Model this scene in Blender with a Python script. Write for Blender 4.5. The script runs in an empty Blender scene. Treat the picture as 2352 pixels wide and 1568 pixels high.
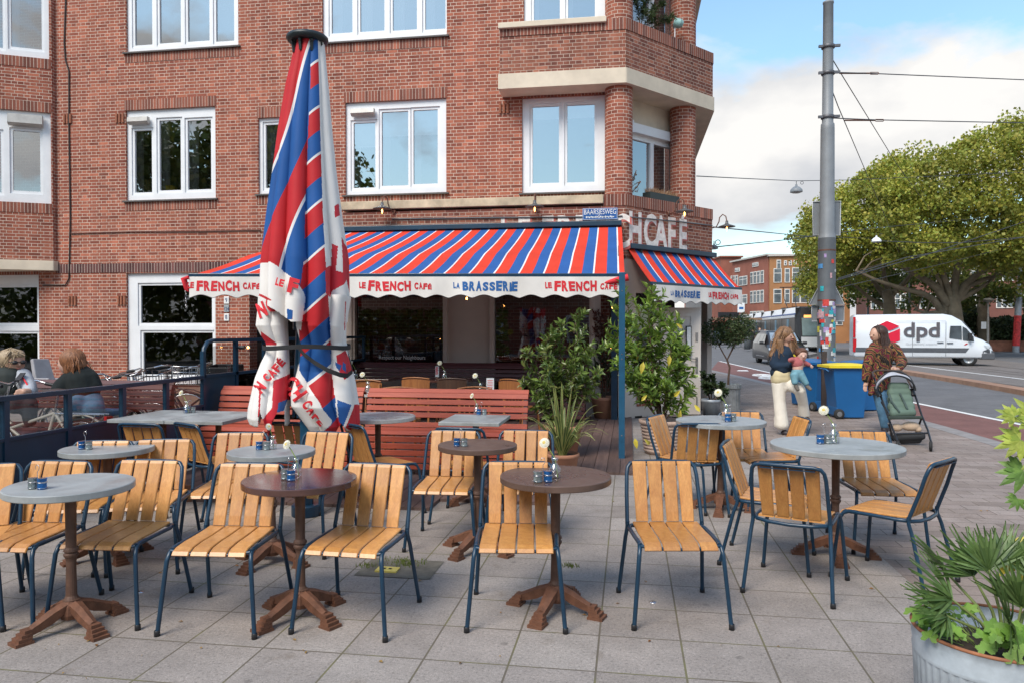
import bpy, math, random
import numpy as np
from math import sin, cos, tan, pi, radians, sqrt, atan2
from mathutils import Vector, Matrix, Euler
rnd = random.Random(7)
SC = bpy.context.scene
COL = SC.collection
# ---------------------------------------------------------------- camera
EYE = Vector((0, 0, 1.53)); YAW = radians(9.0); PITCH = math.atan(24/1700); FPX = 1700.0
cam = bpy.data.cameras.new('camera'); cam.lens = FPX/2352*36; cam.sensor_width = 36; cam.clip_end = 2000; cam.clip_start = .05
co = bpy.data.objects.new('camera', cam); COL.objects.link(co); co.location = EYE
co.rotation_euler = Euler((pi/2-PITCH, 0, YAW), 'XYZ'); SC.camera = co
FW = Vector((-sin(YAW)*cos(PITCH), cos(YAW)*cos(PITCH), -sin(PITCH))); RT = Vector((cos(YAW), sin(YAW), 0)); UP = RT.cross(FW)
# ---------------------------------------------------------------- world, sun, exposure
SUN_EL, SUN_AZ = radians(48), radians(205)          # compass angle, 0 = +Y, clockwise
W = bpy.data.worlds.new('World'); SC.world = W; W.use_nodes = True
wn, wl = W.node_tree.nodes, W.node_tree.links
for n in list(wn): wn.remove(n)
wo = wn.new('ShaderNodeOutputWorld'); bg = wn.new('ShaderNodeBackground'); wl.new(bg.outputs[0], wo.inputs[0])
sky = wn.new('ShaderNodeTexSky'); sky.sky_type = 'NISHITA'; sky.sun_disc = False
sky.sun_elevation = SUN_EL; sky.sun_rotation = SUN_AZ; sky.air_density = 1.3; sky.dust_density = 1.0; sky.ozone_density = 1.2
tc = wn.new('ShaderNodeTexCoord'); mp = wn.new('ShaderNodeMapping'); mp.inputs['Scale'].default_value = (1.0, 1.0, 1.9); mp.inputs['Location'].default_value = (3.1, .4, .25)
nz = wn.new('ShaderNodeTexNoise'); nz.inputs['Scale'].default_value = 2.6; nz.inputs['Detail'].default_value = 10; nz.inputs['Roughness'].default_value = .52
nz.inputs['Distortion'].default_value = .25
wl.new(tc.outputs['Generated'], mp.inputs[0]); wl.new(mp.outputs[0], nz.inputs['Vector'])
sep = wn.new('ShaderNodeSeparateXYZ'); wl.new(tc.outputs['Generated'], sep.inputs[0])
mr = wn.new('ShaderNodeMapRange'); mr.inputs[1].default_value = .05; mr.inputs[2].default_value = .62; mr.inputs[3].default_value = .12; mr.inputs[4].default_value = -.10
wl.new(sep.outputs[2], mr.inputs[0])
ad = wn.new('ShaderNodeMath'); ad.operation = 'ADD'; wl.new(nz.outputs[0], ad.inputs[0]); wl.new(mr.outputs[0], ad.inputs[1])
cr = wn.new('ShaderNodeValToRGB'); cr.color_ramp.elements[0].position = .495; cr.color_ramp.elements[1].position = .575
cr.color_ramp.elements[0].color = (.06, .06, .06, 1); wl.new(ad.outputs[0], cr.inputs[0])
nz2 = wn.new('ShaderNodeTexNoise'); nz2.inputs['Scale'].default_value = 5; nz2.inputs['Detail'].default_value = 6; wl.new(mp.outputs[0], nz2.inputs['Vector'])
cc = wn.new('ShaderNodeValToRGB'); cc.color_ramp.elements[0].position = .36; cc.color_ramp.elements[1].position = .6
cc.color_ramp.elements[0].color = (3.9, 4.0, 4.2, 1); cc.color_ramp.elements[1].color = (5.8, 5.7, 5.55, 1); wl.new(nz2.outputs[0], cc.inputs[0])
mx = wn.new('ShaderNodeMix'); mx.data_type = 'RGBA'; wl.new(cr.outputs[0], mx.inputs[0]); wl.new(cc.outputs[0], mx.inputs[7])
sg = wn.new('ShaderNodeMix'); sg.data_type = 'RGBA'; sg.blend_type = 'MULTIPLY'; sg.inputs[0].default_value = 1; sg.inputs[7].default_value = (1.12, 1.36, 1.42, 1)
wl.new(sky.outputs[0], sg.inputs[6]); wl.new(sg.outputs[2], mx.inputs[6])
wl.new(mx.outputs[2], bg.inputs[0]); bg.inputs[1].default_value = .130
sl = bpy.data.lights.new('sun', 'SUN'); sl.energy = 2.8; sl.angle = radians(28); sl.color = (1, .91, .81)
so = bpy.data.objects.new('sun', sl); COL.objects.link(so)
sd = Vector((sin(SUN_AZ)*cos(SUN_EL), cos(SUN_AZ)*cos(SUN_EL), sin(SUN_EL)))
so.rotation_euler = sd.to_track_quat('Z', 'Y').to_euler(); so.location = (0, -10, 20)
SC.view_settings.view_transform = 'Standard'; SC.view_settings.look = 'None'; SC.view_settings.exposure = 0.42; SC.view_settings.gamma = 1
# ---------------------------------------------------------------- measuring helpers (photo measured at 2352 x 1568)
def ray(x, y): return (FW + RT*((x-1176)/FPX) - UP*((y-784)/FPX)).normalized()
def G(x, y, z=0.0):
    d = ray(x, y); return EYE + d*((z-EYE.z)/d.z)
def PY(x, y, Y):
    d = ray(x, y); return EYE + d*((Y-EYE.y)/d.y)
def PL(x, y, a, n):                                   # hit on plane through a with normal n
    d = ray(x, y); return EYE + d*((Vector(a)-EYE).dot(n)/d.dot(n))
def DD(x, y, D):
    d = ray(x, y); return EYE + d*(D/d.dot(FW))
# ---------------------------------------------------------------- materials
MATS = {}
def nmat(name):
    m = bpy.data.materials.new(name); m.use_nodes = True; MATS[name] = m
    b = m.node_tree.nodes['Principled BSDF']; return m, m.node_tree.nodes, m.node_tree.links, b
def mixc(N, L, fac, a, b, mode='MIX'):
    m = N.new('ShaderNodeMix'); m.data_type = 'RGBA'; m.blend_type = mode
    for s, v in ((0, fac), (6, a), (7, b)):
        if hasattr(v, 'links') or isinstance(v, bpy.types.NodeSocket): L.new(v, m.inputs[s])
        else: m.inputs[s].default_value = v if s == 0 else (tuple(v)+(1,))[:4]
    return m.outputs[2]
def ramp(N, L, src, stops, interp='LINEAR'):
    r = N.new('ShaderNodeValToRGB'); r.color_ramp.interpolation = interp; e = r.color_ramp.elements
    while len(e) < len(stops): e.new(.5)
    for i, (p, c) in enumerate(stops):
        e[i].position = p; e[i].color = (tuple(c)+(1,))[:4] if not isinstance(c, (int, float)) else (c, c, c, 1)
    L.new(src, r.inputs[0]); return r.outputs[0]
def noise(N, L, vec, scale, detail=4, rough=.55, dist=0):
    n = N.new('ShaderNodeTexNoise'); n.inputs['Scale'].default_value = scale; n.inputs['Detail'].default_value = detail
    n.inputs['Roughness'].default_value = rough; n.inputs['Distortion'].default_value = dist
    if vec is not None: L.new(vec, n.inputs['Vector'])
    return n.outputs[0]
def bump(N, L, b, h, strength=.3, dist=.01):
    n = N.new('ShaderNodeBump'); n.inputs['Strength'].default_value = strength; n.inputs['Distance'].default_value = dist
    L.new(h, n.inputs['Height']); L.new(n.outputs[0], b.inputs['Normal'])
def coord(N, L, kind='Object', scale=(1, 1, 1), rot=(0, 0, 0), loc=(0, 0, 0)):
    t = N.new('ShaderNodeTexCoord'); m = N.new('ShaderNodeMapping'); m.inputs['Scale'].default_value = scale
    m.inputs['Rotation'].default_value = rot; m.inputs['Location'].default_value = loc
    L.new(t.outputs[kind], m.inputs[0]); return m.outputs[0]
def M(name, col, rough=.6, metal=0, var=.18, scale=6, bmp=0, bscale=60, spec=.5, coat=0, stretch=(1, 1, 1), sub=0):
    if name in MATS: return MATS[name]
    m, N, L, b = nmat(name); v = coord(N, L, 'Object', stretch)
    n = noise(N, L, v, scale, 6, .6)
    lo = tuple(c*(1-var) for c in col); hi = tuple(min(1, c*(1+var)) for c in col)
    L.new(ramp(N, L, n, [(.3, lo), (.7, hi)]), b.inputs['Base Color'])
    b.inputs['Roughness'].default_value = rough; b.inputs['Metallic'].default_value = metal
    b.inputs['Specular IOR Level'].default_value = spec; b.inputs['Coat Weight'].default_value = coat
    if bmp: bump(N, L, b, noise(N, L, v, bscale, 3), bmp, .004)
    return m
def M_emit(name, col, s):
    if name in MATS: return MATS[name]
    m, N, L, b = nmat(name); b.inputs['Base Color'].default_value = col+(1,)
    b.inputs['Emission Color'].default_value = col+(1,); b.inputs['Emission Strength'].default_value = s; return m
def M_brick(name, c1, c2, mortar, bw=.216, rh=.062, ms=.0095, squash=.5, sfreq=2, offs=.5, dirt=.25, rough=.9, bm=.6):
    if name in MATS: return MATS[name]
    m, N, L, b = nmat(name); v = coord(N, L, 'UV')
    t = N.new('ShaderNodeTexBrick'); L.new(v, t.inputs['Vector'])
    for k, x in (('Scale', 1), ('Mortar Size', ms/2), ('Mortar Smooth', .15), ('Bias', 0), ('Brick Width', bw), ('Row Height', rh)): t.inputs[k].default_value = x
    t.squash = squash; t.squash_frequency = sfreq; t.offset = offs; t.offset_frequency = 2
    t.inputs['Color1'].default_value = (0, 0, 0, 1); t.inputs['Color2'].default_value = (1, 1, 1, 1); t.inputs['Mortar'].default_value = (.5, .5, .5, 1)
    cid = ramp(N, L, t.outputs['Color'], [(0, tuple(x*.72 for x in c2)), (.16, c2), (.5, tuple((p+q)/2 for p, q in zip(c1, c2))), (.85, c1), (1, tuple(min(1, x*1.35) for x in c1))])
    big = noise(N, L, v, .55, 5, .6)
    cid = mixc(N, L, 1, cid, ramp(N, L, big, [(.3, (1-dirt,)*3), (.72, (1+dirt*.5, 1+dirt*.45, 1+dirt*.3))]), 'MULTIPLY')
    fine = noise(N, L, v, 45, 4, .7)
    cid = mixc(N, L, .6, cid, ramp(N, L, fine, [(.25, .62), (.75, 1.2)]), 'MULTIPLY')
    sv = coord(N, L, 'UV', (2.2, .22, 1)); cid = mixc(N, L, .8, cid, ramp(N, L, noise(N, L, sv, 2.0, 5, .65), [(.34, (.72, .70, .70)), (.55, 1.0), (.72, (1.10, 1.08, 1.05))]), 'MULTIPLY')
    mo = mixc(N, L, 1, mortar, ramp(N, L, noise(N, L, v, 3, 4), [(.3, .72), (.7, 1.1)]), 'MULTIPLY')
    L.new(mixc(N, L, t.outputs['Fac'], cid, mo), b.inputs['Base Color']); b.inputs['Roughness'].default_value = rough
    b.inputs['Specular IOR Level'].default_value = .2
    h = N.new('ShaderNodeMath'); h.operation = 'MULTIPLY_ADD'; L.new(t.outputs['Fac'], h.inputs[0]); h.inputs[1].default_value = -1; L.new(fine, h.inputs[2])
    bump(N, L, b, h.outputs[0], bm, .006); return m
def M_glass(name, tint=(.05, .06, .06), refl=.35, trans=.5, rough=.01, gcol=(.9, .93, .95), fres=True):
    if name in MATS: return MATS[name]
    m, N, L, b = nmat(name); out = N['Material Output']; N.remove(b)
    tr = N.new('ShaderNodeBsdfTransparent'); tr.inputs[0].default_value = (trans, trans, trans, 1)
    gl = N.new('ShaderNodeBsdfGlossy'); gl.inputs['Roughness'].default_value = rough; gl.inputs[0].default_value = gcol+(1,)
    fr = N.new('ShaderNodeFresnel') if fres else N.new('ShaderNodeValue')
    if fres: fr.inputs[0].default_value = 1.5
    else: fr.outputs[0].default_value = 0
    a = N.new('ShaderNodeMath'); a.operation = 'ADD'; a.use_clamp = True; L.new(fr.outputs[0], a.inputs[0]); a.inputs[1].default_value = refl
    v = coord(N, L, 'Object'); bp = N.new('ShaderNodeBump'); bp.inputs['Strength'].default_value = .05; bp.inputs['Distance'].default_value = .02
    L.new(noise(N, L, v, 1.6, 2), bp.inputs['Height']); L.new(bp.outputs[0], gl.inputs['Normal'])
    mx = N.new('ShaderNodeMixShader'); L.new(a.outputs[0], mx.inputs[0]); L.new(tr.outputs[0], mx.inputs[1]); L.new(gl.outputs[0], mx.inputs[2])
    L.new(mx.outputs[0], out.inputs[0]); return m
def M_wood(name, c1, c2, rough=.45, s=1.0, axis=2, coat=.0):
    if name in MATS: return MATS[name]
    m, N, L, b = nmat(name); sc = [14*s]*3; sc[axis] = 1.1*s
    v = coord(N, L, 'Object', tuple(sc)); oi = N.new('ShaderNodeObjectInfo')
    geo = N.new('ShaderNodeNewGeometry')
    va = N.new('ShaderNodeVectorMath'); va.operation = 'ADD'; L.new(v, va.inputs[0])
    mm = N.new('ShaderNodeMath'); mm.operation = 'MULTIPLY'; mm.inputs[1].default_value = 37.0; L.new(geo.outputs['Random Per Island'], mm.inputs[0])
    mo = N.new('ShaderNodeMath'); mo.operation = 'MULTIPLY_ADD'; mo.inputs[1].default_value = 61.0; L.new(oi.outputs['Random'], mo.inputs[0]); L.new(mm.outputs[0], mo.inputs[2])
    cb = N.new('ShaderNodeCombineXYZ'); [L.new(mo.outputs[0], cb.inputs[i]) for i in range(3)]; L.new(cb.outputs[0], va.inputs[1])
    n = noise(N, L, va.outputs[0], 2.2, 8, .62, .9); n2 = noise(N, L, va.outputs[0], 12, 3, .5)
    c = ramp(N, L, n, [(.28, c2), (.5, tuple((p+q)/2 for p, q in zip(c1, c2))), (.68, c1)])
    c = mixc(N, L, .5, c, ramp(N, L, n2, [(.3, .72), (.7, 1.12)]), 'MULTIPLY')
    rp = ramp(N, L, geo.outputs['Random Per Island'], [(0, (.74, .70, .66)), (1, (1.14, 1.12, 1.1))])
    c = mixc(N, L, .8, c, rp, 'MULTIPLY')
    c = mixc(N, L, 1, c, ramp(N, L, oi.outputs['Random'], [(0, (.84, .80, .74)), (.5, 1.0), (1, (1.08, 1.07, 1.08))]), 'MULTIPLY')
    L.new(c, b.inputs['Base Color']); b.inputs['Roughness'].default_value = rough; b.inputs['Coat Weight'].default_value = coat; b.inputs['Coat Roughness'].default_value = .25
    bump(N, L, b, n2, .15, .002); return m
def M_leaf(name, cs, rough=.5, sc=.6, trans=.35, spec=.4):
    if name in MATS: return MATS[name]
    m, N, L, b = nmat(name); v = coord(N, L, 'Object'); geo = N.new('ShaderNodeNewGeometry')
    r = geo.outputs['Random Per Island']; k = len(cs)
    c = ramp(N, L, r, [(i/(k-1), cs[i]) for i in range(k)])
    c = mixc(N, L, .7, c, ramp(N, L, noise(N, L, v, sc, 3), [(.35, .55), (.65, 1.3)]), 'MULTIPLY')
    L.new(c, b.inputs['Base Color']); b.inputs['Roughness'].default_value = rough; b.inputs['Specular IOR Level'].default_value = spec
    out = N['Material Output']; tl = N.new('ShaderNodeBsdfTranslucent'); L.new(c, tl.inputs[0])
    mx = N.new('ShaderNodeMixShader'); mx.inputs[0].default_value = trans; L.new(b.outputs[0], mx.inputs[1]); L.new(tl.outputs[0], mx.inputs[2]); L.new(mx.outputs[0], out.inputs[0])
    return m
# ---------------------------------------------------------------- mesh builder
class MB:
    def __init__(s): s.v = []; s.f = []; s.m = []; s.uv = []; s.sm = []
    def add(s, vs, fs, mi=0, uvs=None, smooth=False):
        o = len(s.v); s.v += [tuple(p) for p in vs]
        for k, f in enumerate(fs):
            s.f.append(tuple(i+o for i in f)); s.m.append(mi); s.sm.append(smooth)
            s.uv.append(uvs[k] if uvs else None)
        return s
    def box(s, c, d, rz=0, mi=0, R=None, taper=1):
        x, y, z = d[0]/2, d[1]/2, d[2]/2
        vs = [Vector((sx*x*(taper if sz > 0 else 1), sy*y*(taper if sz > 0 else 1), sz*z)) for sz in (-1, 1) for sy in (-1, 1) for sx in (-1, 1)]
        M3 = R if R is not None else Matrix.Rotation(rz, 3, 'Z'); c = Vector(c)
        return s.add([M3 @ p + c for p in vs], [(0, 2, 3, 1), (4, 5, 7, 6), (0, 1, 5, 4), (2, 6, 7, 3), (0, 4, 6, 2), (1, 3, 7, 5)], mi)
    def bx(s, x0, x1, y0, y1, z0, z1, mi=0): return s.box(((x0+x1)/2, (y0+y1)/2, (z0+z1)/2), (abs(x1-x0), abs(y1-y0), abs(z1-z0)), 0, mi)
    def bar(s, a, b, w, t, mi=0, up=(0, 0, 1)):         # box from a to b, width w (sideways), thickness t
        a, b = Vector(a), Vector(b); d = (b-a); Ln = d.length; d.normalize(); u = Vector(up)
        sx = d.cross(u); sx = sx.normalized() if sx.length > 1e-5 else Vector((1, 0, 0)); n = sx.cross(d)
        vs = [q + sx*(i*w/2) + n*(j*t/2) for q in (a, b) for j in (-1, 1) for i in (-1, 1)]
        return s.add(vs, [(0, 1, 3, 2), (4, 6, 7, 5), (0, 4, 5, 1), (2, 3, 7, 6), (0, 2, 6, 4), (1, 5, 7, 3)], mi)
    def tube(s, pts, r, seg=8, mi=0, closed=False, cap=True, smooth=True, flat=1.0):
        pts = [Vector(p) for p in pts]; n = len(pts); rs = r if isinstance(r, (list, tuple)) else [r]*n
        rings = []; prev = None
        for i, p in enumerate(pts):
            if closed: t = (pts[(i+1) % n]-pts[i-1])
            else: t = pts[min(i+1, n-1)]-pts[max(i-1, 0)]
            if t.length < 1e-9: t = Vector((0, 0, 1))
            t.normalize()
            if prev is None:
                a = Vector((0, 0, 1)) if abs(t.z) < .9 else Vector((1, 0, 0)); nx = t.cross(a).normalized()
            else:
                nx = prev - t*prev.dot(t); nx = nx.normalized() if nx.length > 1e-6 else t.orthogonal().normalized()
            prev = nx; ny = t.cross(nx)
            rings.append([p + (nx*cos(2*pi*k/seg) + ny*sin(2*pi*k/seg)*flat)*rs[i] for k in range(seg)])
        vs = [q for rg in rings for q in rg]; fs = []
        m = n if closed else n-1
        for i in range(m):
            for k in range(seg):
                a, b2 = i*seg+k, i*seg+(k+1) % seg; c, d = ((i+1) % n)*seg+(k+1) % seg, ((i+1) % n)*seg+k
                fs.append((a, b2, c, d))
        s.add(vs, fs, mi, None, smooth)
        if cap and not closed:
            s.add(rings[0], [tuple(range(seg-1, -1, -1))], mi); s.add(rings[-1], [tuple(range(seg))], mi)
        return s
    def lathe(s, prof, c=(0, 0, 0), seg=20, mi=0, smooth=True, a0=0, flute=0, nfl=0):
        c = Vector(c); vs = []; n = len(prof)
        for r, z in prof:
            for k in range(seg):
                a = a0+2*pi*k/seg; rr = r*(1+flute*(.5+.5*cos(nfl*a))) if r > .001 else r
                vs.append(c+Vector((rr*cos(a), rr*sin(a), z)))
        fs = [(i*seg+k, i*seg+(k+1) % seg, (i+1)*seg+(k+1) % seg, (i+1)*seg+k) for i in range(n-1) for k in range(seg)]
        return s.add(vs, fs, mi, None, smooth)
    def disc(s, c, r, seg=20, mi=0, R=None):
        M3 = R or Matrix.Identity(3); c = Vector(c)
        return s.add([c + M3 @ Vector((r*cos(2*pi*k/seg), r*sin(2*pi*k/seg), 0)) for k in range(seg)], [tuple(range(seg))], mi)
    def prism(s, poly, z0, z1, mi=0, top_mi=None):      # poly in XY
        n = len(poly); ar = sum(poly[i][0]*poly[(i+1) % n][1]-poly[(i+1) % n][0]*poly[i][1] for i in range(n))
        if ar < 0: poly = poly[::-1]
        vs = [(p[0], p[1], z0) for p in poly]+[(p[0], p[1], z1) for p in poly]
        s.add(vs, [(i, (i+1) % n, n+(i+1) % n, n+i) for i in range(n)], mi)
        s.add(vs, [tuple(range(n-1, -1, -1)), tuple(range(n, 2*n))], mi if top_mi is None else top_mi, [[(vs[i][0], vs[i][1]) for i in range(n-1, -1, -1)], [(vs[i][0], vs[i][1]) for i in range(n, 2*n)]])
        return s
    def extr(s, poly, M4, t, mi=0, smooth=False):       # 2D polygon in local XY of M4, extruded along local z
        n = len(poly)
        vs = [M4 @ Vector((p[0], p[1], 0)) for p in poly]+[M4 @ Vector((p[0], p[1], t)) for p in poly]
        s.add(vs, [tuple(range(n-1, -1, -1)), tuple(range(n, 2*n))], mi)
        return s.add(vs, [(i, (i+1) % n, n+(i+1) % n, n+i) for i in range(n)], mi, None, smooth)
    def grid(s, fn, nu, nv, mi=0, smooth=True, uvf=None, mif=None):
        vs = [fn(i/nu, j/nv) for j in range(nv+1) for i in range(nu+1)]; o = len(s.v); s.v += [tuple(p) for p in vs]
        for j in range(nv):
            for i in range(nu):
                a = j*(nu+1)+i; q = (a, a+1, a+nu+2, a+nu+1); s.f.append(tuple(k+o for k in q)); s.sm.append(smooth)
                s.m.append(mif((i+.5)/nu, (j+.5)/nv) if mif else mi)
                s.uv.append([uvf((k % (nu+1))/nu, (k//(nu+1))/nv) for k in q] if uvf else None)
        return s
    def ball(s, c, r, mi=0, nu=12, nv=8, R=None):
        r = r if isinstance(r, (tuple, list)) else (r, r, r); c = Vector(c); M3 = R or Matrix.Identity(3)
        def f(u, v):
            a, b = 2*pi*u, pi*(v-.5); return c + M3 @ Vector((r[0]*cos(b)*cos(a), r[1]*cos(b)*sin(a), r[2]*sin(b)))
        return s.grid(f, nu, nv, mi)
    def xf(s, M4, start=0):
        s.v[start:] = [tuple(M4 @ Vector(p)) for p in s.v[start:]]; return s
def obj(name, mb, mats, parent=None, label=None, bevel=0):
    me = bpy.data.meshes.new(name); me.from_pydata(mb.v, [], mb.f)
    for m in (mats if isinstance(mats, (list, tuple)) else [mats]): me.materials.append(m)
    me.polygons.foreach_set('material_index', mb.m); me.polygons.foreach_set('use_smooth', mb.sm)
    if any(u is not None for u in mb.uv):
        uvl = me.uv_layers.new(name='UVMap'); data = np.zeros(len(me.loops)*2, dtype=np.float32); k = 0
        for p, u in zip(mb.f, mb.uv):
            if u is not None:
                for j, q in enumerate(u): data[(k+j)*2] = q[0]; data[(k+j)*2+1] = q[1]
            k += len(p)
        uvl.data.foreach_set('uv', data)
    me.update(); o = bpy.data.objects.new(name, me); COL.objects.link(o)
    if parent is not None: o.parent = parent
    if label: o['label'] = label
    if bevel:
        b = o.modifiers.new('bevel', 'BEVEL'); b.width = bevel; b.segments = 2; b.limit_method = 'ANGLE'
    return o
def tag(o, label=None, cat=None, group=None, kind=None):
    for k, v in (('label', label), ('category', cat), ('group', group), ('kind', kind)):
        if v: o[k] = v
    return o
def thing(name, label, cat, loc=(0, 0, 0), rz=0, group=None):
    o = bpy.data.objects.new(name, None); COL.objects.link(o); o.location = loc; o.rotation_euler = (0, 0, rz); o.empty_display_size = .2
    return tag(o, label, cat, group)
def struct(name, mb, mats): return tag(obj(name, mb, mats), kind='structure')
def dup(root, loc, rz, label, group=None):
    r = root.copy(); COL.objects.link(r); r.location = loc; r.rotation_euler = (0, 0, rz); r['label'] = label
    if group: r['group'] = group
    for ch in list(root.children):
        c = ch.copy(); COL.objects.link(c); c.parent = r
        for g in list(ch.children):
            d = g.copy(); COL.objects.link(d); d.parent = c
    return r
def text_geo(txt, size=1, ext=.0, off=0, spacing=1.0):
    cu = bpy.data.curves.new('t', 'FONT'); cu.body = txt; cu.size = size; cu.extrude = ext; cu.offset = off; cu.align_x = 'CENTER'; cu.space_character = spacing; cu.resolution_u = 3
    o = bpy.data.objects.new('t', cu); me = bpy.data.meshes.new_from_object(o)
    vs = [v.co.copy() for v in me.vertices]; fs = [tuple(p.vertices) for p in me.polygons]
    bpy.data.objects.remove(o); bpy.data.curves.remove(cu); bpy.data.meshes.remove(me)
    return vs, fs
def add_text(mb, txt, M4, size=1, ext=.0, off=0, sx=1, mi=0, spacing=1.0, mapf=None):
    vs, fs = text_geo(txt, size, ext, off, spacing)
    vs = [M4 @ Vector((v.x*sx, v.y, v.z)) for v in vs] if mapf is None else [mapf(v.x*sx, v.y, v.z) for v in vs]
    return mb.add(vs, fs, mi)
def frame4(o, ex, ey):
    ex = Vector(ex).normalized(); ey = Vector(ey).normalized(); ez = ex.cross(ey)
    m = Matrix((ex, ey, ez)).transposed().to_4x4(); m.translation = Vector(o); return m
def blob(name, prims, voxel, mat, parent, smooth=4, seg=14, label=None, mif=None, mats=None):
    """one continuous skin over tapered capsules and ellipsoids"""
    mb = MB()
    for p in prims:
        if p[0] == 'c':
            _, a, b, r0, r1 = p; a, b = Vector(a), Vector(b); n = 4
            d = (b-a).normalized(); e0, e1 = a-d*r0*.6, b+d*r1*.6
            mb.tube([e0, a-d*r0*.35, a, b, b+d*r1*.35, e1], [r0*.5, r0*.85, r0, r1, r1*.85, r1*.5], seg)
        else:
            _, c, r = p[:3]; mb.ball(c, r, 0, seg, 10, p[3] if len(p) > 3 else None)
    t = obj('tmp', mb, mat)
    rm = t.modifiers.new('r', 'REMESH'); rm.mode = 'VOXEL'; rm.voxel_size = voxel; rm.use_smooth_shade = True
    if smooth: s = t.modifiers.new('s', 'SMOOTH'); s.iterations = smooth; s.factor = .5
    dg = bpy.context.evaluated_depsgraph_get(); dg.update()
    me = bpy.data.meshes.new_from_object(t.evaluated_get(dg)); bpy.data.objects.remove(t)
    me.name = name
    for p in me.polygons: p.use_smooth = True
    if mats:
        me.materials.clear(); [me.materials.append(m) for m in mats]
        for p in me.polygons: p.material_index = mif(p.center)
    o = bpy.data.objects.new(name, me); COL.objects.link(o)
    if parent is not None: o.parent = parent
    if label: o['label'] = label
    return o
# ================================================================ MATERIALS
brick = M_brick('red brick', (.385, .130, .082), (.305, .098, .068), (.62, .49, .40))
brickd = M_brick('weathered brick', (.34, .13, .085), (.24, .09, .068), (.52, .40, .32))
sold = M_brick('soldier brick', (.34, .12, .08), (.22, .085, .065), (.55, .43, .35), bw=.062, rh=.5, squash=1, offs=0)
soldd = M_brick('dark soldier brick', (.17, .075, .07), (.10, .05, .05), (.5, .4, .34), bw=.062, rh=.5, squash=1, offs=0)
farbrick = M('far red brick', (.25, .088, .058), .9, var=.25, scale=.35)
ochre = M('far ochre brick', (.33, .155, .065), .9, var=.2, scale=.35)
white = M('white window paint', (.74, .75, .76), .35, var=.05, scale=3)
cream = M('cream render', (.62, .53, .41), .75, var=.12, scale=2.5, bmp=.1, bscale=30)
creamp = M('cream wood paint', (.50, .425, .37), .5, var=.06, scale=3)
doorp = M('pale door paint', (.60, .54, .48), .5, var=.08, scale=2)
stone = M('brown plinth stone', (.24, .155, .115), .85, var=.3, scale=4, bmp=.3)
glassw = M_glass('window glass', refl=.34, trans=.62)
glassd = M_glass('dark shop glass', refl=.10, trans=.5)
screenm = M_glass('screen glass', refl=.03, trans=.62)
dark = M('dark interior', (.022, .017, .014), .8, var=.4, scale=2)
roomm = M('grey room', (.16, .15, .15), .9, var=.3, scale=1.5)
curt = M('net curtain', (.62, .62, .60), .9, var=.12, scale=4, stretch=(8, 1, .4))
navy = M('dark blue steel paint', (.008, .034, .066), .33, var=.2, scale=9, spec=.5)
navyb = M('dark blue panel paint', (.008, .034, .062), .4, var=.25, scale=3)
black = M('black plastic', (.015, .015, .017), .5, var=.3, scale=8)
chrome = M('bright steel', (.6, .6, .62), .25, 1, var=.1)
rust = M('rusty steel', (.13, .055, .035), .75, var=.4, scale=15)
greys = M('pole grey paint', (.20, .215, .23), .5, var=.12, scale=3)
greyd = M('dark pole paint', (.095, .105, .115), .55, var=.2, scale=3)
wood = M_wood('oiled oak slats', (.60, .30, .090), (.45, .195, .055), rough=.38, coat=.12)
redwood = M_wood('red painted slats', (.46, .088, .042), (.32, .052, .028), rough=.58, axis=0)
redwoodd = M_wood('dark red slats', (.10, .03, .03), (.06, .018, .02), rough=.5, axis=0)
warmb = M_emit('lit bulb', (1.0, .42, .10), 9)
glassb = M_glass('clear glass', refl=.10, trans=.97, fres=False)
CA = Matrix.Rotation(0, 4, 'Z')
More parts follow.
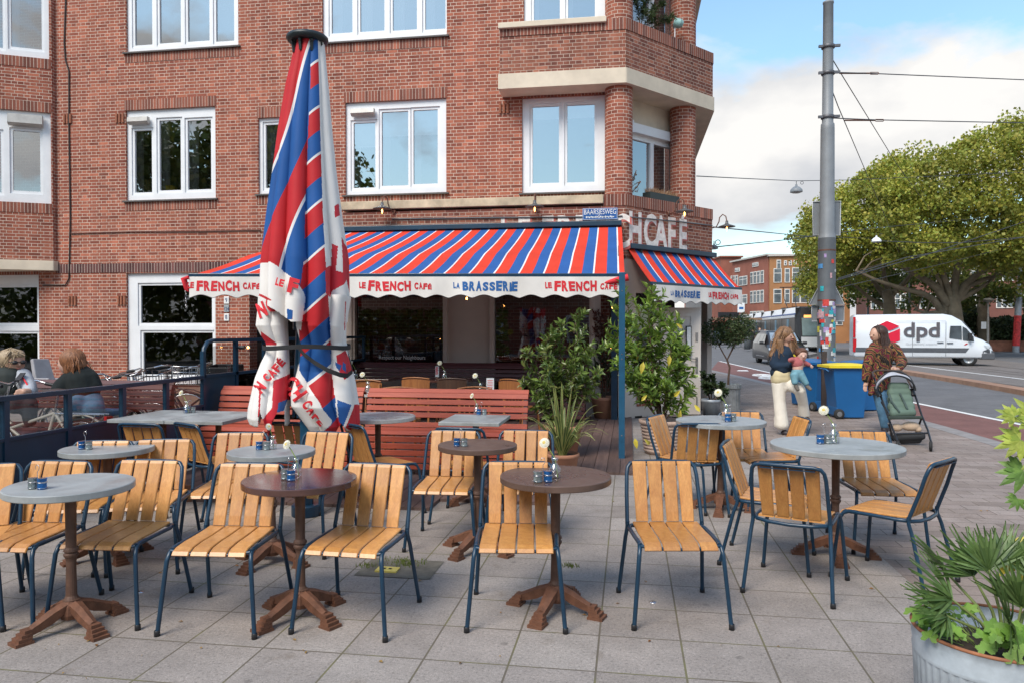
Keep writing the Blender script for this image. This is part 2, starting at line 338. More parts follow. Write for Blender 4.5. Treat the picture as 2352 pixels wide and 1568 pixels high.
# ================================================================ GROUND
def flat(poly, z, mat, name, t=.0, kind='structure'):
    mb = MB(); n = len(poly); ar = sum(poly[i][0]*poly[(i+1) % n][1]-poly[(i+1) % n][0]*poly[i][1] for i in range(n))
    if ar < 0: poly = poly[::-1]
    if t: mb.prism(poly, z-t, z)
    else: mb.add([(p[0], p[1], z) for p in poly], [tuple(range(n))], 0, [[(p[0], p[1]) for p in poly]])
    o = obj(name, mb, mat); o['kind'] = kind; return o
def M_paving(name, bw, rh, cols, mortar, offs, ms=.012, speck=.5, moss=0.0, ox=0, oy=0, rough=.85, rot=0):
    m, N, L, b = nmat(name); v = coord(N, L, 'Object', loc=(ox, oy, 0), rot=(0, 0, rot))
    t = N.new('ShaderNodeTexBrick'); L.new(v, t.inputs['Vector'])
    for k, x in (('Scale', 1), ('Mortar Size', ms/2), ('Mortar Smooth', .1), ('Bias', 0), ('Brick Width', bw), ('Row Height', rh)): t.inputs[k].default_value = x
    t.offset = offs; t.squash = 1
    t.inputs['Color1'].default_value = (0, 0, 0, 1); t.inputs['Color2'].default_value = (1, 1, 1, 1)
    c = ramp(N, L, t.outputs['Color'], [(i/(len(cols)-1), x) for i, x in enumerate(cols)])
    w = coord(N, L, 'Object'); sp = noise(N, L, w, 62, 3, .75); sp2 = noise(N, L, w, 150, 2, .6)
    c = mixc(N, L, speck, c, ramp(N, L, sp, [(.34, .35), (.43, .85), (.60, 1.06), (.70, 1.55)]), 'MULTIPLY')
    c = mixc(N, L, speck*.7, c, ramp(N, L, sp2, [(.35, .6), (.65, 1.3)]), 'MULTIPLY')
    c = mixc(N, L, 1, c, ramp(N, L, noise(N, L, w, 1.1, 6, .62), [(.28, .78), (.7, 1.12)]), 'MULTIPLY')
    c = mixc(N, L, 1, c, ramp(N, L, noise(N, L, w, 7, 4, .6), [(.25, .86), (.75, 1.08)]), 'MULTIPLY')
    vo = N.new('ShaderNodeTexVoronoi'); vo.inputs['Scale'].default_value = 2.6; L.new(w, vo.inputs['Vector']); c = mixc(N, L, .75, c, ramp(N, L, vo.outputs['Distance'], [(0, .55), (.045, .68), (.06, 1.0)]), 'MULTIPLY')
    c = mixc(N, L, 1, c, ramp(N, L, noise(N, L, w, 3.1, 8, .7, 1.2), [(.30, (.80, .77, .73)), (.42, 1.0), (.74, (1.06, 1.05, 1.04))]), 'MULTIPLY')
    mo = mixc(N, L, ramp(N, L, noise(N, L, w, 2.3, 5, .65), [(.48, 0), (.6, moss)]), mortar, (.17, .165, .06))
    c = mixc(N, L, t.outputs['Fac'], c, mo)
    L.new(c, b.inputs['Base Color']); b.inputs['Roughness'].default_value = rough; b.inputs['Specular IOR Level'].default_value = .3
    h = N.new('ShaderNodeMath'); h.operation = 'MULTIPLY_ADD'; L.new(t.outputs['Fac'], h.inputs[0]); h.inputs[1].default_value = -1.5; L.new(sp, h.inputs[2])
    bump(N, L, b, h.outputs[0], .5, .006); return m
jx = G(1371, 1516).x % .4; jy = G(1290, 1284.7).y % .4
tiles = M_paving('concrete slabs', .4, .4, [(.265, .23, .205), (.315, .277, .25), (.285, .25, .226), (.345, .307, .277)], (.125, .105, .08), 0, .010, .6, .55, -jx, -jy)
klink = M_paving('long pavers', .32, .16, [(.22, .175, .15), (.275, .22, .19), (.31, .255, .225), (.25, .195, .17)], (.11, .085, .07), .5, .008, .35, .2, 0, 0)
asph = M_paving('asphalt', 50, 50, [(.155, .15, .152), (.155, .15, .152)], (.14, .14, .14), 0, .001, .5)
trackm = M_paving('track asphalt', 50, 50, [(.19, .165, .15), (.19, .165, .15)], (.14, .14, .14), 0, .001, .5)
redas = M_paving('red cycle asphalt', 50, 50, [(.20, .095, .082), (.20, .095, .082)], (.14, .1, .1), 0, .001, .45)
kerbm = M('kerb stone', (.24, .22, .21), .85, var=.2, scale=5)
kerbo = M('brown kerb', (.30, .17, .11), .85, var=.25, scale=2.5)
mark = M('road marking paint', (.70, .69, .66), .7, var=.12, scale=5)
steelr = M('worn rail steel', (.17, .13, .11), .45, .5, var=.3, scale=3)
soil = M('potting soil', (.045, .03, .02), .95, var=.4, scale=20, bmp=.5)
XB = G(2050, 1300).x
RZ = -.10
flat([(-400, -200), (400, -200), (400, 500), (-400, 500)], RZ, asph, 'ground')
kp = [G(2330, 1040), G(2274, 1021), G(2144, 982), G(1960, 930), G(1771, 885), G(1690, 865), G(1613, 848)]
kerb_line = [(kp[0].x+.05, -30)] + [(p.x, p.y) for p in kp] + [(-1.5, 46), (-8, 75)]
flat([(XB, -30)] + kerb_line + [(-8, 13.2), (XB, 13.2)], 0, klink, 'pavement', .12)
flat([(-16, -30), (XB-.002, -30), (XB-.002, 13.6), (-16, 13.6)], 0, tiles, 'terrace_paving', .12)
def strip(pts, w, z, mat, name, t=0, side=1):          # band of width w to the right of a polyline
    a = [Vector((p[0], p[1])) for p in pts]; b = []
    for i, p in enumerate(a):
        d = (a[min(i+1, len(a)-1)]-a[max(i-1, 0)]).normalized(); b.append(p + Vector((d.y, -d.x))*w*side)
    return flat([tuple(p) for p in a] + [tuple(p) for p in b[::-1]], z, mat, name, t)
strip(kerb_line[:-1], .28, .004, kerbm, 'kerb', .11)
wl_ = [G(2352, 978, RZ), G(2105, 927, RZ), G(1930, 889, RZ), G(1771, 857, RZ), G(1701, 841, RZ), G(1650, 829, RZ)]
wl2 = [(wl_[0].x+.4, -30)] + [(p.x, p.y) for p in wl_]
flat([(p[0]+.27, p[1]) for p in kerb_line[:-2]] + wl2[::-1], RZ+.004, redas, 'cycle_lane')
strip(wl2, .13, RZ+.008, mark, 'lane_line')
k2 = [G(2352, 908, RZ), G(2300, 898, RZ), G(2200, 880, RZ), G(2080, 859.7, RZ), G(2010, 849, RZ)]
k2l = [(k2[0].x+(k2[0].x-k2[1].x)*8, k2[0].y+(k2[0].y-k2[1].y)*8)] + [(p.x, p.y) for p in k2]
strip(k2l, .45, RZ+.13, kerbo, 'median_kerb', .13)
tr0 = [(p[0]+.45, p[1]+.1) for p in k2l]
far = [G(2352, 806, RZ), G(2230, 800, RZ), G(2100, 793, RZ), G(2000, 790, RZ)]
e0 = far[0]+(far[0]-far[1])*6
def band(pa, pb, z, mat, name, t=0): return flat([(p[0], p[1]) for p in pa] + [(p[0], p[1]) for p in pb[::-1]], z, mat, name, t)
tk2 = [G(2352, 833, RZ), G(2200, 816, RZ), G(2050, 803, RZ), G(1900, 795, RZ)]
band([tr0[0]] + tr0[1:], [tk2[0]+(tk2[0]-tk2[1])*6] + tk2, RZ+.004, trackm, 'tram_track_bed')
def pline(px, w, z, mat, name, t=0):
    q = [G(x, y, RZ) for x, y in px]; d = (q[0]-q[1]); q = [q[0]+d*1.5] + q
    return strip([(p.x, p.y) for p in q], w, z, mat, name, t)
pline([(2352, 871), (2220, 855), (2088, 839), (1990, 827)], .14, RZ+.008, mark, 'lane_line')
for px in ([(2352, 888), (2220, 870), (2075, 851), (1990, 842)], [(2352, 862), (2220, 846), (2075, 831)], [(2352, 848), (2200, 831), (2040, 815)], [(2352, 857), (2200, 839), (2040, 823)]):
    pline(px, .07, RZ+.01, steelr, 'tram_rail')
band([e0] + far, [(e0.x+60, e0.y+40), (160, 160), (60, 260), (30, 150)], RZ+.14, M_paving('far pavement brick', .4, .2, [(.22, .13, .10), (.27, .17, .13)], (.15, .1, .08), .5, .01, .3), 'pavement', .14)
pline([(2352, 812), (2230, 806), (2130, 800)], .3, RZ+.008, mark, 'lane_line')
# tram stop platform beyond the cars and cycle symbol on the lane
pl = [G(1725, 797, RZ), G(1790, 812, RZ), G(1850, 822, RZ), G(1880, 815, RZ), G(1800, 800, RZ), G(1735, 790, RZ)]
flat([(p.x, p.y) for p in pl], RZ+.16, kerbm, 'tram_platform', .16)
for x0 in range(1613, 1720, 17):
    a = G(x0, 800, RZ); flat([(a.x, a.y), (a.x+.35, a.y), (a.x+.35, a.y+.5), (a.x, a.y+.5)], RZ+.008, mark, 'give_way_mark')
mb = MB()
bc = G(1765, 868, RZ); mb.tube([bc+Vector((.32*cos(a*pi/8), .55*sin(a*pi/8)-.1, .01)) for a in range(16)], .035, 4, closed=True, smooth=False)
bc2 = bc+Vector((.05, 1.5, 0)); mb.tube([bc2+Vector((.32*cos(a*pi/8), .55*sin(a*pi/8), .01)) for a in range(16)], .035, 4, closed=True, smooth=False)
mb.tube([bc+Vector((0, 0, .01)), bc+Vector((.2, .7, .01)), bc2+Vector((0, 0, .01))], .035, 4, smooth=False)
struct('cycle_symbol', mb, mark)
flat([(p.x, p.y) for p in (G(1692, 851.5, RZ), G(1720, 852, RZ), G(1716, 849.5, RZ), G(1696, 849.5, RZ))], RZ+.008, mark, 'lane_dash')
# wooden deck of the terrace: boards
deckm = M_wood('weathered deck boards', (.15, .095, .08), (.085, .055, .048), rough=.6, axis=1, s=.7)
mb = MB(); X = -4.7; k = 0; XPOST = G(1428, 1055).x
while X < XPOST+.1:
    yf = 6.1 if X < G(970, 1160).x else (6.45 if X < G(1311, 1088).x-.1 else G(1360, 1088).y)
    for (a, b_) in ((yf, yf+2.2+rnd.random()), (0, 13.4)):
        if a == 0: a = last+.004
        mb.bx(X, X+.138, a, b_, .0-.0, .028, 0); last = b_
    X += .144; k += 1
struct('wooden_deck', mb, deckm)
# small things lying on the paving
lid = thing('ground_box_lid', 'yellow square hatch marker set in dark paving beside the chairs', 'marker', G(890, 1310))
mb = MB(); mb.bx(-.07, .07, -.045, .045, .002, .014); mb.bx(-.03, -.012, -.008, .012, .015, .017, 1); mb.bx(.008, .026, -.008, .012, .015, .017, 1); obj('lid', mb, [M('yellow enamel', (.62, .5, .12), .4), black], lid)
hx = G(930, 1303); flat([(hx.x-.27, hx.y-.2), (hx.x+.22, hx.y-.2), (hx.x+.22, hx.y+.16), (hx.x-.27, hx.y+.16)], .004, M('worn dark patch', (.13, .115, .09), .9, var=.4, scale=9, bmp=.4), 'paving_patch')
for (x, y) in ((322, 1359), (1500, 1382), (708, 1390)):
    g = G(x, y); mb = MB(); mb.lathe([(0, .004), (.018, .004), (.02, .0)], (0, 0, 0), 12)
    o = obj('paving_stud', mb, chrome); o.location = g; tag(o, {322: 'small round steel stud in the paving by the left table', 1500: 'small round steel stud in the paving under the right chair', 708: 'small pale disc under the rusty foot of the dark glossy table'}[x], 'stud', 'paving studs')
mb = MB()
for (x, y, s) in ((845, 1300, 1), (925, 1290, 2.2), (940, 1296, 1.5), (1310, 1300, .8)):
    g = G(x, y)
    for i in range(int(60*s)):
        a = rnd.random()*6.3; r = rnd.random()*.05*s; p = g+Vector((r*cos(a)*1.6, r*sin(a), 0)); h = .012+.02*rnd.random()
        mb.add([p+Vector((-.003, 0, 0)), p+Vector((.003, 0, 0)), p+Vector((rnd.uniform(-.01, .01), rnd.uniform(-.01, .01), h))], [(0, 1, 2)])
tag(obj('moss', mb, M_leaf('moss', [(.10, .14, .03), (.2, .24, .05)])), 'bright green moss tufts growing in the joint beside the yellow marker', 'moss', kind='stuff')
mb = MB()
for i in range(70):
    g = G(rnd.uniform(100, 2300), rnd.uniform(1150, 1560)); a = rnd.random()*6.3; s = .006+.011*rnd.random()
    e = Vector((cos(a), sin(a), 0)); f = Vector((-sin(a), cos(a), 0)); g.z = .004
    mb.add([g-e*s, g-f*s*.5+Vector((0, 0, .003)), g+e*s, g+f*s*.5+Vector((0, 0, .006))], [(0, 1, 2, 3)])
tag(obj('fallen_leaves', mb, M_leaf('dry leaves', [(.3, .12, .03), (.42, .26, .07), (.2, .12, .06)])), 'scattered tiny dry leaves on the grey paving', 'leaves', kind='stuff')
# ================================================================ CAFE BUILDING
FY, PF = 13.5, 13.05
ZV = Vector((0, 0, 1))
def plate(mb, O, ex, n, u0, u1, z0, z1, holes, t, mi=0, edge=True, back=False):
    """slab in the plane O+u*ex+z*Z with rectangular holes; n points to the viewer, the slab reaches t behind"""
    us = sorted(set([u0, u1]+[h[0] for h in holes]+[h[1] for h in holes])); zs = sorted(set([z0, z1]+[h[2] for h in holes]+[h[3] for h in holes]))
    us = [u for u in us if u0 <= u <= u1]; zs = [z for z in zs if z0 <= z <= z1]; O = Vector(O)
    P = lambda u, z, d=0: O+ex*u+ZV*z-n*d
    for i in range(len(us)-1):
        for j in range(len(zs)-1):
            cu, cz = (us[i]+us[i+1])/2, (zs[j]+zs[j+1])/2
            if any(h[0] < cu < h[1] and h[2] < cz < h[3] for h in holes): continue
            q = [(us[i], zs[j]), (us[i+1], zs[j]), (us[i+1], zs[j+1]), (us[i], zs[j+1])]
            mb.add([P(*a) for a in q], [(0, 1, 2, 3)], mi, [q])
            if back: mb.add([P(*a, t) for a in q[::-1]], [(0, 1, 2, 3)], mi, [q[::-1]])
    def side(a, b):
        (ua, za), (ub, zb) = a, b; L = abs(ub-ua)+abs(zb-za)
        uv = [(ua, za), (ub, zb), (ub+(t if za != zb else 0), zb+(t if za == zb else 0)), (ua+(t if za != zb else 0), za+(t if za == zb else 0))]
        mb.add([P(ua, za), P(ub, zb), P(ub, zb, t), P(ua, za, t)], [(0, 1, 2, 3)], mi, [uv])
    for h in holes:
        c = [(h[0], h[2]), (h[0], h[3]), (h[1], h[3]), (h[1], h[2])]
        for k in range(4): side(c[k], c[(k+1) % 4])
    if edge:
        c = [(u0, z0), (u1, z0), (u1, z1), (u0, z1)]
        for k in range(4): side(c[k], c[(k+1) % 4])
EX = Vector((1, 0, 0)); NF = Vector((0, -1, 0))
bld = thing('cafe_building', 'large red brick corner building with white windows above the awnings', 'building', (0, 0, 0))
def sub(name, mb, mats, par=None, label=None, bevel=0): return obj(name, mb, mats, par if par is not None else bld, label, bevel)
class Plane:
    def __init__(s, O, ex, n): s.O, s.ex, s.n = Vector(O), Vector(ex).normalized(), Vector(n).normalized()
    def uz(s, x, y): p = PL(x, y, s.O, s.n)-s.O; return p.dot(s.ex), p.z+s.O.z
    def rect(s, x0, x1, y0, y1):
        ym, xm = (max(y0, -60)+y1)/2, (x0+x1)/2
        return (s.uz(x0, ym)[0], s.uz(x1, ym)[0], s.uz(xm, y1)[1], s.uz(xm, y0)[1])
    def P(s, u, z, d=0): return s.O+s.ex*u+ZV*(z-s.O.z)-s.n*d
main = Plane((0, FY, 0), EX, NF)
windows = []
def window(pl, rpx, panes, depth=.09, label=None, glass=None, curtain=.0, vent=None, mullx=(), room=True, sill=True, soldier=True, dv=.0, blind=.0, wmat=None):
    r = pl.rect(*rpx) if len(rpx) == 4 else rpx[0]
    O0 = Vector((pl.O.x, pl.O.y, 0)); mb = MB(); gl = []
    for p in panes: gl.append(pl.rect(*p))
    win = MB(); plate(win, O0-pl.n*.05, pl.ex, pl.n, r[0]+.002, r[1]-.002, r[2]+.002, r[3]-.002, [(g[0]-.05, g[1]+.05, g[2]-.06, g[3]+.05) for g in gl], .09)
    f = sub('window', win, wmat or white, None, label)
    s = MB()
    for g in gl: plate(s, O0-pl.n*.075, pl.ex, pl.n, g[0]-.048, g[1]+.048, g[2]-.058, g[3]+.048, [g], .05)
    obj('sash', s, wmat or white, f)
    s = MB()
    for g in gl: s.add([pl.P(g[0], g[2], .105), pl.P(g[1], g[2], .105), pl.P(g[1], g[3], .105), pl.P(g[0], g[3], .105)], [(0, 1, 2, 3)])
    obj('pane', s, glass or glassw, f)
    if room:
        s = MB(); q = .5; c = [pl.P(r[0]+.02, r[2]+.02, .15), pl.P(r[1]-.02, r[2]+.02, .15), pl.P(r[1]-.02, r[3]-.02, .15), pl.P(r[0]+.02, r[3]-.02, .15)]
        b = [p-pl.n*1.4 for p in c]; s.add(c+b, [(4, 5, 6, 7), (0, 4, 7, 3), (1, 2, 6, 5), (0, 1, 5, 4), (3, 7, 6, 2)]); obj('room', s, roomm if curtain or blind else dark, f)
    if curtain:
        s = MB()
        for g in gl:
            w = (g[1]-g[0])*curtain
            s.grid(lambda u, v: pl.P(g[0]-.04+w*u*1.0, g[2]-.05+(g[3]-g[2]+.08)*v, .2+.025*sin(u*38)), 40, 1)
        obj('curtain', s, curt, f)
    if blind:
        s = MB()
        for g in gl: s.add([pl.P(g[0]-.03, g[3]-blind, .17), pl.P(g[1]+.03, g[3]-blind, .17), pl.P(g[1]+.03, g[3]+.04, .17), pl.P(g[0]-.03, g[3]+.04, .17)], [(0, 1, 2, 3)])
        obj('blind', s, M('white roller blind', (.8, .8, .78), .8, var=.05), f)
    if vent:
        a = pl.rect(*vent); s = MB(); prof = [(0, 0), (.05, .01), (.09, .05), (.08, a[3]-a[2]), (0, a[3]-a[2])]
        vs = [pl.P(a[0], a[2]+z, .05-.04-d) for d, z in prof]+[pl.P(a[1], a[2]+z, .05-.04-d) for d, z in prof]; n = 5
        s.add(vs, [tuple(range(n)), tuple(range(2*n-1, n-1, -1))]+[(i, (i+1) % n, n+(i+1) % n, n+i) for i in range(n)]); obj('vent', s, M('aluminium vent', (.42, .40, .37), .45, .3), f)
    windows.append(r); return f, r
HM = []
def mwin(rpx, panes, **k):
    f, r = window(main, rpx, panes, **k); HM.append(r); return f
TOP = -62
mwin((289, 547, TOP, 114), [(304, 344, TOP+14, 101), (361, 410, TOP+14, 96), (426, 476, TOP+14, 92), (491, 533, TOP+14, 92)], curtain=.0, label='four light window at the top left')
A1 = mwin((289, 495, 249, 459), [(304, 343.5, 298, 441), (361, 410, 274, 436), (426, 480, 274, 434)], vent=(297, 343, 271, 287), curtain=.4)
mwin((593, 662, 270, 446), [(606, 650, 284, 430)], curtain=1)
mwin((740, 1026, TOP, 91), [(758, 806, TOP+10, 73), (824, 880, TOP+10, 69), (899, 955, TOP+10, 66), (974, 1021, TOP+10, 64)], curtain=.5, label='four light window at the top centre')
mwin((793, 1025, 231, 446), [(809, 859, 280, 430), (874, 935, 254, 425), (966-19, 1003, 250, 421)], vent=(808, 861, 252, 268), curtain=.32, blind=.45)
mwin((1199, 1390, 222, 442), [(1222, 1283, 242, 419), (1302, 1365, 238, 417)], blind=.22)
mwin((1203, 1393, TOP, 54), [(1225, 1285, TOP+8, 44), (1304, 1366, TOP+8, 39)], curtain=.25)
mwin((291, 495, 627, 880), [(318, 482, 655, 742), (324, 484, 764, 860)], glass=glassd)
mwin((-60, 90, 632, 886), [(-40, 79, 660, 742), (-38, 80, 766, 862)], glass=glassd)
DX0, DX1 = main.uz(573, 800)[0], main.uz(700, 800)[0]; DZ = main.uz(600, 672)[1]
HM.append((DX0, DX1, .0, DZ))
WX0 = -28.0; WX1 = main.uz(1437, 300)[0]; WT = 12.0
mb = MB(); plate(mb, (0, FY, 0), EX, NF, WX0, main.uz(1400, 300)[0], .43, WT, HM, .30, 0); sub('wall', mb, brick)
for a, b_ in ((WX0, DX0), (DX1, -2.6)): mb = MB(); mb.bx(a, b_, FY-.035, FY+.2, -.1, .43); sub('plinth', mb, stone, bevel=.01)
# soldier courses over and under the windows
for r in HM[:-1]:
    for (z0, z1, off) in ((r[3], r[3]+.20, .0), (r[2]-.20, r[2], 0)):
        if z0 < .4: continue
        mb = MB(); O = Vector((0, FY-.008, 0)); q = [(r[0]-.02, z0), (r[1]+.02, z0), (r[1]+.02, z1), (r[0]-.02, z1)]
        mb.add([O+EX*u+ZV*z for u, z in q], [(0, 1, 2, 3)], 0, [[(u, z-z0+.02) for u, z in q]]); sub('soldier_course', mb, sold)
zs = main.uz(400, 622)[1]; x0 = main.uz(130, 620)[0]; mb = MB(); q = [(x0, zs-.02), (main.uz(640, 620)[0], zs-.02), (main.uz(640, 620)[0], zs+.16), (x0, zs+.16)]
mb.add([(u, FY-.012, z) for u, z in q], [(0, 1, 2, 3)], 0, [[(u, z-zs+.06) for u, z in q]]); sub('dark_course', mb, soldd)
for x, y in ((156, 274), (276, 272), (167, 691), (280, 690), (1158, 250), (668, 270)):
    u, z = main.uz(x, y); mb = MB()
    for k in (-1, 0, 1): mb.tube([(u+k*.07, FY-.012, z-.09), (u+k*.07, FY-.012, z+.09)], .027, 6)
    sub('air_brick', mb, M('terracotta', (.30, .11, .06), .8, var=.3, scale=9))
for r in HM[:-1]:
    mb = MB(); mb.bx(r[0]-.05, r[1]+.05, FY-.055, FY-.005, r[2]-.03, r[2]-.002); sub('sill', mb, M('dark sill', (.09, .08, .075), .7))
# entrance recess
mb = MB(); c = [(DX0, FY+.3), (DX0, FY+1.4), (DX1, FY+1.4), (DX1, FY+.3)]
for i in range(3): mb.add([(c[i][0], c[i][1], 0), (c[i+1][0], c[i+1][1], 0), (c[i+1][0], c[i+1][1], DZ), (c[i][0], c[i][1], DZ)], [(0, 1, 2, 3)])
sub('porch', mb, dark)
# left oblique bay
bx_ = main.uz(130, 500)[0]; ang = radians(28)
bay = Plane((bx_, FY-.10, 0), (cos(ang), sin(ang), 0), (sin(ang), -cos(ang), 0))
bz = bay.uz(125, 600)[1]; bz0 = bay.uz(128, 622)[1]
B = []
for rp, pn, vt in (((-75, 112, TOP-30, 127), [(-50, 3, TOP, 105), (22, 93, TOP, 108)], None), ((-75, 117, 252, 464), [(-50, 0, 300, 440), (27, 90, 300, 438)], (19, 99, 265, 291))):
    f, r = window(bay, rp, pn, vent=vt, curtain=.3 if vt is None else 0); B.append(r)
mb = MB(); plate(mb, (bx_, FY-.10, 0), bay.ex, bay.n, -3.2, .0, bz, WT, B, .25)
mb.add([bay.P(0, bz), (bx_, FY+.1, bz), (bx_, FY+.1, WT), bay.P(0, WT)], [(0, 1, 2, 3)], 0, [[(0, bz), (.2, bz), (.2, WT), (0, WT)]])
sub('bay_wall', mb, brick)
for r in B:
    for (z0, z1) in ((r[3], r[3]+.20), (r[2]-.20, r[2])):
        mb = MB(); q = [(r[0]-.02, z0), (0-.01, z0), (-.01, z1), (r[0]-.02, z1)]
        mb.add([bay.P(u, z, -.008) for u, z in q], [(0, 1, 2, 3)], 0, [[(u, z-z0+.02) for u, z in q]]); sub('soldier_course', mb, sold)
mb = MB(); a, b_ = bay.P(-3.2, 0, -.06), bay.P(.02, 0, -.06); mb.prism([(a.x, a.y), (b_.x, b_.y), (b_.x, FY-.01), (a.x, FY-.01)], bz0, bz); sub('bay_slab', mb, cream, bevel=.015)
# ---- projecting corner: front, diagonal and side faces share one footprint
cor = PY(1437, 191, PF); ZB = cor.z; c2 = G(1637, 256, ZB); c2 = Vector((c2.x, c2.y, 0)); c1 = Vector((cor.x, PF, 0))
dg_ = (c2-c1).normalized(); nd = Vector((dg_.y, -dg_.x, 0)); DL = (c2-c1).length
front = Plane((0, PF, 0), EX, NF); diag = Plane(c1, dg_, nd)
XL = PY(787, 480, PF).x; XLB = PY(1148, 190, PF).x
ZS1 = PY(1437, 156, PF).z; ZPT = PY(1437, 41, PF).z; SIDE = 7.0
foot = lambda xl, o=0.0: [(xl-o, PF-o), (c1.x+o*.45, PF-o), (c2.x+o, c2.y-o*.4), (c2.x+o, c2.y+SIDE), (c2.x-.4, c2.y+SIDE), (c2.x-.4, c2.y+.35), (c1.x-.25, FY+.3), (xl-o, FY+.2)]
def faces(mb, xl, z0, z1, o=0.0, mi=0, holes=()):
    pts = [Vector((xl, PF-o, 0)), Vector((c1.x+o*.45, PF-o, 0)), Vector((c2.x+o, c2.y-o*.4, 0)), Vector((c2.x+o, c2.y+SIDE, 0))]
    ub = 0
    for i in range(3):
        a, b2 = pts[i], pts[i+1]; L_ = (b2-a).length
        mb.add([a+ZV*z0, b2+ZV*z0, b2+ZV*z1, a+ZV*z1], [(0, 1, 2, 3)], mi, [[(ub, z0), (ub+L_, z0), (ub+L_, z1), (ub, z1)]]); ub += L_
    a = pts[0]; mb.add([(a.x, FY, z0), (a.x, a.y, z0), (a.x, a.y, z1), (a.x, FY, z1)], [(0, 1, 2, 3)], mi, [[(0, z0), (.4, z0), (.4, z1), (0, z1)]])
mb = MB(); mb.prism(foot(XLB, .03), ZB, ZS1); sub('balcony_slab', mb, cream, bevel=.02)
mb = MB(); faces(mb, XLB, ZS1, ZPT-.2); p = foot(XLB); mb.prism([(q[0], q[1]) for q in p], ZPT-.05, ZPT-.01); sub('balcony_parapet', mb, brickd)
mb = MB(); faces(mb, XLB, ZPT-.2, ZPT, .012, 0)
for i, f in enumerate(mb.uv): mb.uv[i] = [(u, z-ZPT+.22) for u, z in f]
sub('balcony_coping', mb, sold)
mb = MB(); xr = PY(1393, 50, PF).x; mb.bx(XLB-.02, xr, PF-.07, FY-.01, ZPT-.07, ZPT+.03); sub('stone_sill', mb, cream, bevel=.01)
ZF1 = PY(1437, 443, PF).z-.02; ZF0 = 2.78
mb = MB(); faces(mb, XL, ZF0, ZF1-.2); mb.prism(foot(XL), ZF1-.06, ZF1-.02); mb.prism(foot(XL), ZF0-.0, ZF0+.05); sub('fascia_wall', mb, brickd)
xcol = PY(1386, 440, PF).x
mb = MB(); faces(mb, xcol, ZF1-.2, ZF1, .010)
for i, f in enumerate(mb.uv): mb.uv[i] = [(u, z-ZF1+.22) for u, z in f]
sub('soldier_course', mb, sold)
mb = MB(); mb.bx(XL-.02, xcol, PF-.06, FY-.06, ZF1-.16, ZF1-.01); sub('stone_sill', mb, M('stained stone', (.50, .41, .28), .85, var=.35, scale=3), bevel=.01)
# round columns and the set back balcony doors
def col(x, z0, z1, r, pl, dd):
    u = pl.uz(x, 330)[0] if pl is front else None
    c = PL(x, 330, diag.P(0, 0, dd), diag.n); mb = MB(); n = 40; st = 24
    mb.grid(lambda a, v: Vector((c.x+r*cos(2*pi*a), c.y+r*sin(2*pi*a), z0+(z1-z0)*v)), st, 1, 0, True, lambda a, v: (a*2*pi*r, z0+(z1-z0)*v)); sub('column', mb, brick); return c
r1 = .26
for z0, z1 in ((ZF1-.05, ZB+.02), (ZPT-.05, 9.5)):
    ca = col(1421, z0, z1, .245, diag, .30); cb = col(1568, z0, z1, .245, diag, .30)
back = Plane(diag.P(0, 0, .55), dg_, nd)
for k, (z0, z1, yy) in enumerate(((ZF1, ZB, 0), (ZPT-.3, 9.4, -400))):
    mb = MB(); u0, u1 = back.uz(1440, 330)[0], back.uz(1552, 330)[0]; H = z1-z0
    O0 = Vector((back.O.x, back.O.y, 0)); w = (u1-u0)/2
    hs = [(u0+.10, u0+w-.05, z0+.12, z1-.72), (u0+w+.05, u1-.10, z0+.12, z1-.72)]
    plate(mb, O0, back.ex, back.n, u0-.3, u1+.4, z0-.02, z1-.42, hs, .08); f = sub('balcony_door', mb, white)
    s = MB(); [s.add([back.P(h[0], h[2], .04), back.P(h[1], h[2], .04), back.P(h[1], h[3], .04), back.P(h[0], h[3], .04)], [(0, 1, 2, 3)]) for h in hs]; obj('pane', s, glassw, f)
    s = MB(); s.add([back.P(u0-.3, z0, .6), back.P(u1+.4, z0, .6), back.P(u1+.4, z1, .6), back.P(u0-.3, z1, .6)], [(0, 1, 2, 3)]); obj('room', s, roomm, f)
    s = MB(); M4 = frame4(back.P(u0, z1-.62, -.0), back.ex, ZV); s.extr([(0, 0), (u1-u0+.1, 0), (u1-u0+.1, .17), (0, .17)], M4, .1); s.extr([(-.02, -.02), (.05, -.02), (.05, .2), (-.02, .2)], M4, .13); obj('shutter_box', s, white, f)
    s = MB(); s.add([back.P(u0-.6, z1-.42, 0), back.P(u1+.6, z1-.42, 0), back.P(u1+.6, z1, 0), back.P(u0-.6, z1, 0)], [(0, 1, 2, 3)]); sub('lintel', s, cream)
# the upper balcony above, its edge just in frame at the top
mb = MB(); mb.prism(foot(XLB, .03), 9.2, 9.5); sub('balcony_slab', mb, cream)
# side street return wall of the upper storeys
mb = MB(); mb.bx(c2.x-.6, c2.x-.35, c2.y+.75, c2.y+SIDE, 3.8, WT)
n0 = len(mb.f); mb.uv = [[(mb.v[i][1]+mb.v[i][0], mb.v[i][2]) for i in f] for f in mb.f]; sub('side_wall', mb, brick)
mb = MB(); mb.add([(c2.x, c2.y, 0), (c2.x, c2.y+SIDE, 0), (c2.x, c2.y+SIDE, ZF0), (c2.x, c2.y, ZF0)], [(0, 1, 2, 3)]); sub('side_shopfront', mb, creamp)
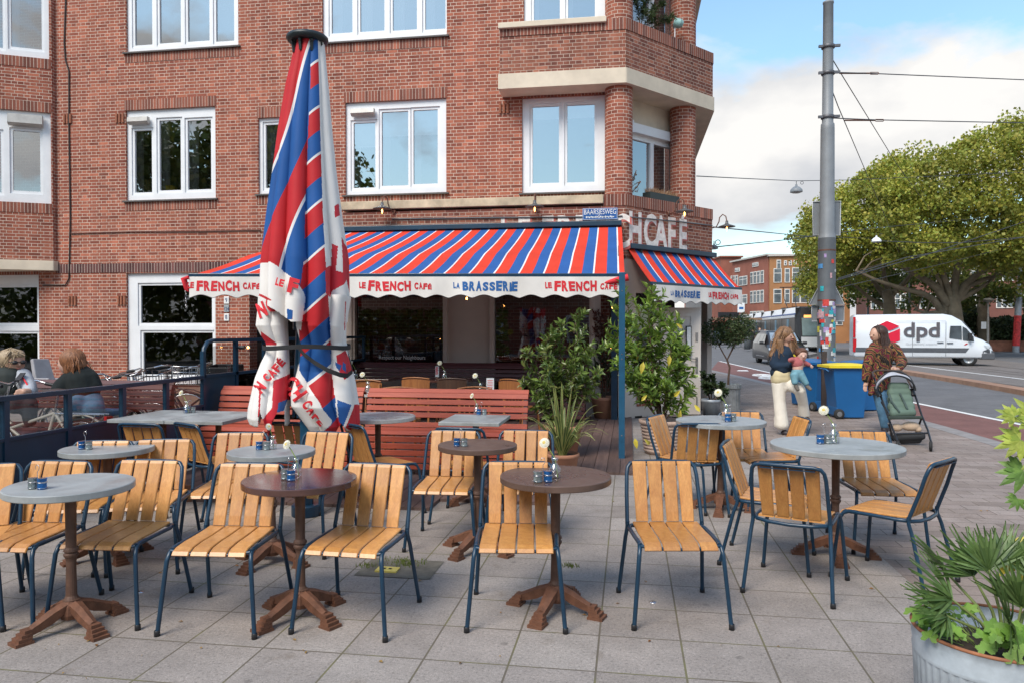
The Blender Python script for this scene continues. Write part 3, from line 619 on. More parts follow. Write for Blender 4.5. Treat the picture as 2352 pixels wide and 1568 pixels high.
# ---- ground floor cafe front
W1 = front.rect(816, 1018, 610, 838); W2 = front.rect(1136, 1354, 610, 908)
E0, E1 = front.uz(1379, 800)[0], front.uz(1420, 800)[0]
mb = MB(); plate(mb, (0, PF, 0), EX, NF, XL, c1.x, 0, ZF0, [W1, W2, (E0, E1, 0, 2.5)], .14)
f = sub('shop_front', mb, creamp)
s = MB()
for w in (W1, W2): plate(s, (0, PF-.03, 0), EX, NF, w[0]-.09, w[1]+.09, w[2]-.09, w[3]+.08, [w], .06)
for x in (1024, 1130, 1362, 806): u = front.uz(x, 750)[0]; s.bx(u-.035, u+.035, PF-.05, PF-.001, 0, ZF0-.02)
obj('moulding', s, creamp, f, bevel=.006)
s = MB(); [s.add([(w[0], PF+.06, w[2]), (w[1], PF+.06, w[2]), (w[1], PF+.06, w[3]), (w[0], PF+.06, w[3])], [(0, 1, 2, 3)]) for w in (W1, W2)]; obj('pane', s, glassd, f)
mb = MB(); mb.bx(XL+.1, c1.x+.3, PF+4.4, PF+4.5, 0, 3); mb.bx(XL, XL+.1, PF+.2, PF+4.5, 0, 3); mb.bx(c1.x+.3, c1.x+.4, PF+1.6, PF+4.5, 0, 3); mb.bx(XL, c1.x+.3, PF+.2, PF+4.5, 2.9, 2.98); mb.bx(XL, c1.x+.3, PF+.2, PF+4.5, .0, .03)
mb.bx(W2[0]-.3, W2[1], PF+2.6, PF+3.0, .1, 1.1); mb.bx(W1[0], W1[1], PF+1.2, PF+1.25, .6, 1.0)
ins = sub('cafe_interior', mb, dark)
mb = MB(); mbb = MB(); rr = random.Random(3)
for i in range(16):
    x = rr.uniform(W1[0], W2[1]); y = PF+rr.uniform(.7, 3.9); z = rr.choice([1.25, 1.5, 1.75, 1.3]); mb.ball((x, y, z), .025, 0, 8, 6); mbb.tube([(x, y, z), (x, y, 2.9)], .006, 4)
for i in range(5): mb.bx(W2[0]+.5+i*.32, W2[0]+.52+i*.32, PF+3.95, PF+4.0, 1.62, 1.66)
mb.bx(W1[0]+.5, W1[0]+1.1, PF+3.5, PF+3.55, 1.62, 1.635); mb.bx(W2[0]+.2, W2[1]-.2, PF+2.9, PF+2.92, 1.08, 1.09)
obj('lights', mb, M_emit('warm cafe lights', (1, .36, .08), 5), ins); obj('flex', mbb, black, ins)
mb = MB()                                                   # bottles and glasses behind the bar, chairs inside
for i in range(36):
    x = W2[0]+.1+i*.055; mb.lathe([(.025, 0), (.025, .14), (.01, .19), (.01, .24)], (x, PF+3.8, 1.15+(.32 if i % 2 else 0)), 6)
obj('bottles', mb, M('bottle glass', (.05, .07, .03), .15, var=.6, scale=9), ins)
# black notice in the left shop window
n_ = thing('window_notice', 'black notice with white script at the foot of the left cafe window', 'sign', (0, 0, 0))
a = front.rect(952, 1018, 886, 905) if False else front.rect(872, 1016, 806, 836)
mb = MB(); mb.bx(a[0], a[1], PF+.065, PF+.075, a[2], a[3]); obj('board', mb, M('matt black', (.006, .006, .007), .7), n_)
mb = MB(); cx = front.uz(921, 821); add_text(mb, 'Respect our Neighbours', frame4((cx[0], PF+.058, cx[1]-.03), EX, ZV), .105, .001, 0, .85); obj('lettering', mb, M('white print', (.75, .75, .73), .6), n_)
# corner pier, diagonal shop window, brick base
mb = MB()
plate(mb, Vector((c1.x, c1.y, 0)), dg_, nd, 0, DL, 0, ZF0, [(.28, .95, .95, 2.2), (1.0, DL-.15, 0, 2.12)], .14); sub('corner_front', mb, creamp)
mb = MB(); q = [(.3, .2), (.93, .2), (.93, .88), (.3, .88)]; mb.add([diag.P(u, z, -.01) for u, z in q], [(0, 1, 2, 3)], 0, [q]); sub('brick_base', mb, brick)
mb = MB(); mb.add([diag.P(u, z, .08) for u, z in ((.28, .95), (.95, .95), (.95, 2.2), (.28, 2.2))], [(0, 1, 2, 3)]); sub('corner_window', mb, glassd)
mb = MB(); mb.add([diag.P(u, z, .9) for u, z in ((0.2, 0), (DL, 0), (DL, 3), (0.2, 3))], [(0, 1, 2, 3)]); sub('lobby', mb, M('dim lobby', (.10, .07, .055), .8))
mb = MB(); a, b_ = diag.P(.26, .93, -.05), diag.P(.97, .93, -.05); mb.bar(a, b_, .08, .05); sub('stone_sill', mb, kerbm)
# open door leaf
dl = thing('open_door', 'tall pale panelled cafe door standing open beside the corner shrub', 'door', (0, 0, 0))
p1 = G(1609, 953); vdir = (RT*1.0+Vector((0, 0, 0))).normalized(); vdir = Vector((cos(radians(8)), sin(radians(8)), 0)); nn = Vector((vdir.y, -vdir.x, 0))
dw = .86; O = Vector((p1.x, p1.y, 0))-vdir*dw; zt = PL(1606, 707, O, nn).z
dp = Plane(O, vdir, nn)
mb = MB(); plate(mb, O, vdir, nn, 0, dw, .02, zt, [(.12, dw-.18, .72, zt-.16), (.12, dw-.18, .12, .58)], .045, back=True)
for h in ((.12, dw-.18, .72, zt-.16), (.12, dw-.18, .12, .58)): mb.add([dp.P(u, z, .018) for u, z in ((h[0], h[2]), (h[1], h[2]), (h[1], h[3]), (h[0], h[3]))], [(0, 1, 2, 3)])
mb.add([dp.P(u, z, .018-.02) for u, z in ((.22, .22), (dw-.28, .22), (dw-.28, .46), (.22, .46))], [(0, 1, 2, 3)])
obj('leaf', mb, doorp, dl)
mb = MB(); u = dw-.075
for z in (.55+.3, 1.42, .98): mb.extr([(-.022, -.08), (.022, -.08), (.022, .08), (-.022, .08)], frame4(dp.P(u, z, -.004), vdir, ZV), .008)
a = dp.P(u, 1.03, -.05); mb.tube([dp.P(u, 1.03, 0), a, a-vdir*.13], .009, 8); mb.tube([dp.P(u, .35, -.02), dp.P(u, .12, -.02)], .011, 6); obj('door_handle', mb, M('brushed door steel', (.33, .31, .29), .4, .7), dl)
mb = MB(); mb.extr([(-.05, -.26), (.05, -.26), (.05, .26), (-.05, .26)], frame4(dp.P(dw-.23, 1.36, -.02), vdir, ZV), .03); o = obj('menu_case', mb, black, dl)
mb = MB(); mb.extr([(-.032, -.24), (.038, -.24), (.038, .24), (-.032, .24)], frame4(dp.P(dw-.23, 1.36, -.052), vdir, ZV), .002); obj('menu', mb, M('menu paper', (.6, .62, .62), .6), o)
# LE FRENCH CAFÉ painted on the fascia: part on the front, part on the diagonal
pr = M('faded white wall paint', (.74, .67, .62), .9, var=.25, scale=12); rd = M('faded red wall paint', (.45, .12, .10), .9, var=.25, scale=12)
zl = diag.uz(1530, 578)[1]; mb = MB(); cap = diag.uz(1530, 503)[1]-zl; sz = cap/.729*1.0
adv = .30
def letter(ch, pl, u, m_, mi, d, off=0.0, du=0, dz=0):
    add_text(m_, ch, frame4(pl.P(u+du, zl+dz, -d), pl.ex, ZV), sz, .0005, off, .62, mi)
for x, ch in ((1163, 'L'), (1203, 'E'), (1257, 'F'), (1297, 'R'), (1335, 'E'), (1378, 'N'), (1425, 'C')):
    u = front.uz(x, 510)[0]; letter(ch, front, u, mb, 1, .003, .018, .03, -.03); letter(ch, front, u, mb, 0, .005, .012)
u0 = diag.uz(1444, 540)[0]; 
for x, ch in ((1459, 'H'), (1493, 'C'), (1518, 'A'), (1542, 'F'), (1568, 'É')):
    u = diag.uz(x, 540)[0]; letter(ch, diag, u, mb, 1, .003, .03, .03, .02); letter(ch, diag, u, mb, 0, .005, .03, 0, .05)
sub('painted_lettering', mb, [pr, rd])
# wall cable
def cable(px, pl, name, label, r=.012, d=-.02, mat=None):
    mb = MB(); mb.tube([pl.P(*pl.uz(x, y), d) for x, y in px], r, 6); return tag(obj(name, mb, mat or M('old black cable', (.035, .025, .022), .7)), label, 'cable', None)
cable([(155, -80), (149, 100), (152, 140), (160, 165), (160, 300), (163, 500), (160, 640), (152, 655), (100, 656)], main, 'wall_cable', 'thin black cable running down the brick wall beside the left bay', .014)
cable([(165, 537), (300, 533), (450, 532), (600, 529)], main, 'wall_cable', 'thin brown cable running level below the left first floor window', .012, mat=M('brown cable', (.14, .06, .045), .8))
cable([(900, 524-20), (1100, 521-20), (1330, 519-20), (1430, 517-20)], front, 'lamp_cable', 'thin grey conduit between the wall lamps above the long awning', .012, mat=greyd)
cable([(1440, 499), (1560, 510), (1634, 519)], diag, 'lamp_cable', 'thin grey conduit across the painted corner wall', .012, mat=greyd)
# gooseneck lamps
def goose(name, p, n, label, s=1.0):
    t = thing(name, label, 'wall lamp', p, atan2(n.y, n.x), 'gooseneck wall lamps'); mb = MB()
    mb.tube([(0, 0, 0), (.02, 0, 0)], .045, 12); mb.tube([(0.01, 0, 0), (.10, 0, .02), (.15, 0, .12), (.16, 0, .2), (.22, 0, .26), (.28, 0, .22), (.30, 0, .12)], .011, 8); obj('arm', mb, rust, t)
    mb = MB(); mb.lathe([(.0, .13), (.025, .13), (.03, .08), (.05, .06), (.16, .02), (.165, .01), (.15, .012), (.04, .05)], (.30, 0, 0), 20); obj('shade', mb, M('pewter shade', (.12, .12, .12), .4, .4), t)
    mb = MB(); mb.ball((.30, 0, -.025), (.035, .035, .055), 0, 10, 8); o = obj('bulb', mb, glassb, t)
    mb = MB(); mb.lathe([(.004, -.07), (.012, -.045), (.012, -.01), (.004, .01)], (.30, 0, 0), 8); obj('filament', mb, warmb, o)
for x, y, pl, lb in ((905, 487, front, 'gooseneck wall lamp above the left half of the long awning'), (1233, 484, front, 'gooseneck wall lamp above the start of the painted letters'), (1535, 491, diag, 'gooseneck wall lamp on the corner wall above the painted word')):
    p = pl.P(*pl.uz(x, y), 0); n = pl.n if x != 905 else Vector((-.5, -1, 0)).normalized()
    if x == 1535: n = Vector((.95, -.3, 0)).normalized()
    goose('wall_lamp', p, n, lb)
goose('wall_lamp', Vector((c2.x, c2.y+.2, G(1637, 528, 0).z if False else PL(1637, 520, (c2.x, 0, 0), Vector((1, 0, 0))).z)), Vector((1, -.2, 0)).normalized(), 'gooseneck wall lamp at the far right edge of the brick corner')
# street name sign
t = thing('street_sign', 'blue enamel street name sign on the brick wall above the awning end', 'street sign', (0, 0, 0)); r = front.rect(1338, 1419, 479, 506)
mb = MB(); mb.bx(r[0], r[1], PF-.03, PF-.005, r[2], r[3]); obj('plate', mb, M('blue enamel', (.010, .085, .30), .3), t, bevel=.004)
mb = MB(); w = (r[1]-r[0]); hh = r[3]-r[2]; cx_ = (r[0]+r[1])/2
plate(mb, (0, PF-.0335, 0), EX, NF, r[0]+.008, r[1]-.008, r[2]+.008, r[3]-.008, [(r[0]+.013, r[1]-.013, r[2]+.013, r[3]-.013)], .001)
add_text(mb, 'BAARSJESWEG', frame4((cx_, PF-.034, r[2]+hh*.47), EX, ZV), .125, .0005, .0, .70)
for i in range(18): mb.bx(cx_-w*.4+i*w*.045, cx_-w*.4+i*w*.045+w*.03, PF-.035, PF-.032, r[2]+hh*.16+.008*(i % 2), r[2]+hh*.33-.006*(i % 3)); 
obj('lettering', mb, M('white print', (.75, .75, .73), .6), t)
# house number plates
for y, s, lb in ((690, '9', 'white enamel house number plate, topmost of three'), (709, '124', 'small silver house number plate, middle of three'), (729, '8', 'white enamel house number plate, lowest of three')):
    u, z = main.uz(521, y); t = thing('house_number', lb, 'number plate', (u, FY, z), 0, 'house number plates'); mb = MB(); mb.bx(-.055, .055, -.02, -.001, -.072, .072); obj('plate', mb, M('white enamel', (.72, .72, .70), .3) if s != '124' else M('pale metal', (.3, .33, .34), .4), t, bevel=.01)
    mb = MB(); add_text(mb, s, frame4((0, -.022, -.04), EX, ZV), .12 if s != '124' else .09, .0005, .001, .8); obj('numeral', mb, M('dark blue print', (.02, .04, .12), .5), t)
# ================================================================ AWNINGS
def M_stripes(name, red, blue, whitec, period, uaxis=0, trans=.15, rough=.8, stops=(0, .48, .92, .985)):
    m, N, L, b = nmat(name); v = coord(N, L, 'UV'); s = N.new('ShaderNodeSeparateXYZ'); L.new(v, s.inputs[0])
    d = N.new('ShaderNodeMath'); d.operation = 'DIVIDE'; L.new(s.outputs[uaxis], d.inputs[0]); d.inputs[1].default_value = period
    f = N.new('ShaderNodeMath'); f.operation = 'FRACT'; L.new(d.outputs[0], f.inputs[0])
    c = ramp(N, L, f.outputs[0], [(stops[0], red), (stops[1], blue), (stops[2], whitec), (stops[3], red)], 'CONSTANT')
    o = coord(N, L, 'Object'); c = mixc(N, L, 1, c, ramp(N, L, noise(N, L, o, 2.5, 5, .6), [(.3, .86), (.7, 1.08)]), 'MULTIPLY')
    L.new(c, b.inputs['Base Color']); b.inputs['Roughness'].default_value = rough; b.inputs['Specular IOR Level'].default_value = .25
    bump(N, L, b, noise(N, L, o, 260, 2), .15, .002)
    out = N['Material Output']; tl = N.new('ShaderNodeBsdfTranslucent'); L.new(c, tl.inputs[0]); mx = N.new('ShaderNodeMixShader'); mx.inputs[0].default_value = trans
    L.new(b.outputs[0], mx.inputs[1]); L.new(tl.outputs[0], mx.inputs[2]); L.new(mx.outputs[0], out.inputs[0]); return m
awn = M_stripes('striped awning cloth', (.72, .058, .030), (.030, .115, .35), (.80, .78, .76), .36)
cloth = M('white awning cloth', (.72, .68, .63), .85, var=.08, scale=3, bmp=.1, bscale=30)
redc = M('red lettering cloth', (.60, .02, .03), .8, var=.06); bluec = M('blue lettering cloth', (.02, .11, .32), .8, var=.06)
def funky(mb, words, pm, mi=0, seed=1):
    """cut-out capitals: words = [(text, height, y0)], pm maps (x, y, d) on the cloth; centred on x = 0"""
    r = random.Random(seed); items = []; x = 0
    for txt, h, y0 in words:
        for ch in txt:
            if ch == ' ': x += h*.35; continue
            w = h*(.62 if ch not in 'IL' else (.20 if ch == 'I' else .42)); items.append((ch, x, y0, h, w)); x += w*1.14
        x += h*.12+.02
    W_ = x
    for ch, px, y0, h, w in items:
        vs, fs = text_geo(ch, 1, .0, .055)
        xs = [v.x for v in vs]; ys = [v.y for v in vs]; x0_, x1_ = min(xs), max(xs); y0_, y1_ = min(ys), max(ys); sh = r.uniform(-.12, .12); hh = h*r.uniform(.92, 1.08); dy = r.uniform(-.04, .04)*h; tp = r.uniform(-.15, .2)
        out = []
        for v in vs:
            a = (v.x-x0_)/(x1_-x0_); b_ = (v.y-y0_)/(y1_-y0_); a = .5+(a-.5)*(1+tp*(b_-.5))+sh*(b_-.5)
            out.append(pm(px+a*w-W_/2, y0+dy+b_*hh, .004))
        mb.add(out, fs, mi)
def awning(name, label, CL, CR, BL, BR, kink, kz, vh, texts, scal, arm=True, npl=60):
    """CL, CR: case ends at the wall; BL, BR: front bar ends; kink = fraction where the cloth folds, kz = its height"""
    t = thing(name, label, 'awning', (0, 0, 0)); CL, CR, BL, BR = map(Vector, (CL, CR, BL, BR)); W_ = (BR-BL).length; wd = (BR-BL).normalized()
    def surf(u, v):
        a = CL.lerp(CR, u); b_ = BL.lerp(BR, u)
        if v < kink: q = a.lerp(b_, v); q.z = a.z+(kz-a.z)*(v/kink)
        else: q = a.lerp(b_, v); q.z = kz+(b_.z-kz)*((v-kink)/(1-kink))
        if kz != 0: q.z -= .02*sin(pi*min(1, v/kink if v < kink else (v-kink)/(1-kink)))
        return q
    mb = MB(); mb.grid(lambda u, v: surf(u, v), npl, 18, 0, True, lambda u, v: (u*W_, v)); mb.grid(lambda u, v: surf(1-u, v)-ZV*.006, npl, 18, 0, True, lambda u, v: ((1-u)*W_, v))
    o = obj('canopy', mb, awn, t)
    n = wd.cross(ZV).normalized()
    mb = MB(); mb.bar(BL-wd*.02, BR+wd*.02, .05, .055); obj('front_bar', mb, navy, t, bevel=.008)
    mb = MB(); mb.bar(CL+Vector((0, 0, .05)), CR+Vector((0, 0, .05)), .16, .09); obj('case', mb, navyb, t, bevel=.01)
    per = scal
    def pm(x, y, d):                                      # x along the bar from its left end, y up from the bar
        w = x/W_; fl = .018*sin(x*5.1)+.010*sin(x*13+1); k = min(1, max(0, -y/vh)); return BL.lerp(BR, w)+ZV*(y-.02)+n*(.03+d+fl*k)
    def bot(x): return -(vh-.045*abs(sin(pi*x/per))**1.4)
    mb = MB(); N_ = int(W_/.02)
    mb.grid(lambda u, v: pm(u*W_, bot(u*W_)*v, 0), N_, 5, 0); mb.grid(lambda u, v: pm((1-u)*W_, bot((1-u)*W_)*v, -.006), N_, 5, 0)
    f = obj('valance', mb, cloth, t)
    mb = MB(); mb.tube([pm(i*W_/N_, bot(i*W_/N_), -.002) for i in range(N_+1)], .005, 4); obj('piping', mb, M('grey piping', (.18, .17, .17), .8), f)
    for xc, words, mat, sd in texts:
        mb = MB(); funky(mb, words, lambda x, y, d: pm(xc+x, y, d), 0, sd); obj('lettering', mb, mat, f)
    if arm:
        mb = MB()
        for u in (.18, .8):
            a, b_ = CL.lerp(CR, u), BL.lerp(BR, u-.05); m_ = a.lerp(b_, .5)+wd*.5; a = a-ZV*.05; m_.z = min(a.z, b_.z)-.02; mb.tube([a, m_], .025, 8); mb.tube([m_, b_-ZV*.03], .022, 8)
        obj('folding_arm', mb, cream, t)
    return t, pm, n
AY = 2.62
BLp, BRp = None, None
zb = 2.33
BRp = DD(1435, 634, 10.55); BLp = DD(437, 632, 10.55); zb = (BRp.z+BLp.z)/2
BLp = Vector((BLp.x, BLp.y, zb)); BRp = Vector((BRp.x, BRp.y, zb))
zc = PY(1430, 520, PF-.12).z
CRp = Vector((PY(1428, 520, PF-.12).x, PF-.12, zc)); CLp = Vector((PY(735, 520, PF-.12).x, PF-.12, zc))
kz = DD(1200, 583, 11.45).z
LF = [('LE', .085, -.165), ('FRENCH', .145, -.205), ('CAFÉ', .09, -.18)]; BR_ = [('LA', .085, -.165), ('BRASSERIE', .135, -.205)]
dpx = (BRp-BLp).length/(1435-437)
tx = lambda x: (x-437)*dpx
awning('striped_awning', 'long red, white and blue striped awning stretched over the cafe terrace', CLp, CRp, BLp, BRp, .62, kz, .30,
       [(tx(519), LF, redc, 2), (tx(912), LF, redc, 5), (tx(1119), BR_, bluec, 3), (tx(1338), LF, redc, 8)], .335)
mb = MB(); p = BLp+Vector((-.06, -.03, -.03)); mb.tube([p+Vector((.06, 0, 0)), p+Vector((-.02, 0, -.02)), p+Vector((.02, 0, -.17)), p+Vector((.05, 0, -.2))], [.03, .045, .03, .01], 8); o = obj('rolled_cloth', mb, redc, [c for c in bpy.data.objects if c.name == 'striped_awning'][0])
mb = MB(); q = BRp+Vector((.05, -.05, -.03)); mb.tube([q-Vector((.45, 0, .10)), q-Vector((.2, 0, .05)), q], [.01, .04, .05], 8); obj('rolled_cloth', mb, redc, bpy.data.objects['striped_awning'])
mb = MB()
for k in range(5):
    c = BLp+Vector((-.06, -.02, -.24-.05*k)); mb.tube([c+Vector((.011*cos(a*pi/4)*(k % 2), .011*cos(a*pi/4)*(1-k % 2), .026*sin(a*pi/4))) for a in range(8)], .003, 4, closed=True)
tag(obj('hanging_chain', mb, chrome), 'short steel chain hanging from the left end of the long awning', 'chain')
# second awning on the corner
f2 = PL(1497, 652, diag.P(0, 0, -.6), diag.n); g2 = PL(1701, 663, diag.P(0, 0, -.6), diag.n); zz = (f2.z+g2.z)/2; f2.z = g2.z = zz
a2 = diag.P(*diag.uz(1441, 576), -.02); b2_ = diag.P(*diag.uz(1637, 590), -.02); z2 = (a2.z+b2_.z)/2; a2.z = b2_.z = z2
sc2 = (g2-f2).length/(1701-1497)
awning('corner_awning', 'shorter striped awning round the corner over the open cafe door', a2, b2_, f2, g2, .999, zz, .30,
       [((1567-1497)*sc2, [('LA', .08, -.17), ('BRASSERIE', .125, -.2)], bluec, 4), ((1652-1497)*sc2*1.02, [('LE', .085, -.17), ('FRENCH', .13, -.2), ('CAFÉ', .085, -.18)], redc, 6)], .30, arm=False, npl=30)
# ================================================================ CHAIRS
def slatpath(mb, pts, w, th, sx, mi=0):                      # a slat: pts (y,z) with thickness, centred on sx(y,z), rounded long edges
    n = len(pts)
    for i in range(n-1): pass
    vs = []
    for i, (y, z) in enumerate(pts):
        a = Vector(pts[max(i-1, 0)]); b_ = Vector(pts[min(i+1, n-1)]); t = (b_-a).normalized(); nn_ = Vector((-t.y, t.x))
        x0, ww = sx(i/(n-1)); e = .004
        for (ox, oz) in ((-ww/2+e, -th/2), (ww/2-e, -th/2), (ww/2, -th/2+e), (ww/2, th/2-e), (ww/2-e, th/2), (-ww/2+e, th/2), (-ww/2, th/2-e), (-ww/2, -th/2+e)):
            vs.append((x0+ox, y+nn_.x*oz, z+nn_.y*oz))
    fs = [(i*8+k, i*8+(k+1) % 8, (i+1)*8+(k+1) % 8, (i+1)*8+k) for i in range(n-1) for k in range(8)]
    fs += [tuple(range(7, -1, -1)), tuple((n-1)*8+k for k in range(8))]
    mb.add(vs, fs, mi)
def make_chair():
    t = thing('terrace_chair', 'x', 'chair', (0, 0, 0)); r = .0115
    mb = MB(); hoop = []
    for s in (-1,):
        hoop = [(-.214, .175, .43), (-.213, .185, .46), (-.208, .235, .60), (-.203, .262, .695), (-.196, .278, .738), (-.178, .288, .760), (-.145, .292, .767), (0, .300, .769)]
    hoop = hoop + [(-x, y, z) for x, y, z in hoop[-2::-1]]; mb.tube(hoop, r, 8)
    rail = [(-.205, -.20, .418), (-.212, -.05, .424), (-.212, .12, .424), (-.19, .18, .423), (-.12, .205, .418), (0, .212, .414)]; rail = rail+[(-x, y, z) for x, y, z in rail[-2::-1]]
    mb.tube(rail, r, 8); fb = [(-.207, -.205, .415), (-.12, -.218, .404), (0, -.222, .400), (.12, -.218, .404), (.207, -.205, .415)]; mb.tube(fb, .009, 8)
    mb.bar((-.15, .292, .748), (.15, .292, .748), .022, .005); obj('frame', mb, navy, t)
    for s in (-1, 1):
        mb = MB(); mb.tube([(s*.208, -.12, .424), (s*.208, -.175, .421), (s*.212, -.208, .405), (s*.218, -.226, .37), (s*.226, -.236, .28), (s*.25, -.262, .012)], r, 8); l = obj('leg', mb, navy, t)
        mb = MB(); mb.lathe([(0, 0), (.015, 0), (.0145, .028), (.0125, .03)], (s*.251, -.263, 0), 10); obj('rubber_foot', mb, black, l)
        mb = MB(); mb.tube([(s*.212, .176, .45), (s*.214, .178, .41), (s*.220, .20, .35), (s*.245, .283, .012)], r, 8); l = obj('leg', mb, navy, t)
        mb = MB(); mb.lathe([(0, 0), (.015, 0), (.0145, .028), (.0125, .03)], (s*.246, .285, 0), 10); obj('rubber_foot', mb, black, l)
    mb = MB(); k = 4
    for i in range(k):
        c = (i-1.5)
        slatpath(mb, [(-.232, .397), (-.222, .412), (-.19, .424), (-.10, .431), (0, .432), (.10, .436), (.165, .441)], .09, .014, lambda u, c=c: (c*(.098-.004*u), .088))
    obj('seat', mb, wood, t)
    mb = MB()
    for i in range(k):
        c = (i-1.5)
        slatpath(mb, [(.163, .450), (.178, .50), (.205, .575), (.232, .655), (.257, .725), (.268, .757), (.278, .770)], .085, .013, lambda u, c=c: (c*(.087+.0*u), .068+.013*u))
    obj('backrest', mb, wood, t)
    return t
LOC = {'FL': (-.25, -.262), 'FR': (.25, -.262), 'RL': (-.245, .284), 'RR': (.245, .284)}
def fit(feet):
    P = [(Vector(LOC[k]), G(*v)) for k, v in feet.items()]; n = len(P)
    ca = sum((p[0] for p in P), Vector((0, 0)))/n; cb = sum((p[1].xy for p in P), Vector((0, 0)))/n
    sn = sum((a-ca).x*(b.xy-cb).y-(a-ca).y*(b.xy-cb).x for a, b in P); cs = sum((a-ca).dot(b.xy-cb) for a, b in P); th = atan2(sn, cs)
    R = Matrix.Rotation(th, 2); c = cb-R @ ca; return (c.x, c.y, 0), th
def hoopat(x, y, deg):
    th = radians(deg); p = G(x, y, .768); q = Matrix.Rotation(th, 2) @ Vector((0, .292)); return (p.x-q.x, p.y-q.y, 0), th
GF, GA = 'slatted oak chairs on the terrace', None
CH = [
 (fit({'FL': (353, 1466), 'FR': (582, 1464), 'RL': (490, 1367)}), 'slatted oak chair in the front row, just left of the glossy dark round table'),
 (fit({'FL': (656, 1464), 'FR': (876, 1478), 'RR': (977, 1376), 'RL': (779, 1362)}), 'slatted oak chair in the front row, just right of the glossy dark round table'),
 (fit({'FL': (1055, 1460), 'FR': (1298, 1457), 'RL': (1090, 1362), 'RR': (1305, 1358)}), 'slatted oak chair in the front row, half behind the matt brown round table'),
 (fit({'FL': (1441, 1455), 'FR': (1686, 1448), 'RL': (1412, 1358), 'RR': (1629, 1351)}), 'slatted oak chair in the front row, alone to the right of the brown round table'),
 (fit({'FL': (90, 1444), 'FR': (301, 1445), 'RR': (455, 1353), 'RL': (264, 1357)}), 'slatted oak chair in the front row, just right of the front grey round table'),
 (fit({'FR': (63, 1446), 'RR': (243, 1360), 'RL': (51, 1367)}), 'slatted oak chair in the front row, just left of the front grey round table'),
 (hoopat(-42, 1068, 28), 'slatted oak chair cut off by the left edge of the picture'),
 (fit({'FL': (411, 1283), 'FR': (578, 1281)}), 'slatted oak chair, second row, left of the zinc table by the parasol base'),
 (fit({'FL': (592, 1271), 'FR': (745, 1283)}), 'slatted oak chair, second row, right of the zinc table by the parasol base'),
 (fit({'FL': (926, 1267), 'FR': (1088, 1269), 'RL': (976, 1220)}), 'slatted oak chair in the second row, left of the small brown round table'),
 (fit({'FL': (1104, 1270), 'FR': (1268, 1268), 'RR': (1294, 1221)}), 'slatted oak chair in the second row, right of the small brown round table'),
 (hoopat(380, 1010, 16), 'slatted oak chair in the second row, right of the grey table by the blue screen'),
 (hoopat(240, 1013, 14), 'slatted oak chair in the second row, left behind the grey table by the blue screen'),
 (hoopat(318, 973, 178), 'slatted oak chair seen from behind, tucked under the left of the two square tables'),
 (hoopat(425, 973, 150), 'slatted oak chair seen from behind, turned half right at the right square table'),
 (hoopat(668, 970, 180), 'slatted oak chair seen from behind, right behind the parasol pole'),
 (hoopat(806, 974, 140), 'slatted oak chair seen from behind by the marble table, turned half right'),
 (hoopat(1054, 983, 178), 'slatted oak chair seen from behind, at the small square zinc table'),
 (fit({'FR': (1755, 1297), 'RR': (1684, 1362), 'RL': (1924, 1404), 'FL': (1955, 1327)}), 'slatted oak chair with its back to the viewer, nearest at the large right table'),
 (fit({'RL': (1645, 1295), 'FL': (1866, 1325)}), 'slatted oak chair at the left side of the large right table, facing it'),
 (fit({'FR': (1923, 1336), 'RR': (2118, 1387), 'FL': (1986, 1270)}), 'slatted oak chair side on at the right of the large round table, beside the palm'),
 (hoopat(1978, 991, 4), 'slatted oak chair behind the large right table, facing the viewer'),
 (hoopat(1845, 960, -82), 'slatted oak chair facing left at the far small table, below the feet of the mother'),
 (hoopat(1607, 973, 186), 'slatted oak chair with its back to the viewer at the far small round table'),
 (hoopat(1503, 955, 66), 'slatted oak chair facing right beside the ribbed clay pot'),
 (hoopat(1700, 946, 2), 'slatted oak chair behind the far small round table, facing the viewer'),
]
ch0 = make_chair()
for i, ((loc, th), lb) in enumerate(CH):
    if i == 0: ch0.location = loc; ch0.rotation_euler = (0, 0, th); ch0['label'] = lb; ch0['group'] = GF
    else: dup(ch0, loc, th, lb, GF)
# ================================================================ TABLES
def M_zinc(name, a, b_, rough=.4, spec=.5):
    m, N, L, b = nmat(name); v = coord(N, L, 'Object'); oi = N.new('ShaderNodeObjectInfo'); va = N.new('ShaderNodeVectorMath'); va.operation = 'ADD'; L.new(v, va.inputs[0])
    mm = N.new('ShaderNodeMath'); mm.operation = 'MULTIPLY'; mm.inputs[1].default_value = 50; L.new(oi.outputs['Random'], mm.inputs[0]); L.new(mm.outputs[0], va.inputs[1])
    n = noise(N, L, va.outputs[0], 9, 8, .68, .6); n2 = noise(N, L, va.outputs[0], 2.2, 4, .6, 1.5)
    c = mixc(N, L, .55, ramp(N, L, n, [(.32, a), (.66, b_)]), ramp(N, L, n2, [(.35, a), (.62, b_)]))
    L.new(c, b.inputs['Base Color']); L.new(ramp(N, L, n2, [(.35, rough*.7), (.65, rough*1.4)]), b.inputs['Roughness']); b.inputs['Specular IOR Level'].default_value = spec
    bump(N, L, b, n, .06, .003); return m
zinc = M_zinc('zinc table top', (.20, .215, .215), (.34, .355, .35)); brownt = M_zinc('brown stone table top', (.075, .042, .03), (.13, .08, .06), .38)
gloss = M_zinc('glossy brown table top', (.05, .02, .015), (.10, .045, .035), .12, .8); marb = M_zinc('marble table top', (.34, .33, .31), (.50, .48, .45), .3)
iron = M('rusty cast iron', (.155, .066, .036), .7, .15, var=.35, scale=18, bmp=.6, bscale=120); ironc = M('brown cast column', (.10, .052, .034), .6, .2, var=.3, scale=14)
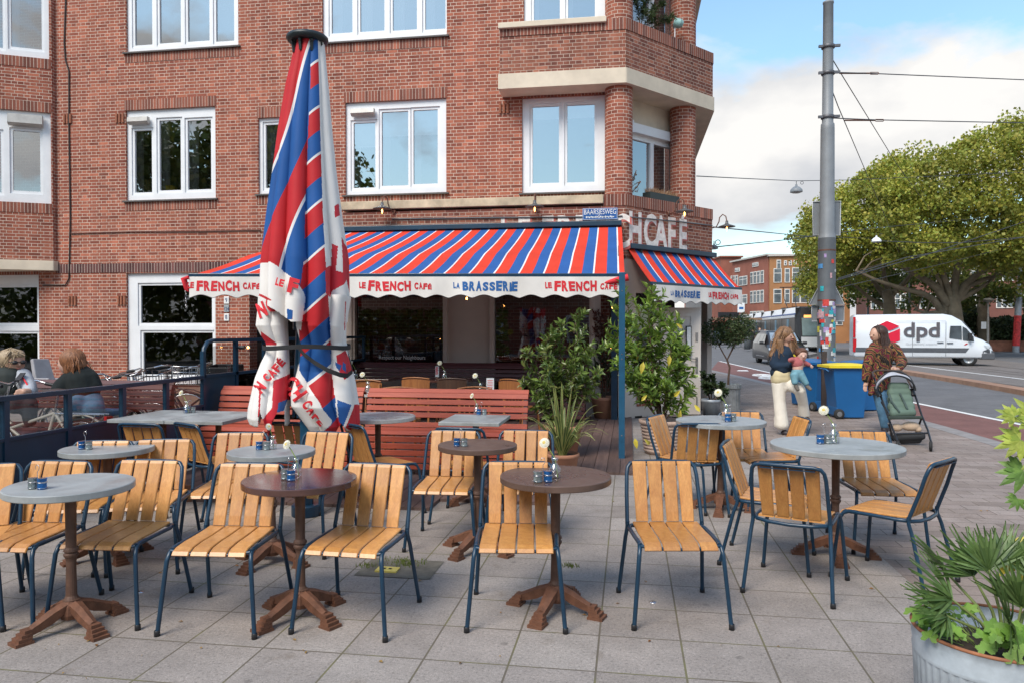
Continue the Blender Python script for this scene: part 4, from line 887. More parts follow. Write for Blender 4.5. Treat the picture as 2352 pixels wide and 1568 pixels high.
def top_mesh(r, square=None, th=.032):
    mb = MB()
    if square: a, b_ = square; mb.bx(-a/2, a/2, -b_/2, b_/2, -th, 0)
    else: mb.lathe([(0, -th-.004), (r-.004, -th-.004), (r, -th), (r, -.004), (r-.004, 0), (0, 0)], (0, 0, 0), 64, smooth=False)
    return mb
def make_table(name, mat, r=.30, H=.745, square=None, label='x', loc=(0, 0, 0), rz=0, base_rot=0, group='pedestal tables on the terrace', th=.032, iron_=None):
    t = thing(name, label, 'table', loc, rz, group); mb = top_mesh(r, square, th); mb.v = [(x, y, z+H) for x, y, z in mb.v]; obj('tabletop', mb, mat, t, bevel=.003 if square else 0)
    h = H-th; mb = MB()
    mb.lathe([(.07, h), (.07, h-.012), (.03, h-.03), (.027, h-.06), (.025, .42), (.034, .41), (.036, .40), (.028, .392), (.036, .384), (.034, .374), (.027, .364), (.023, .35), (.027, .17), (.034, .155), (.042, .15), (.036, .14), (.045, .13)], (0, 0, 0), 16, smooth=False); obj('column', mb, iron_ or ironc, t)
    mb = MB(); mb.lathe([(.040, .15), (.055, .125), (.06, .08), (.05, .055), (0, .05)], (0, 0, 0), 8, smooth=False, a0=pi/8)
    for k in range(4):
        a = base_rot+pi/4+k*pi/2; R = Matrix.Rotation(a, 4, 'Z'); st = len(mb.v); L_ = .27
        secs = [(.03, .15, .05, .034), (.10, .125, .065, .030), (.16, .095, .055, .026), (.205, .075, .045, .022)]; vs = []
        for x, zt_, dz, w in secs: vs += [(x, -w, zt_-.012), (x, 0, zt_), (x, w, zt_-.012), (x, w*.8, zt_-dz), (x, -w*.8, zt_-dz)]
        mb.add(vs, [(i*5+j, i*5+(j+1) % 5, (i+1)*5+(j+1) % 5, (i+1)*5+j) for i in range(3) for j in range(5)]+[(15, 16, 17, 18, 19)])
        for q in range(4): x1 = .222+.016*q; w = .026+.005*q; mb.bx(.195+q*.004, x1+.012, -w, w, .062-.0165*(q+1)+.002, .0655-.0165*q)
        mb.bx(.197, .275, -.042, .042, 0, .012)
        mb.xf(R, st)
    obj('base', mb, iron, t); return t
T = {}
tab = [('round_table', zinc, .30, (162, 1110), .745, 22, 'front left grey zinc round table on a rusty four footed base'),
       ('round_table', gloss, .30, (689, 1097), .745, 18, 'front round table with a glossy dark brown top that mirrors the red bench'),
       ('round_table', brownt, .303, (1276, 1090), .745, 28, 'front round table with a matt dark brown top, nearest the middle'),
       ('round_table', zinc, .29, (247, 1026), .745, 10, 'round grey table beside the dark blue screen, second row left'),
       ('round_table', zinc, .28, (624, 1033), .745, 30, 'round zinc table beside the foot of the closed parasol'),
       ('round_table', brownt, .275, (1097, 1019), .745, 20, 'small brown round table in front of the red bench, second row'),
       ('round_table', zinc, .425, (1920, 1020), .76, 40, 'large pale zinc round table on the right among four chairs'),
       ('round_table', zinc, .375, (1655, 964), .77, 35, 'small far zinc round table between the clay pot and the mother with baby'),
       ('round_table', marb, .34, (868, 954), .76, 20, 'white marble topped round table in front of the red bench by the parasol')]
for nm, mt, r, px, H, br, lb in tab:
    p = G(px[0], px[1], H); t = make_table(nm, mt, r, H, None, lb, (p.x, p.y, 0), 0, radians(br)); T[px] = (p, H)
    t['group'] = 'pedestal tables on the terrace'
for px, sq, lb in (((375, 952), (.55, .80), 'left one of two grey square tables pushed together by the blue screen'), ((490, 954), (.55, .80), 'right one of two grey square tables pushed together by the blue screen'), ((1093, 960), (.53, .62), 'single grey square table in front of the middle of the red bench')):
    p = G(px[0], px[1], .75)
    if px[0] == 490: p = T[(375, 952)][0]+Vector((.556, .0, 0))
    make_table('square_table', zinc, .3, .75, sq, lb, (p.x, p.y, 0), 0, 0, th=.03); T[px] = (p, .75)
D0 = .028
for px, sq, mt, H, lb in (((1027, 869), None, gloss, .75, 'round table by the cafe window with a thin pale rim'), ((868, 899), None, marb, .75, 'pale round table under the awning just behind the red bench'), ((1110, 904), (.95, .55), gloss, .75, 'dark rectangular table under the awning behind the red bench'), ((858, 867), (.7, .6), gloss, .75, 'dark square table under the awning beside the closed parasol')):
    p = G(px[0], px[1], H+D0); t = make_table('square_table' if sq else 'round_table', mt, .42 if px[0] == 1027 else .36, H, sq, lb, (p.x, p.y, D0), 0, .3); T[px] = (p, H+D0)
# ---------------------------------------------------------------- things on the tables
tin = M('blue printed tin', (.012, .10, .30), .3, .3, var=.5, scale=45); tin2 = M('grey printed tin', (.22, .26, .26), .35, .4, var=.5, scale=45)
whitep = M('white petals', (.80, .78, .66), .6, var=.04); yel = M('flower centre', (.55, .42, .12), .7); stemm = M('pale stem', (.22, .30, .07), .6); water = M_glass('water', refl=.05, trans=.88, fres=False)
def make_caddy():
    t = thing('condiment_caddy', 'x', 'condiment caddy'); mb = MB()
    for x in (-.026, .026):
        for z in (.008, .035): mb.tube([(x+.024*cos(a*pi/6), .024*sin(a*pi/6), z) for a in range(12)], .0013, 4, closed=True)
    mb.tube([(0, 0, .004), (0, 0, .085), (-.008, 0, .095), (-.011, 0, .108), (-.006, 0, .12), (.004, 0, .121), (.010, 0, .11), (.007, 0, .097)], .0016, 5); obj('rack', mb, chrome, t)
    for x, m_ in ((-.026, tin), (.026, tin2)):
        mb = MB(); mb.lathe([(0, .002), (.021, .002), (.021, .05), (.0225, .05), (.0225, .055), (0, .055)], (x, 0, 0), 16, smooth=False); o = obj('tin', mb, m_, t)
        mb = MB(); mb.lathe([(.0215, .0), (.0215, .007)], (x, 0, .032), 16); mb.lathe([(0, .0), (.019, .0)], (x, 0, .0555), 16); obj('tin_band', mb, chrome, o)
    return t
def make_vase(bend=-.05, h=.17, tall=True):
    t = thing('flower_vase', 'x', 'flower vase'); mb = MB()
    mb.lathe([(0, .002), (.03, .002), (.033, .02), (.033, .05), (.018, .07), (.013, .082), (.022, .105), (.021, .105), (.0115, .082), (.016, .07), (.031, .05)], (0, 0, 0), 20); obj('glass', mb, glassb, t)
    mb = MB(); mb.lathe([(0, .004), (.029, .004), (.031, .045), (0, .045)], (0, 0, 0), 16); obj('water', mb, water, t)
    mb = MB(); mb.tube([(.015, 0, .006), (.008, 0, .06), (0, 0, .1), (bend*.6, 0, h-.02), (bend, 0, h)], .0026, 6); s = obj('stem', mb, stemm, t)
    mb = MB(); c = Vector((bend, -.004, h+.004)); nn_ = Vector((-.35, -.85, .4)).normalized(); R = nn_.to_track_quat('Z', 'Y').to_matrix()
    for ring, (rr, n, zz_) in enumerate(((.028, 26, 0), (.022, 22, .004), (.015, 16, .007))):
        for k in range(n):
            a = 2*pi*k/n+ring*.1; w = .0042; e = Vector((cos(a), sin(a), 0)); f = Vector((-sin(a), cos(a), 0))
            mb.add([c+R @ (e*.006+ZV*zz_), c+R @ (e*rr*.6-f*w+ZV*(zz_+.004)), c+R @ (e*rr+ZV*(zz_+.001)), c+R @ (e*rr*.6+f*w+ZV*(zz_+.004))], [(0, 1, 2, 3)])
    f = obj('flower', mb, whitep, t); mb = MB(); mb.ball(c+R @ Vector((0, 0, .007)), (.010, .010, .004), 0, 10, 6, R); obj('flower_centre', mb, yel, f); return t
cad = make_caddy(); vas = make_vase(); used = [False, False]
def put(kind, px, H, rz, lb, s=1.0):
    p = G(px[0], px[1], H); i = 0 if kind == 'c' else 1; g = ('condiment caddies on the tables', 'single flower vases on the tables')[i]; src = (cad, vas)[i]
    if not used[i]: src.location = p; src.rotation_euler = (0, 0, radians(rz)); src['label'] = lb; src['group'] = g; used[i] = True; o = src
    else: o = dup(src, p, radians(rz), lb, g)
    o.scale = (s, s, s)
put('c', (86, 1122), .745, 180, 'blue and grey tins in a wire caddy on the front left grey table')
put('c', (662, 1101), .745, 150, 'blue and grey tins in a wire caddy on the glossy dark table')
put('v', (680, 1094), .745, 0, 'clear vase with a tilted white flower on the glossy dark table')
put('c', (1247, 1106), .745, 200, 'blue and grey tins in a wire caddy on the matt brown table', 1.05)
put('v', (1274, 1098), .745, 10, 'clear vase with a white flower leaning left on the matt brown table', 1.1)
put('c', (196, 1031), .745, 0, 'blue and grey tins in a wire caddy on the grey table by the blue screen')
put('c', (604, 1032), .745, 0, 'blue and grey tins in a wire caddy on the zinc table by the parasol')
put('v', (626, 1031), .745, 80, 'small vase with a white flower on the zinc table by the parasol', .9)
put('c', (1058, 1024), .745, 0, 'blue and grey tins in a wire caddy on the small brown table')
put('c', (1893, 1018), .76, 20, 'blue and grey tins in a wire caddy on the large right table', 1.15)
put('v', (1914, 1017), .76, 0, 'vase with a large white flower on the large right table', 1.3)
put('c', (1678, 967), .77, 40, 'blue tins in a wire caddy on the far small round table', 1.2)
put('v', (1668, 964), .77, 0, 'vase with a white flower on the far small round table', 1.35)
put('v', (429, 948), .75, 0, 'vase with a white flower on the pushed together square tables', 1.1)
put('c', (437, 947), .75, 30, 'tins in a wire caddy on the pushed together square tables')
put('v', (1095, 951), .75, -20, 'vase with a white flower on the single square table', 1.0)
put('c', (1106, 952), .75, 10, 'tins in a wire caddy on the single square table', 1.0)
put('v', (845, 902), .778, 20, 'vase with a white flower on the pale table behind the red bench', 1.3)
put('v', (1104, 906), .778, 10, 'vase with a white flower on the dark table behind the red bench', 1.3)
put('c', (1118, 908), .778, 0, 'tins in a wire caddy on the dark table behind the red bench', 1.3)
put('v', (1021, 872), .778, 20, 'vase with a flower on the round table at the cafe window', 1.5)
put('v', (817, 868), .778, 0, 'small vase on the dark table beside the closed parasol', 1.4)
for px, c, lb in (((1126, 906), 0, 'white menu card standing on the dark table behind the red bench'), ((1004, 869), 1, 'red and white menu card standing on the round table at the window')):
    p = G(px[0], px[1], .778); t = thing('menu_card', lb, 'menu card', p, 0, 'standing menu cards'); mb = MB(); mb.bx(-.045 if not c else -.03, .045 if not c else .03, -.003, .003, .03, .2); obj('card', mb, M('menu paper', (.7, .7, .68), .6), t)
    mb = MB(); mb.bx(-.02, .02, -.02, .02, 0, .03)
    mb2 = MB(); [mb2.bx(-.032 if not c else -.024, .03 if not c else .02-.01*(k % 2), -.0045, -.0035, .17-.02*k, .176-.02*k+(.008 if c else 0)) for k in range(6)]; obj('print', mb2, redc, t); obj('stand', mb, rust, t)
# ================================================================ BENCHES, SCREENS
def bench(name, label, x0, x1, yb, ztop, mat, group=None, dark_=False, z0=.0):
    """slatted settle whose seat faces the camera (-Y); yb = Y of the top of the back"""
    t = thing(name, label, 'bench', ((x0+x1)/2, yb-.3, z0), 0, group); L_ = x1-x0; h = ztop
    prof = [(.335, h-.035), (.30, h), (.255, h-.045), (.235, h-.115), (.215, h-.185), (.195, h-.255), (.175, .475)]
    seat_ = [(.12, .435), (.045, .432), (-.03, .435), (-.105, .438), (-.175, .425)]
    skirt = [(-.222, .37), (-.232, .30), (-.236, .23), (-.238, .16), (-.238, .09)]
    def slats(pr, nm, tn):
        mb = MB()
        for i, (y, z) in enumerate(pr):
            a = tn(i, y, z); R = Matrix.Rotation(a, 3, 'X'); mb.box((0, y, z), (L_, .056, .022), 0, 0, R)
        return obj(nm, mb, mat, t, bevel=.003)
    slats(prof, 'backrest', lambda i, y, z: (radians(-25), radians(50), radians(66), radians(74), radians(76), radians(76), radians(76))[i])
    slats(seat_, 'seat', lambda i, y, z: radians(3) if i < 4 else radians(35)); slats(skirt, 'front_panel', lambda i, y, z: radians(90))
    for s in (-1, 1):
        mb = MB(); x = s*(L_/2-.03); poly = [(.33, 0), (.30, h-.03), (.25, h-.06), (.15, .42), (-.17, .41), (-.205, .36), (-.22, 0)]
        mb.extr([(p[0], p[1]) for p in poly], Matrix(((0, 0, 1, x-.02), (1, 0, 0, 0), (0, 1, 0, 0), (0, 0, 0, 1))), .04); obj('end_panel', mb, redwoodd, t)
    return t
XS = -4.78
bench('red_bench', 'red slatted bench on the left against the dark blue screen', XS+.1, -2.95, 8.0, .84, redwood, 'red slatted benches', z0=.028)
bench('red_bench', 'red slatted bench right of the closed parasol, ending at the big shrub', -2.90, -1.08, 8.0, .835, redwood, 'red slatted benches', z0=.028)
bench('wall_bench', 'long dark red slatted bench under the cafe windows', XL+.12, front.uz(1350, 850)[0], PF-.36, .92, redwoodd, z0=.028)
def yfromx(x):
    t_ = (x-1176)/FPX; D = -XS/(.156-.988*t_); return D*(.988+.156*t_)
sc = thing('glass_screen', 'low dark blue metal screen with glass panes along the left of the terrace', 'screen', (XS, 6, 0))
PYs = [4.35, yfromx(8), yfromx(153.5), yfromx(279.5), yfromx(379.5), yfromx(465)]; ZT = 1.01
def spx(mb, y0, y1, z0, z1, t_=.022): mb.bx(-t_, t_, y0-6, y1-6, z0, z1)
for i, y in enumerate(PYs):
    mb = MB(); spx(mb, y-.025, y+.025, 0, ZT-.02 if i < 5 else 1.30); 
    if i < 5: mb.tube([(.03, y-6+.03, .3+.05*k) for k in range(2)], .006, 5)
    obj('post', mb, navy, sc)
mb = MB(); spx(mb, 4.3, PYs[5], ZT-.02, ZT+.02, .026); spx(mb, 4.3, PYs[5], .675, .705, .02); spx(mb, 4.3, PYs[5], .03, .06, .02); obj('rail', mb, navy, sc, bevel=.004)
for i in range(5):
    mb = MB(); spx(mb, PYs[i]+.03, PYs[i+1]-.03, .06, .675, .008); obj('lower_panel', mb, navyb, sc)
    mb = MB(); mb.add([(0, PYs[i]+.03-6, .705), (0, PYs[i+1]-.03-6, .705), (0, PYs[i+1]-.03-6, ZT-.02), (0, PYs[i]+.03-6, ZT-.02)], [(0, 1, 2, 3)]); obj('glass_pane', mb, screenm, sc)
s2 = thing('tall_glass_screen', 'taller dark blue glass screen with a rounded corner, beside the doorway', 'screen', (XS, 6, 0))
yy = [PYs[5], yfromx(540), yfromx(606), 11.6, 12.9]; ZU = 1.42
mb = MB(); y4 = PYs[5]-6; mb.tube([(0, y4, 1.02), (0, y4, 1.22), (0, y4+.02, 1.33), (0, y4+.09, 1.40), (0, y4+.2, ZU)], .026, 8); mb.bx(-.025, .025, y4+.2, 6.95, ZU-.022, ZU+.022); mb.bx(-.022, .022, y4, 6.95, 1.0, 1.035); obj('rail', mb, navy, s2)
for y in yy[1:]: mb = MB(); spx(mb, y-.028, y+.028, 0, ZU-.02); obj('post', mb, navy, s2)
for i in range(4):
    mb = MB(); spx(mb, yy[i]+.03, yy[i+1]-.03, .06, 1.0, .008); obj('lower_panel', mb, screenm if i else navyb, s2)
    mb = MB(); mb.add([(0, yy[i]+.03-6, 1.035), (0, yy[i+1]-.03-6, 1.035), (0, yy[i+1]-.03-6, ZU-.03), (0, yy[i]+.05-6, ZU-.08)], [(0, 1, 2, 3)]); obj('glass_pane', mb, screenm, s2)
def bulb_lamp(p, d, label):
    t = thing('festoon_lamp', label, 'lamp', p, 0, 'bare bulb lamps'); mb = MB(); d = Vector(d); mb.tube([(0, 0, -.14), (0, 0, -.02), d*.05, d*.09], .008, 6); mb.tube([d*.06, d*.13], .024, 10); obj('holder', mb, black, t)
    mb = MB(); mb.ball(d*.18, .032, 0, 10, 8); o = obj('bulb', mb, glassb, t); mb = MB(); mb.ball(d*.175, .014, 0, 8, 6); obj('filament', mb, warmb, o)
bulb_lamp(Vector((XS, yfromx(540)-.02, 1.33)), (1, 0, 0), 'bare amber bulb on the post of the tall screen')
bp_ = G(1428, 1056)
post = thing('awning_post', 'tall dark blue square steel post at the right edge of the deck', 'post', (bp_.x, bp_.y, 0)); mb = MB(); mb.bx(-.036, .036, -.036, .036, 0, 2.22); mb.bx(-.08, .08, -.08, .08, 0, .012)
obj('shaft', mb, M('mid blue steel paint', (.012, .075, .14), .35, var=.2), post, bevel=.004)
mb = MB(); [mb.tube([(0, -.037, z), (0, -.040, z)], .008, 8) for z in (.3, 1.2, 1.26, 2.0)]; obj('bolts', mb, chrome, post)
post2 = thing('awning_post', 'dark blue steel post against the cafe wall beside the entrance', 'post', (PY(1411, 800, PF-.3).x, PF-.3, 0)); mb = MB(); mb.bx(-.05, .05, -.05, .05, 0, 3.0); mb.bx(-.09, .09, -.09, .09, 0, .02); obj('shaft', mb, navy, post2)
for (x, y, D, lb) in ((1404, 798, 11.5, 'lit amber bulb among the shrub leaves at post height'), (1407, 706, 11.5, 'lit amber bulb high in the shrub by the wall post'), (1072, 686, 11.6, 'lit amber bulb hanging under the awning before the pillar'), (1420, 640, 11.3, 'lit amber bulb right under the end of the long awning')):
    p = DD(x, y, D); t = thing('hanging_bulb', lb, 'lamp', p, 0, 'bare bulb lamps'); mb = MB(); mb.ball((0, 0, 0), (.026, .026, .035), 0, 10, 8); o = obj('bulb', mb, glassb, t); mb = MB(); mb.ball((0, 0, 0), (.015, .015, .022), 0, 8, 6); obj('filament', mb, warmb, o); mb = MB(); mb.tube([(0, 0, .03), (0, 0, .09)], .014, 8); mb.tube([(0, 0, .09), (0, 0, .5)], .004, 4); obj('holder', mb, black, t)
# ================================================================ CLOSED PARASOL
pb = G(703, 1182); K = (pb-EYE).dot(FW)/FPX
par = thing('closed_parasol', 'tall closed red, white and blue striped cafe parasol strapped round its pole', 'parasol', (pb.x, pb.y, 0), YAW+.26)
mb = MB(); mb.bx(-.045, .045, -.045, .045, .0, 3.6); obj('pole', mb, M('mid blue steel paint', (.012, .075, .14), .35, var=.2), par, bevel=.006)
mb = MB(); mb.lathe([(0, 0), (.115, 0), (.118, .01), (.118, .085), (.11, .095), (0, .095)], (0, 0, 0), 28, smooth=False); mb.lathe([(.06, .095), (.06, .22), (0, .22)], (0, 0, 0), 16, smooth=False); obj('base', mb, navy, par)
mb = MB()
for z in (.42, .5, .54): mb.tube([(0, -.046, z), (0, -.05, z)], .008, 8)
mb.tube([(.085+.03*cos(a*pi/6), -.1, .50-.05*abs(sin(a*pi/12))*0+.03*sin(a*pi/6)) for a in range(12)], .004, 5, closed=True); mb.tube([(0, -.05, .53), (.085, -.1, .53)], .004, 5); obj('fittings', mb, chrome, par)
PX = lambda x: (x-703)*K
PZ = lambda y: 1.53-(y-760)*K
vd = lambda pts: [((600+a/3.41)*.91875, (650+b/3.41)*.91875) for a, b in pts]
def inside(pt, poly):
    x, y = pt; c = False; n = len(poly); j = n-1
    for i in range(n):
        xi, yi = poly[i]; xj, yj = poly[j]
        if (yi > y) != (yj > y) and x < (xj-xi)*(y-yi)/(yj-yi)+xi: c = not c
        j = i
    return c
def span(poly, y):
    xs = []; n = len(poly)
    for i in range(n):
        (xa, ya), (xb, yb) = poly[i], poly[(i+1) % n]
        if (ya > y) != (yb > y): xs.append(xa+(xb-xa)*(y-ya)/(yb-ya))
    return (min(xs), max(xs)) if xs else None
SU = [(683, 100), (674, 150), (662, 200), (645, 300), (632, 400), (618, 500), (606, 600), (602, 700), (602, 741), (799, 741), (804, 690), (803, 600), (788, 500), (775, 400), (765, 300), (757, 200), (752, 150), (748, 100)]
SL = vd([(185, 210), (175, 420), (160, 560), (200, 640), (240, 700), (246, 750), (235, 800), (200, 870), (150, 1000), (95, 1250), (88, 1330), (110, 1385), (150, 1402), (190, 1380), (200, 1250), (228, 1330), (262, 1490), (300, 1340), (340, 1270), (395, 1260), (397, 1385), (415, 1408), (440, 1380), (440, 960), (432, 740), (424, 540), (440, 300), (440, 210)])
SR = vd([(470, 210), (470, 560), (515, 730), (497, 860), (440, 1050), (416, 1130), (420, 1230), (500, 1340), (570, 1440), (620, 1482), (700, 1478), (760, 1482), (800, 1462), (835, 1400), (850, 1370), (900, 1440), (970, 1458), (1020, 1400), (1016, 1250), (985, 1050), (960, 940), (925, 780), (905, 700), (905, 560), (945, 330), (950, 210)])
PA = M_stripes('parasol stripes', (.50, .022, .028), (.018, .095, .31), (.74, .72, .70), 1.0, trans=.08, rough=.62, stops=(0, .47, .93, .99))
CW = M('parasol white cloth', (.74, .71, .67), .7, var=.05, scale=3); CRd = M('parasol red cloth', (.52, .012, .025), .62, var=.08, scale=3); CB = M('parasol blue cloth', (.018, .095, .31), .62, var=.08, scale=3)
lin = lambda v, pts: next((a[1]+(b[1]-a[1])*(v-a[0])/(b[0]-a[0]) for a, b in zip(pts, pts[1:]) if a[0] <= v <= b[0]), pts[-1][1] if v > pts[-1][0] else pts[0][1])
XBn = [(100, 716), (200, 717), (300, 712), (450, 706), (600, 702), (700, 690), (800, 690)]
XWn = [(100, 733), (300, 737), (500, 742), (600, 747), (750, 757), (850, 760), (920, 768), (1000, 775)]
WH = [vd(p) for p in ([(180, 60), (220, 42), (290, 42), (350, 80), (420, 140), (500, 205), (560, 300), (570, 340), (530, 600), (470, 560), (470, 440), (400, 420), (250, 320), (180, 290)], [(150, 290), (260, 350), (425, 400), (425, 500), (425, 700), (435, 960), (310, 1010), (300, 1230), (200, 1260), (200, 1420), (80, 1420), (80, 1250), (150, 1000), (240, 780), (345, 755), (345, 700), (230, 610), (150, 560)],
     [(497, 900), (560, 1000), (600, 1070), (680, 1190), (700, 1240), (775, 1340), (770, 1370), (690, 1450), (620, 1500), (560, 1440), (400, 1240), (400, 1100), (450, 1000)])]
RD = [vd(p) for p in ([(728, 95), (775, 60), (780, -120), (830, -100), (812, 105), (872, 118), (860, -180), (955, -60), (955, 250), (935, 290), (905, 170), (880, 215), (780, 275), (765, 335), (728, 300)], [(205, 605), (335, 705), (330, 722), (240, 722), (205, 690)], [(310, 1010), (445, 960), (445, 1180), (400, 1190), (300, 1340), (262, 1500), (222, 1330), (300, 1230)],
     [(690, 1452), (775, 1370), (840, 1300), (850, 1400), (780, 1500), (690, 1500)], [(810, 810), (890, 765), (975, 940), (880, 1010), (830, 930)], [(960, 1230), (1030, 1240), (1030, 1420), (970, 1470), (885, 1410)], [(885, 360), (895, 360), (892, 600), (884, 600)], [(200, 1040), (215, 1040), (200, 1380), (188, 1380)])]+[[(767, 480), (779, 470), (781, 498), (769, 506)]]
BL_ = [vd(p) for p in ([(805, 860), (858, 890), (840, 935), (810, 900)], [(815, 1168), (935, 1220), (865, 1405), (830, 1350)], [(868, 860), (890, 880), (895, 950), (860, 920)], [(350, 1190), (420, 1170), (390, 1260), (340, 1270)])]
def paint(x, y):
    for p in BL_:
        if inside((x, y), p): return 3
    for p in RD:
        if inside((x, y), p): return 2
    for p in WH:
        if inside((x, y), p): return 1
    if x > lin(y, XWn): return 1
    if x < 690 and y > 735: return 1
    return 0
def loft(sil, y0, y1, dep, N, amp, nr, nt=230, ph=0, cut=True, amp0=None, yoff=0):
    mb = MB(); rows = [y0+(y1-y0)*i/nr for i in range(nr+1)]; P = []
    for y in rows:
        s_ = span(sil, min(max(y, min(p[1] for p in sil)+.5), max(p[1] for p in sil)-.5)); c = (s_[0]+s_[1])/2; w = (s_[1]-s_[0])/2
        v = (y-y0)/(y1-y0); am = (amp0 if amp0 is not None else amp)*(1-v)+amp*v; row = []
        for k in range(nt):
            a = 2*pi*k/nt; f = abs(cos(N*a/2+ph+.25*sin(2*a+v*1.5)))**.7; sec = .3*cos(3*a+ph*2+v*2)
            rr = 1-am+am*f; dr = 1-am*1.3+am*1.3*f+am*.5*sec
            row.append((c+w*cos(a)*rr, y, -dep(y)*sin(a)*dr*w*K+yoff))
        P.append(row)
    vs = [(PX(p[0]), -p[2] if False else p[2], PZ(p[1])) for r in P for p in r]; fs = []; ms = []; uvs = []
    for i in range(nr):
        for k in range(nt):
            k2 = (k+1) % nt; x = (P[i][k][0]+P[i][k2][0])/2; y = (rows[i]+rows[i+1])/2
            if cut and not inside((x, y), sil): continue
            m_ = paint(x, y); q = (i*nt+k, i*nt+k2, (i+1)*nt+k2, (i+1)*nt+k); fs.append(q); ms.append(m_)
            nar = x > lin(y, XBn) or y > 742; pl_ = int(N*k/nt)
            uv = []
            for (ii, kk) in ((i, k), (i, k2), (i+1, k2), (i+1, k)):
                px_, py_ = P[ii][kk][0], P[ii][kk][1]
                u = (px_*.9+py_-60)/108 if nar and y < 800 else ((px_*.8+py_-100)/150 if nar else -(px_+.34*py_+9*sin(py_/70))/104+.3)
                uv.append((u % 1000, 0))
            uvs.append(uv)
    o = len(mb.v); mb.v += vs; mb.f += fs; mb.m += ms; mb.sm += [True]*len(fs); mb.uv += uvs; return mb
dp1 = lambda y: .9
SUC = [(x, y) for x, y in SU if y < 700 and x < 700]; SUC = [(x-6, y) for x, y in SUC][::1]
SUC = [(670, 96)]+[(x-6, y) for x, y in SU if x < 650 and y < 690]+[(596, 690), (640, 714), (676, 741), (690, 741), (808, 741)]+[(x+8, y) for x, y in SU if x > 760 and y < 730]+[(765, 96)]
up = loft(SU, 100, 740, dp1, 10, .26, 420, nt=420, amp0=.10, cut=False, ph=.5); kf_ = [i for i, f in enumerate(up.f) if inside((703+sum(up.v[k][0] for k in f)/4/K, 760-(sum(up.v[k][2] for k in f)/4-1.53)/K), SUC)]
up.f = [up.f[i] for i in kf_]; up.m = [up.m[i] for i in kf_]; up.sm = [True]*len(kf_); up.uv = [up.uv[i] for i in kf_]
obj('canopy', up, [PA, CW, CRd, CB], par)
lo = loft(SL, 680, 1036, lambda y: 1.1 if y > 600 else .8, 5, .20, 220, 200, .8, yoff=.0); obj('hanging_fold', lo, [PA, CW, CRd, CB], par)
lo = loft(SR, 680, 1036, lambda y: 1.6 if y < 750 else max(1.0, 1.6-(y-750)*.006), 7, .22, 220, 300, .3); obj('hanging_fold', lo, [PA, CW, CRd, CB], par)
def ppoint(sil, x, y, dep, out=.0):
    s_ = span(sil, y); c = (s_[0]+s_[1])/2; w = (s_[1]-s_[0])/2; q = max(.05, 1-((x-c)/w)**2); return Vector((PX(x), -dep*sqrt(q)*w*K*1.02-out, PZ(y)))
mb = MB()
def ptext(words, cx, cy, ang, sil, dep, seed, out=.006):
    mb = MB()
    a = radians(ang)
    funky(mb, words, lambda x, y, d: ppoint(sil, cx+(x*cos(a)-y*sin(a))/K, cy-(x*sin(a)+y*cos(a))/K, dep, out), 0, seed); obj('lettering', mb, redc, par)
ptext([('LE', .06, 0), ('F', .13, -.03)], 670, 670, -16, SU, .9, 1)
ptext([('NCK', .11, 0)] if False else [('NCH', .115, 0)], 642, 716, 24, SL, 1.1, 2); ptext([('CH', .13, 0)], 690, 727, -20, SU, .9, 3) if False else None
ptext([('N', .10, -.03), ('CAFÉ', .075, -.02)], 634, 856, 50, SL, 1.1, 4); ptext([('CH', .13, -.06), ('CAFÉ', .085, -.04)], 706, 922, -50, SR, .95, 5)
mb = MB()
ring = []
for k in range(40):
    a = 2*pi*k/40; ring.append((PX(707)+.352*cos(a), .29*sin(a)-.03, PZ(796)+.008*sin(3*a)))
vs = [(x, y, z+dz) for x, y, z in ring for dz in (-.018, .018)]; mb.add(vs, [(2*k, 2*((k+1) % 40), 2*((k+1) % 40)+1, 2*k+1) for k in range(40)], 0, None, True)
dpts = vd([(510, 745), (560, 800), (640, 860), (740, 920), (840, 960), (900, 972), (950, 940), (915, 800), (905, 725)])
st = [ppoint(SR, x, y, 1.15, .05) for x, y in dpts]; vs = [(p.x, p.y, p.z+dz) for p in st for dz in (-.02, .018)]; mb.add(vs, [(2*k, 2*k+2, 2*k+3, 2*k+1) for k in range(len(st)-1)], 0, None, True)
obj('strap', mb, M('black webbing strap', (.018, .018, .02), .8), par)
mb = MB(); zc_ = PZ(98); mb.lathe([(0, .045), (.10, .042), (.155, .03), (.168, .018), (.17, .0), (.155, -.02), (.13, -.028), (.06, -.02), (.05, -.3)], (PX(710), 0, zc_), 32); mb.lathe([(.03, .045), (.03, .055), (0, .058)], (PX(710), 0, zc_), 12)
for k in range(8):
    a = 2*pi*k/8+.3; e = Vector((cos(a), sin(a), 0)); c = Vector((PX(710), 0, zc_)); mb.bar(c+e*.05-ZV*.02, c+e*.13-ZV*.06, .02, .03); mb.bar(c+e*.125-ZV*.03, c+e*.11-ZV*.12, .02, .02)
obj('top_cap', mb, M('black green cap', (.012, .02, .022), .45), par)
mb = MB()
for k in range(8):
    a = 2*pi*k/8+.2; e = Vector((cos(a), sin(a), 0)); mb.bar(e*.06+ZV*PZ(735), e*.1+ZV*PZ(955), .025, .02)
mb.lathe([(.045, PZ(760)), (.1, PZ(758)), (.1, PZ(740)), (.045, PZ(738))], (0, 0, 0), 14); obj('folded_ribs', mb, navy, par)
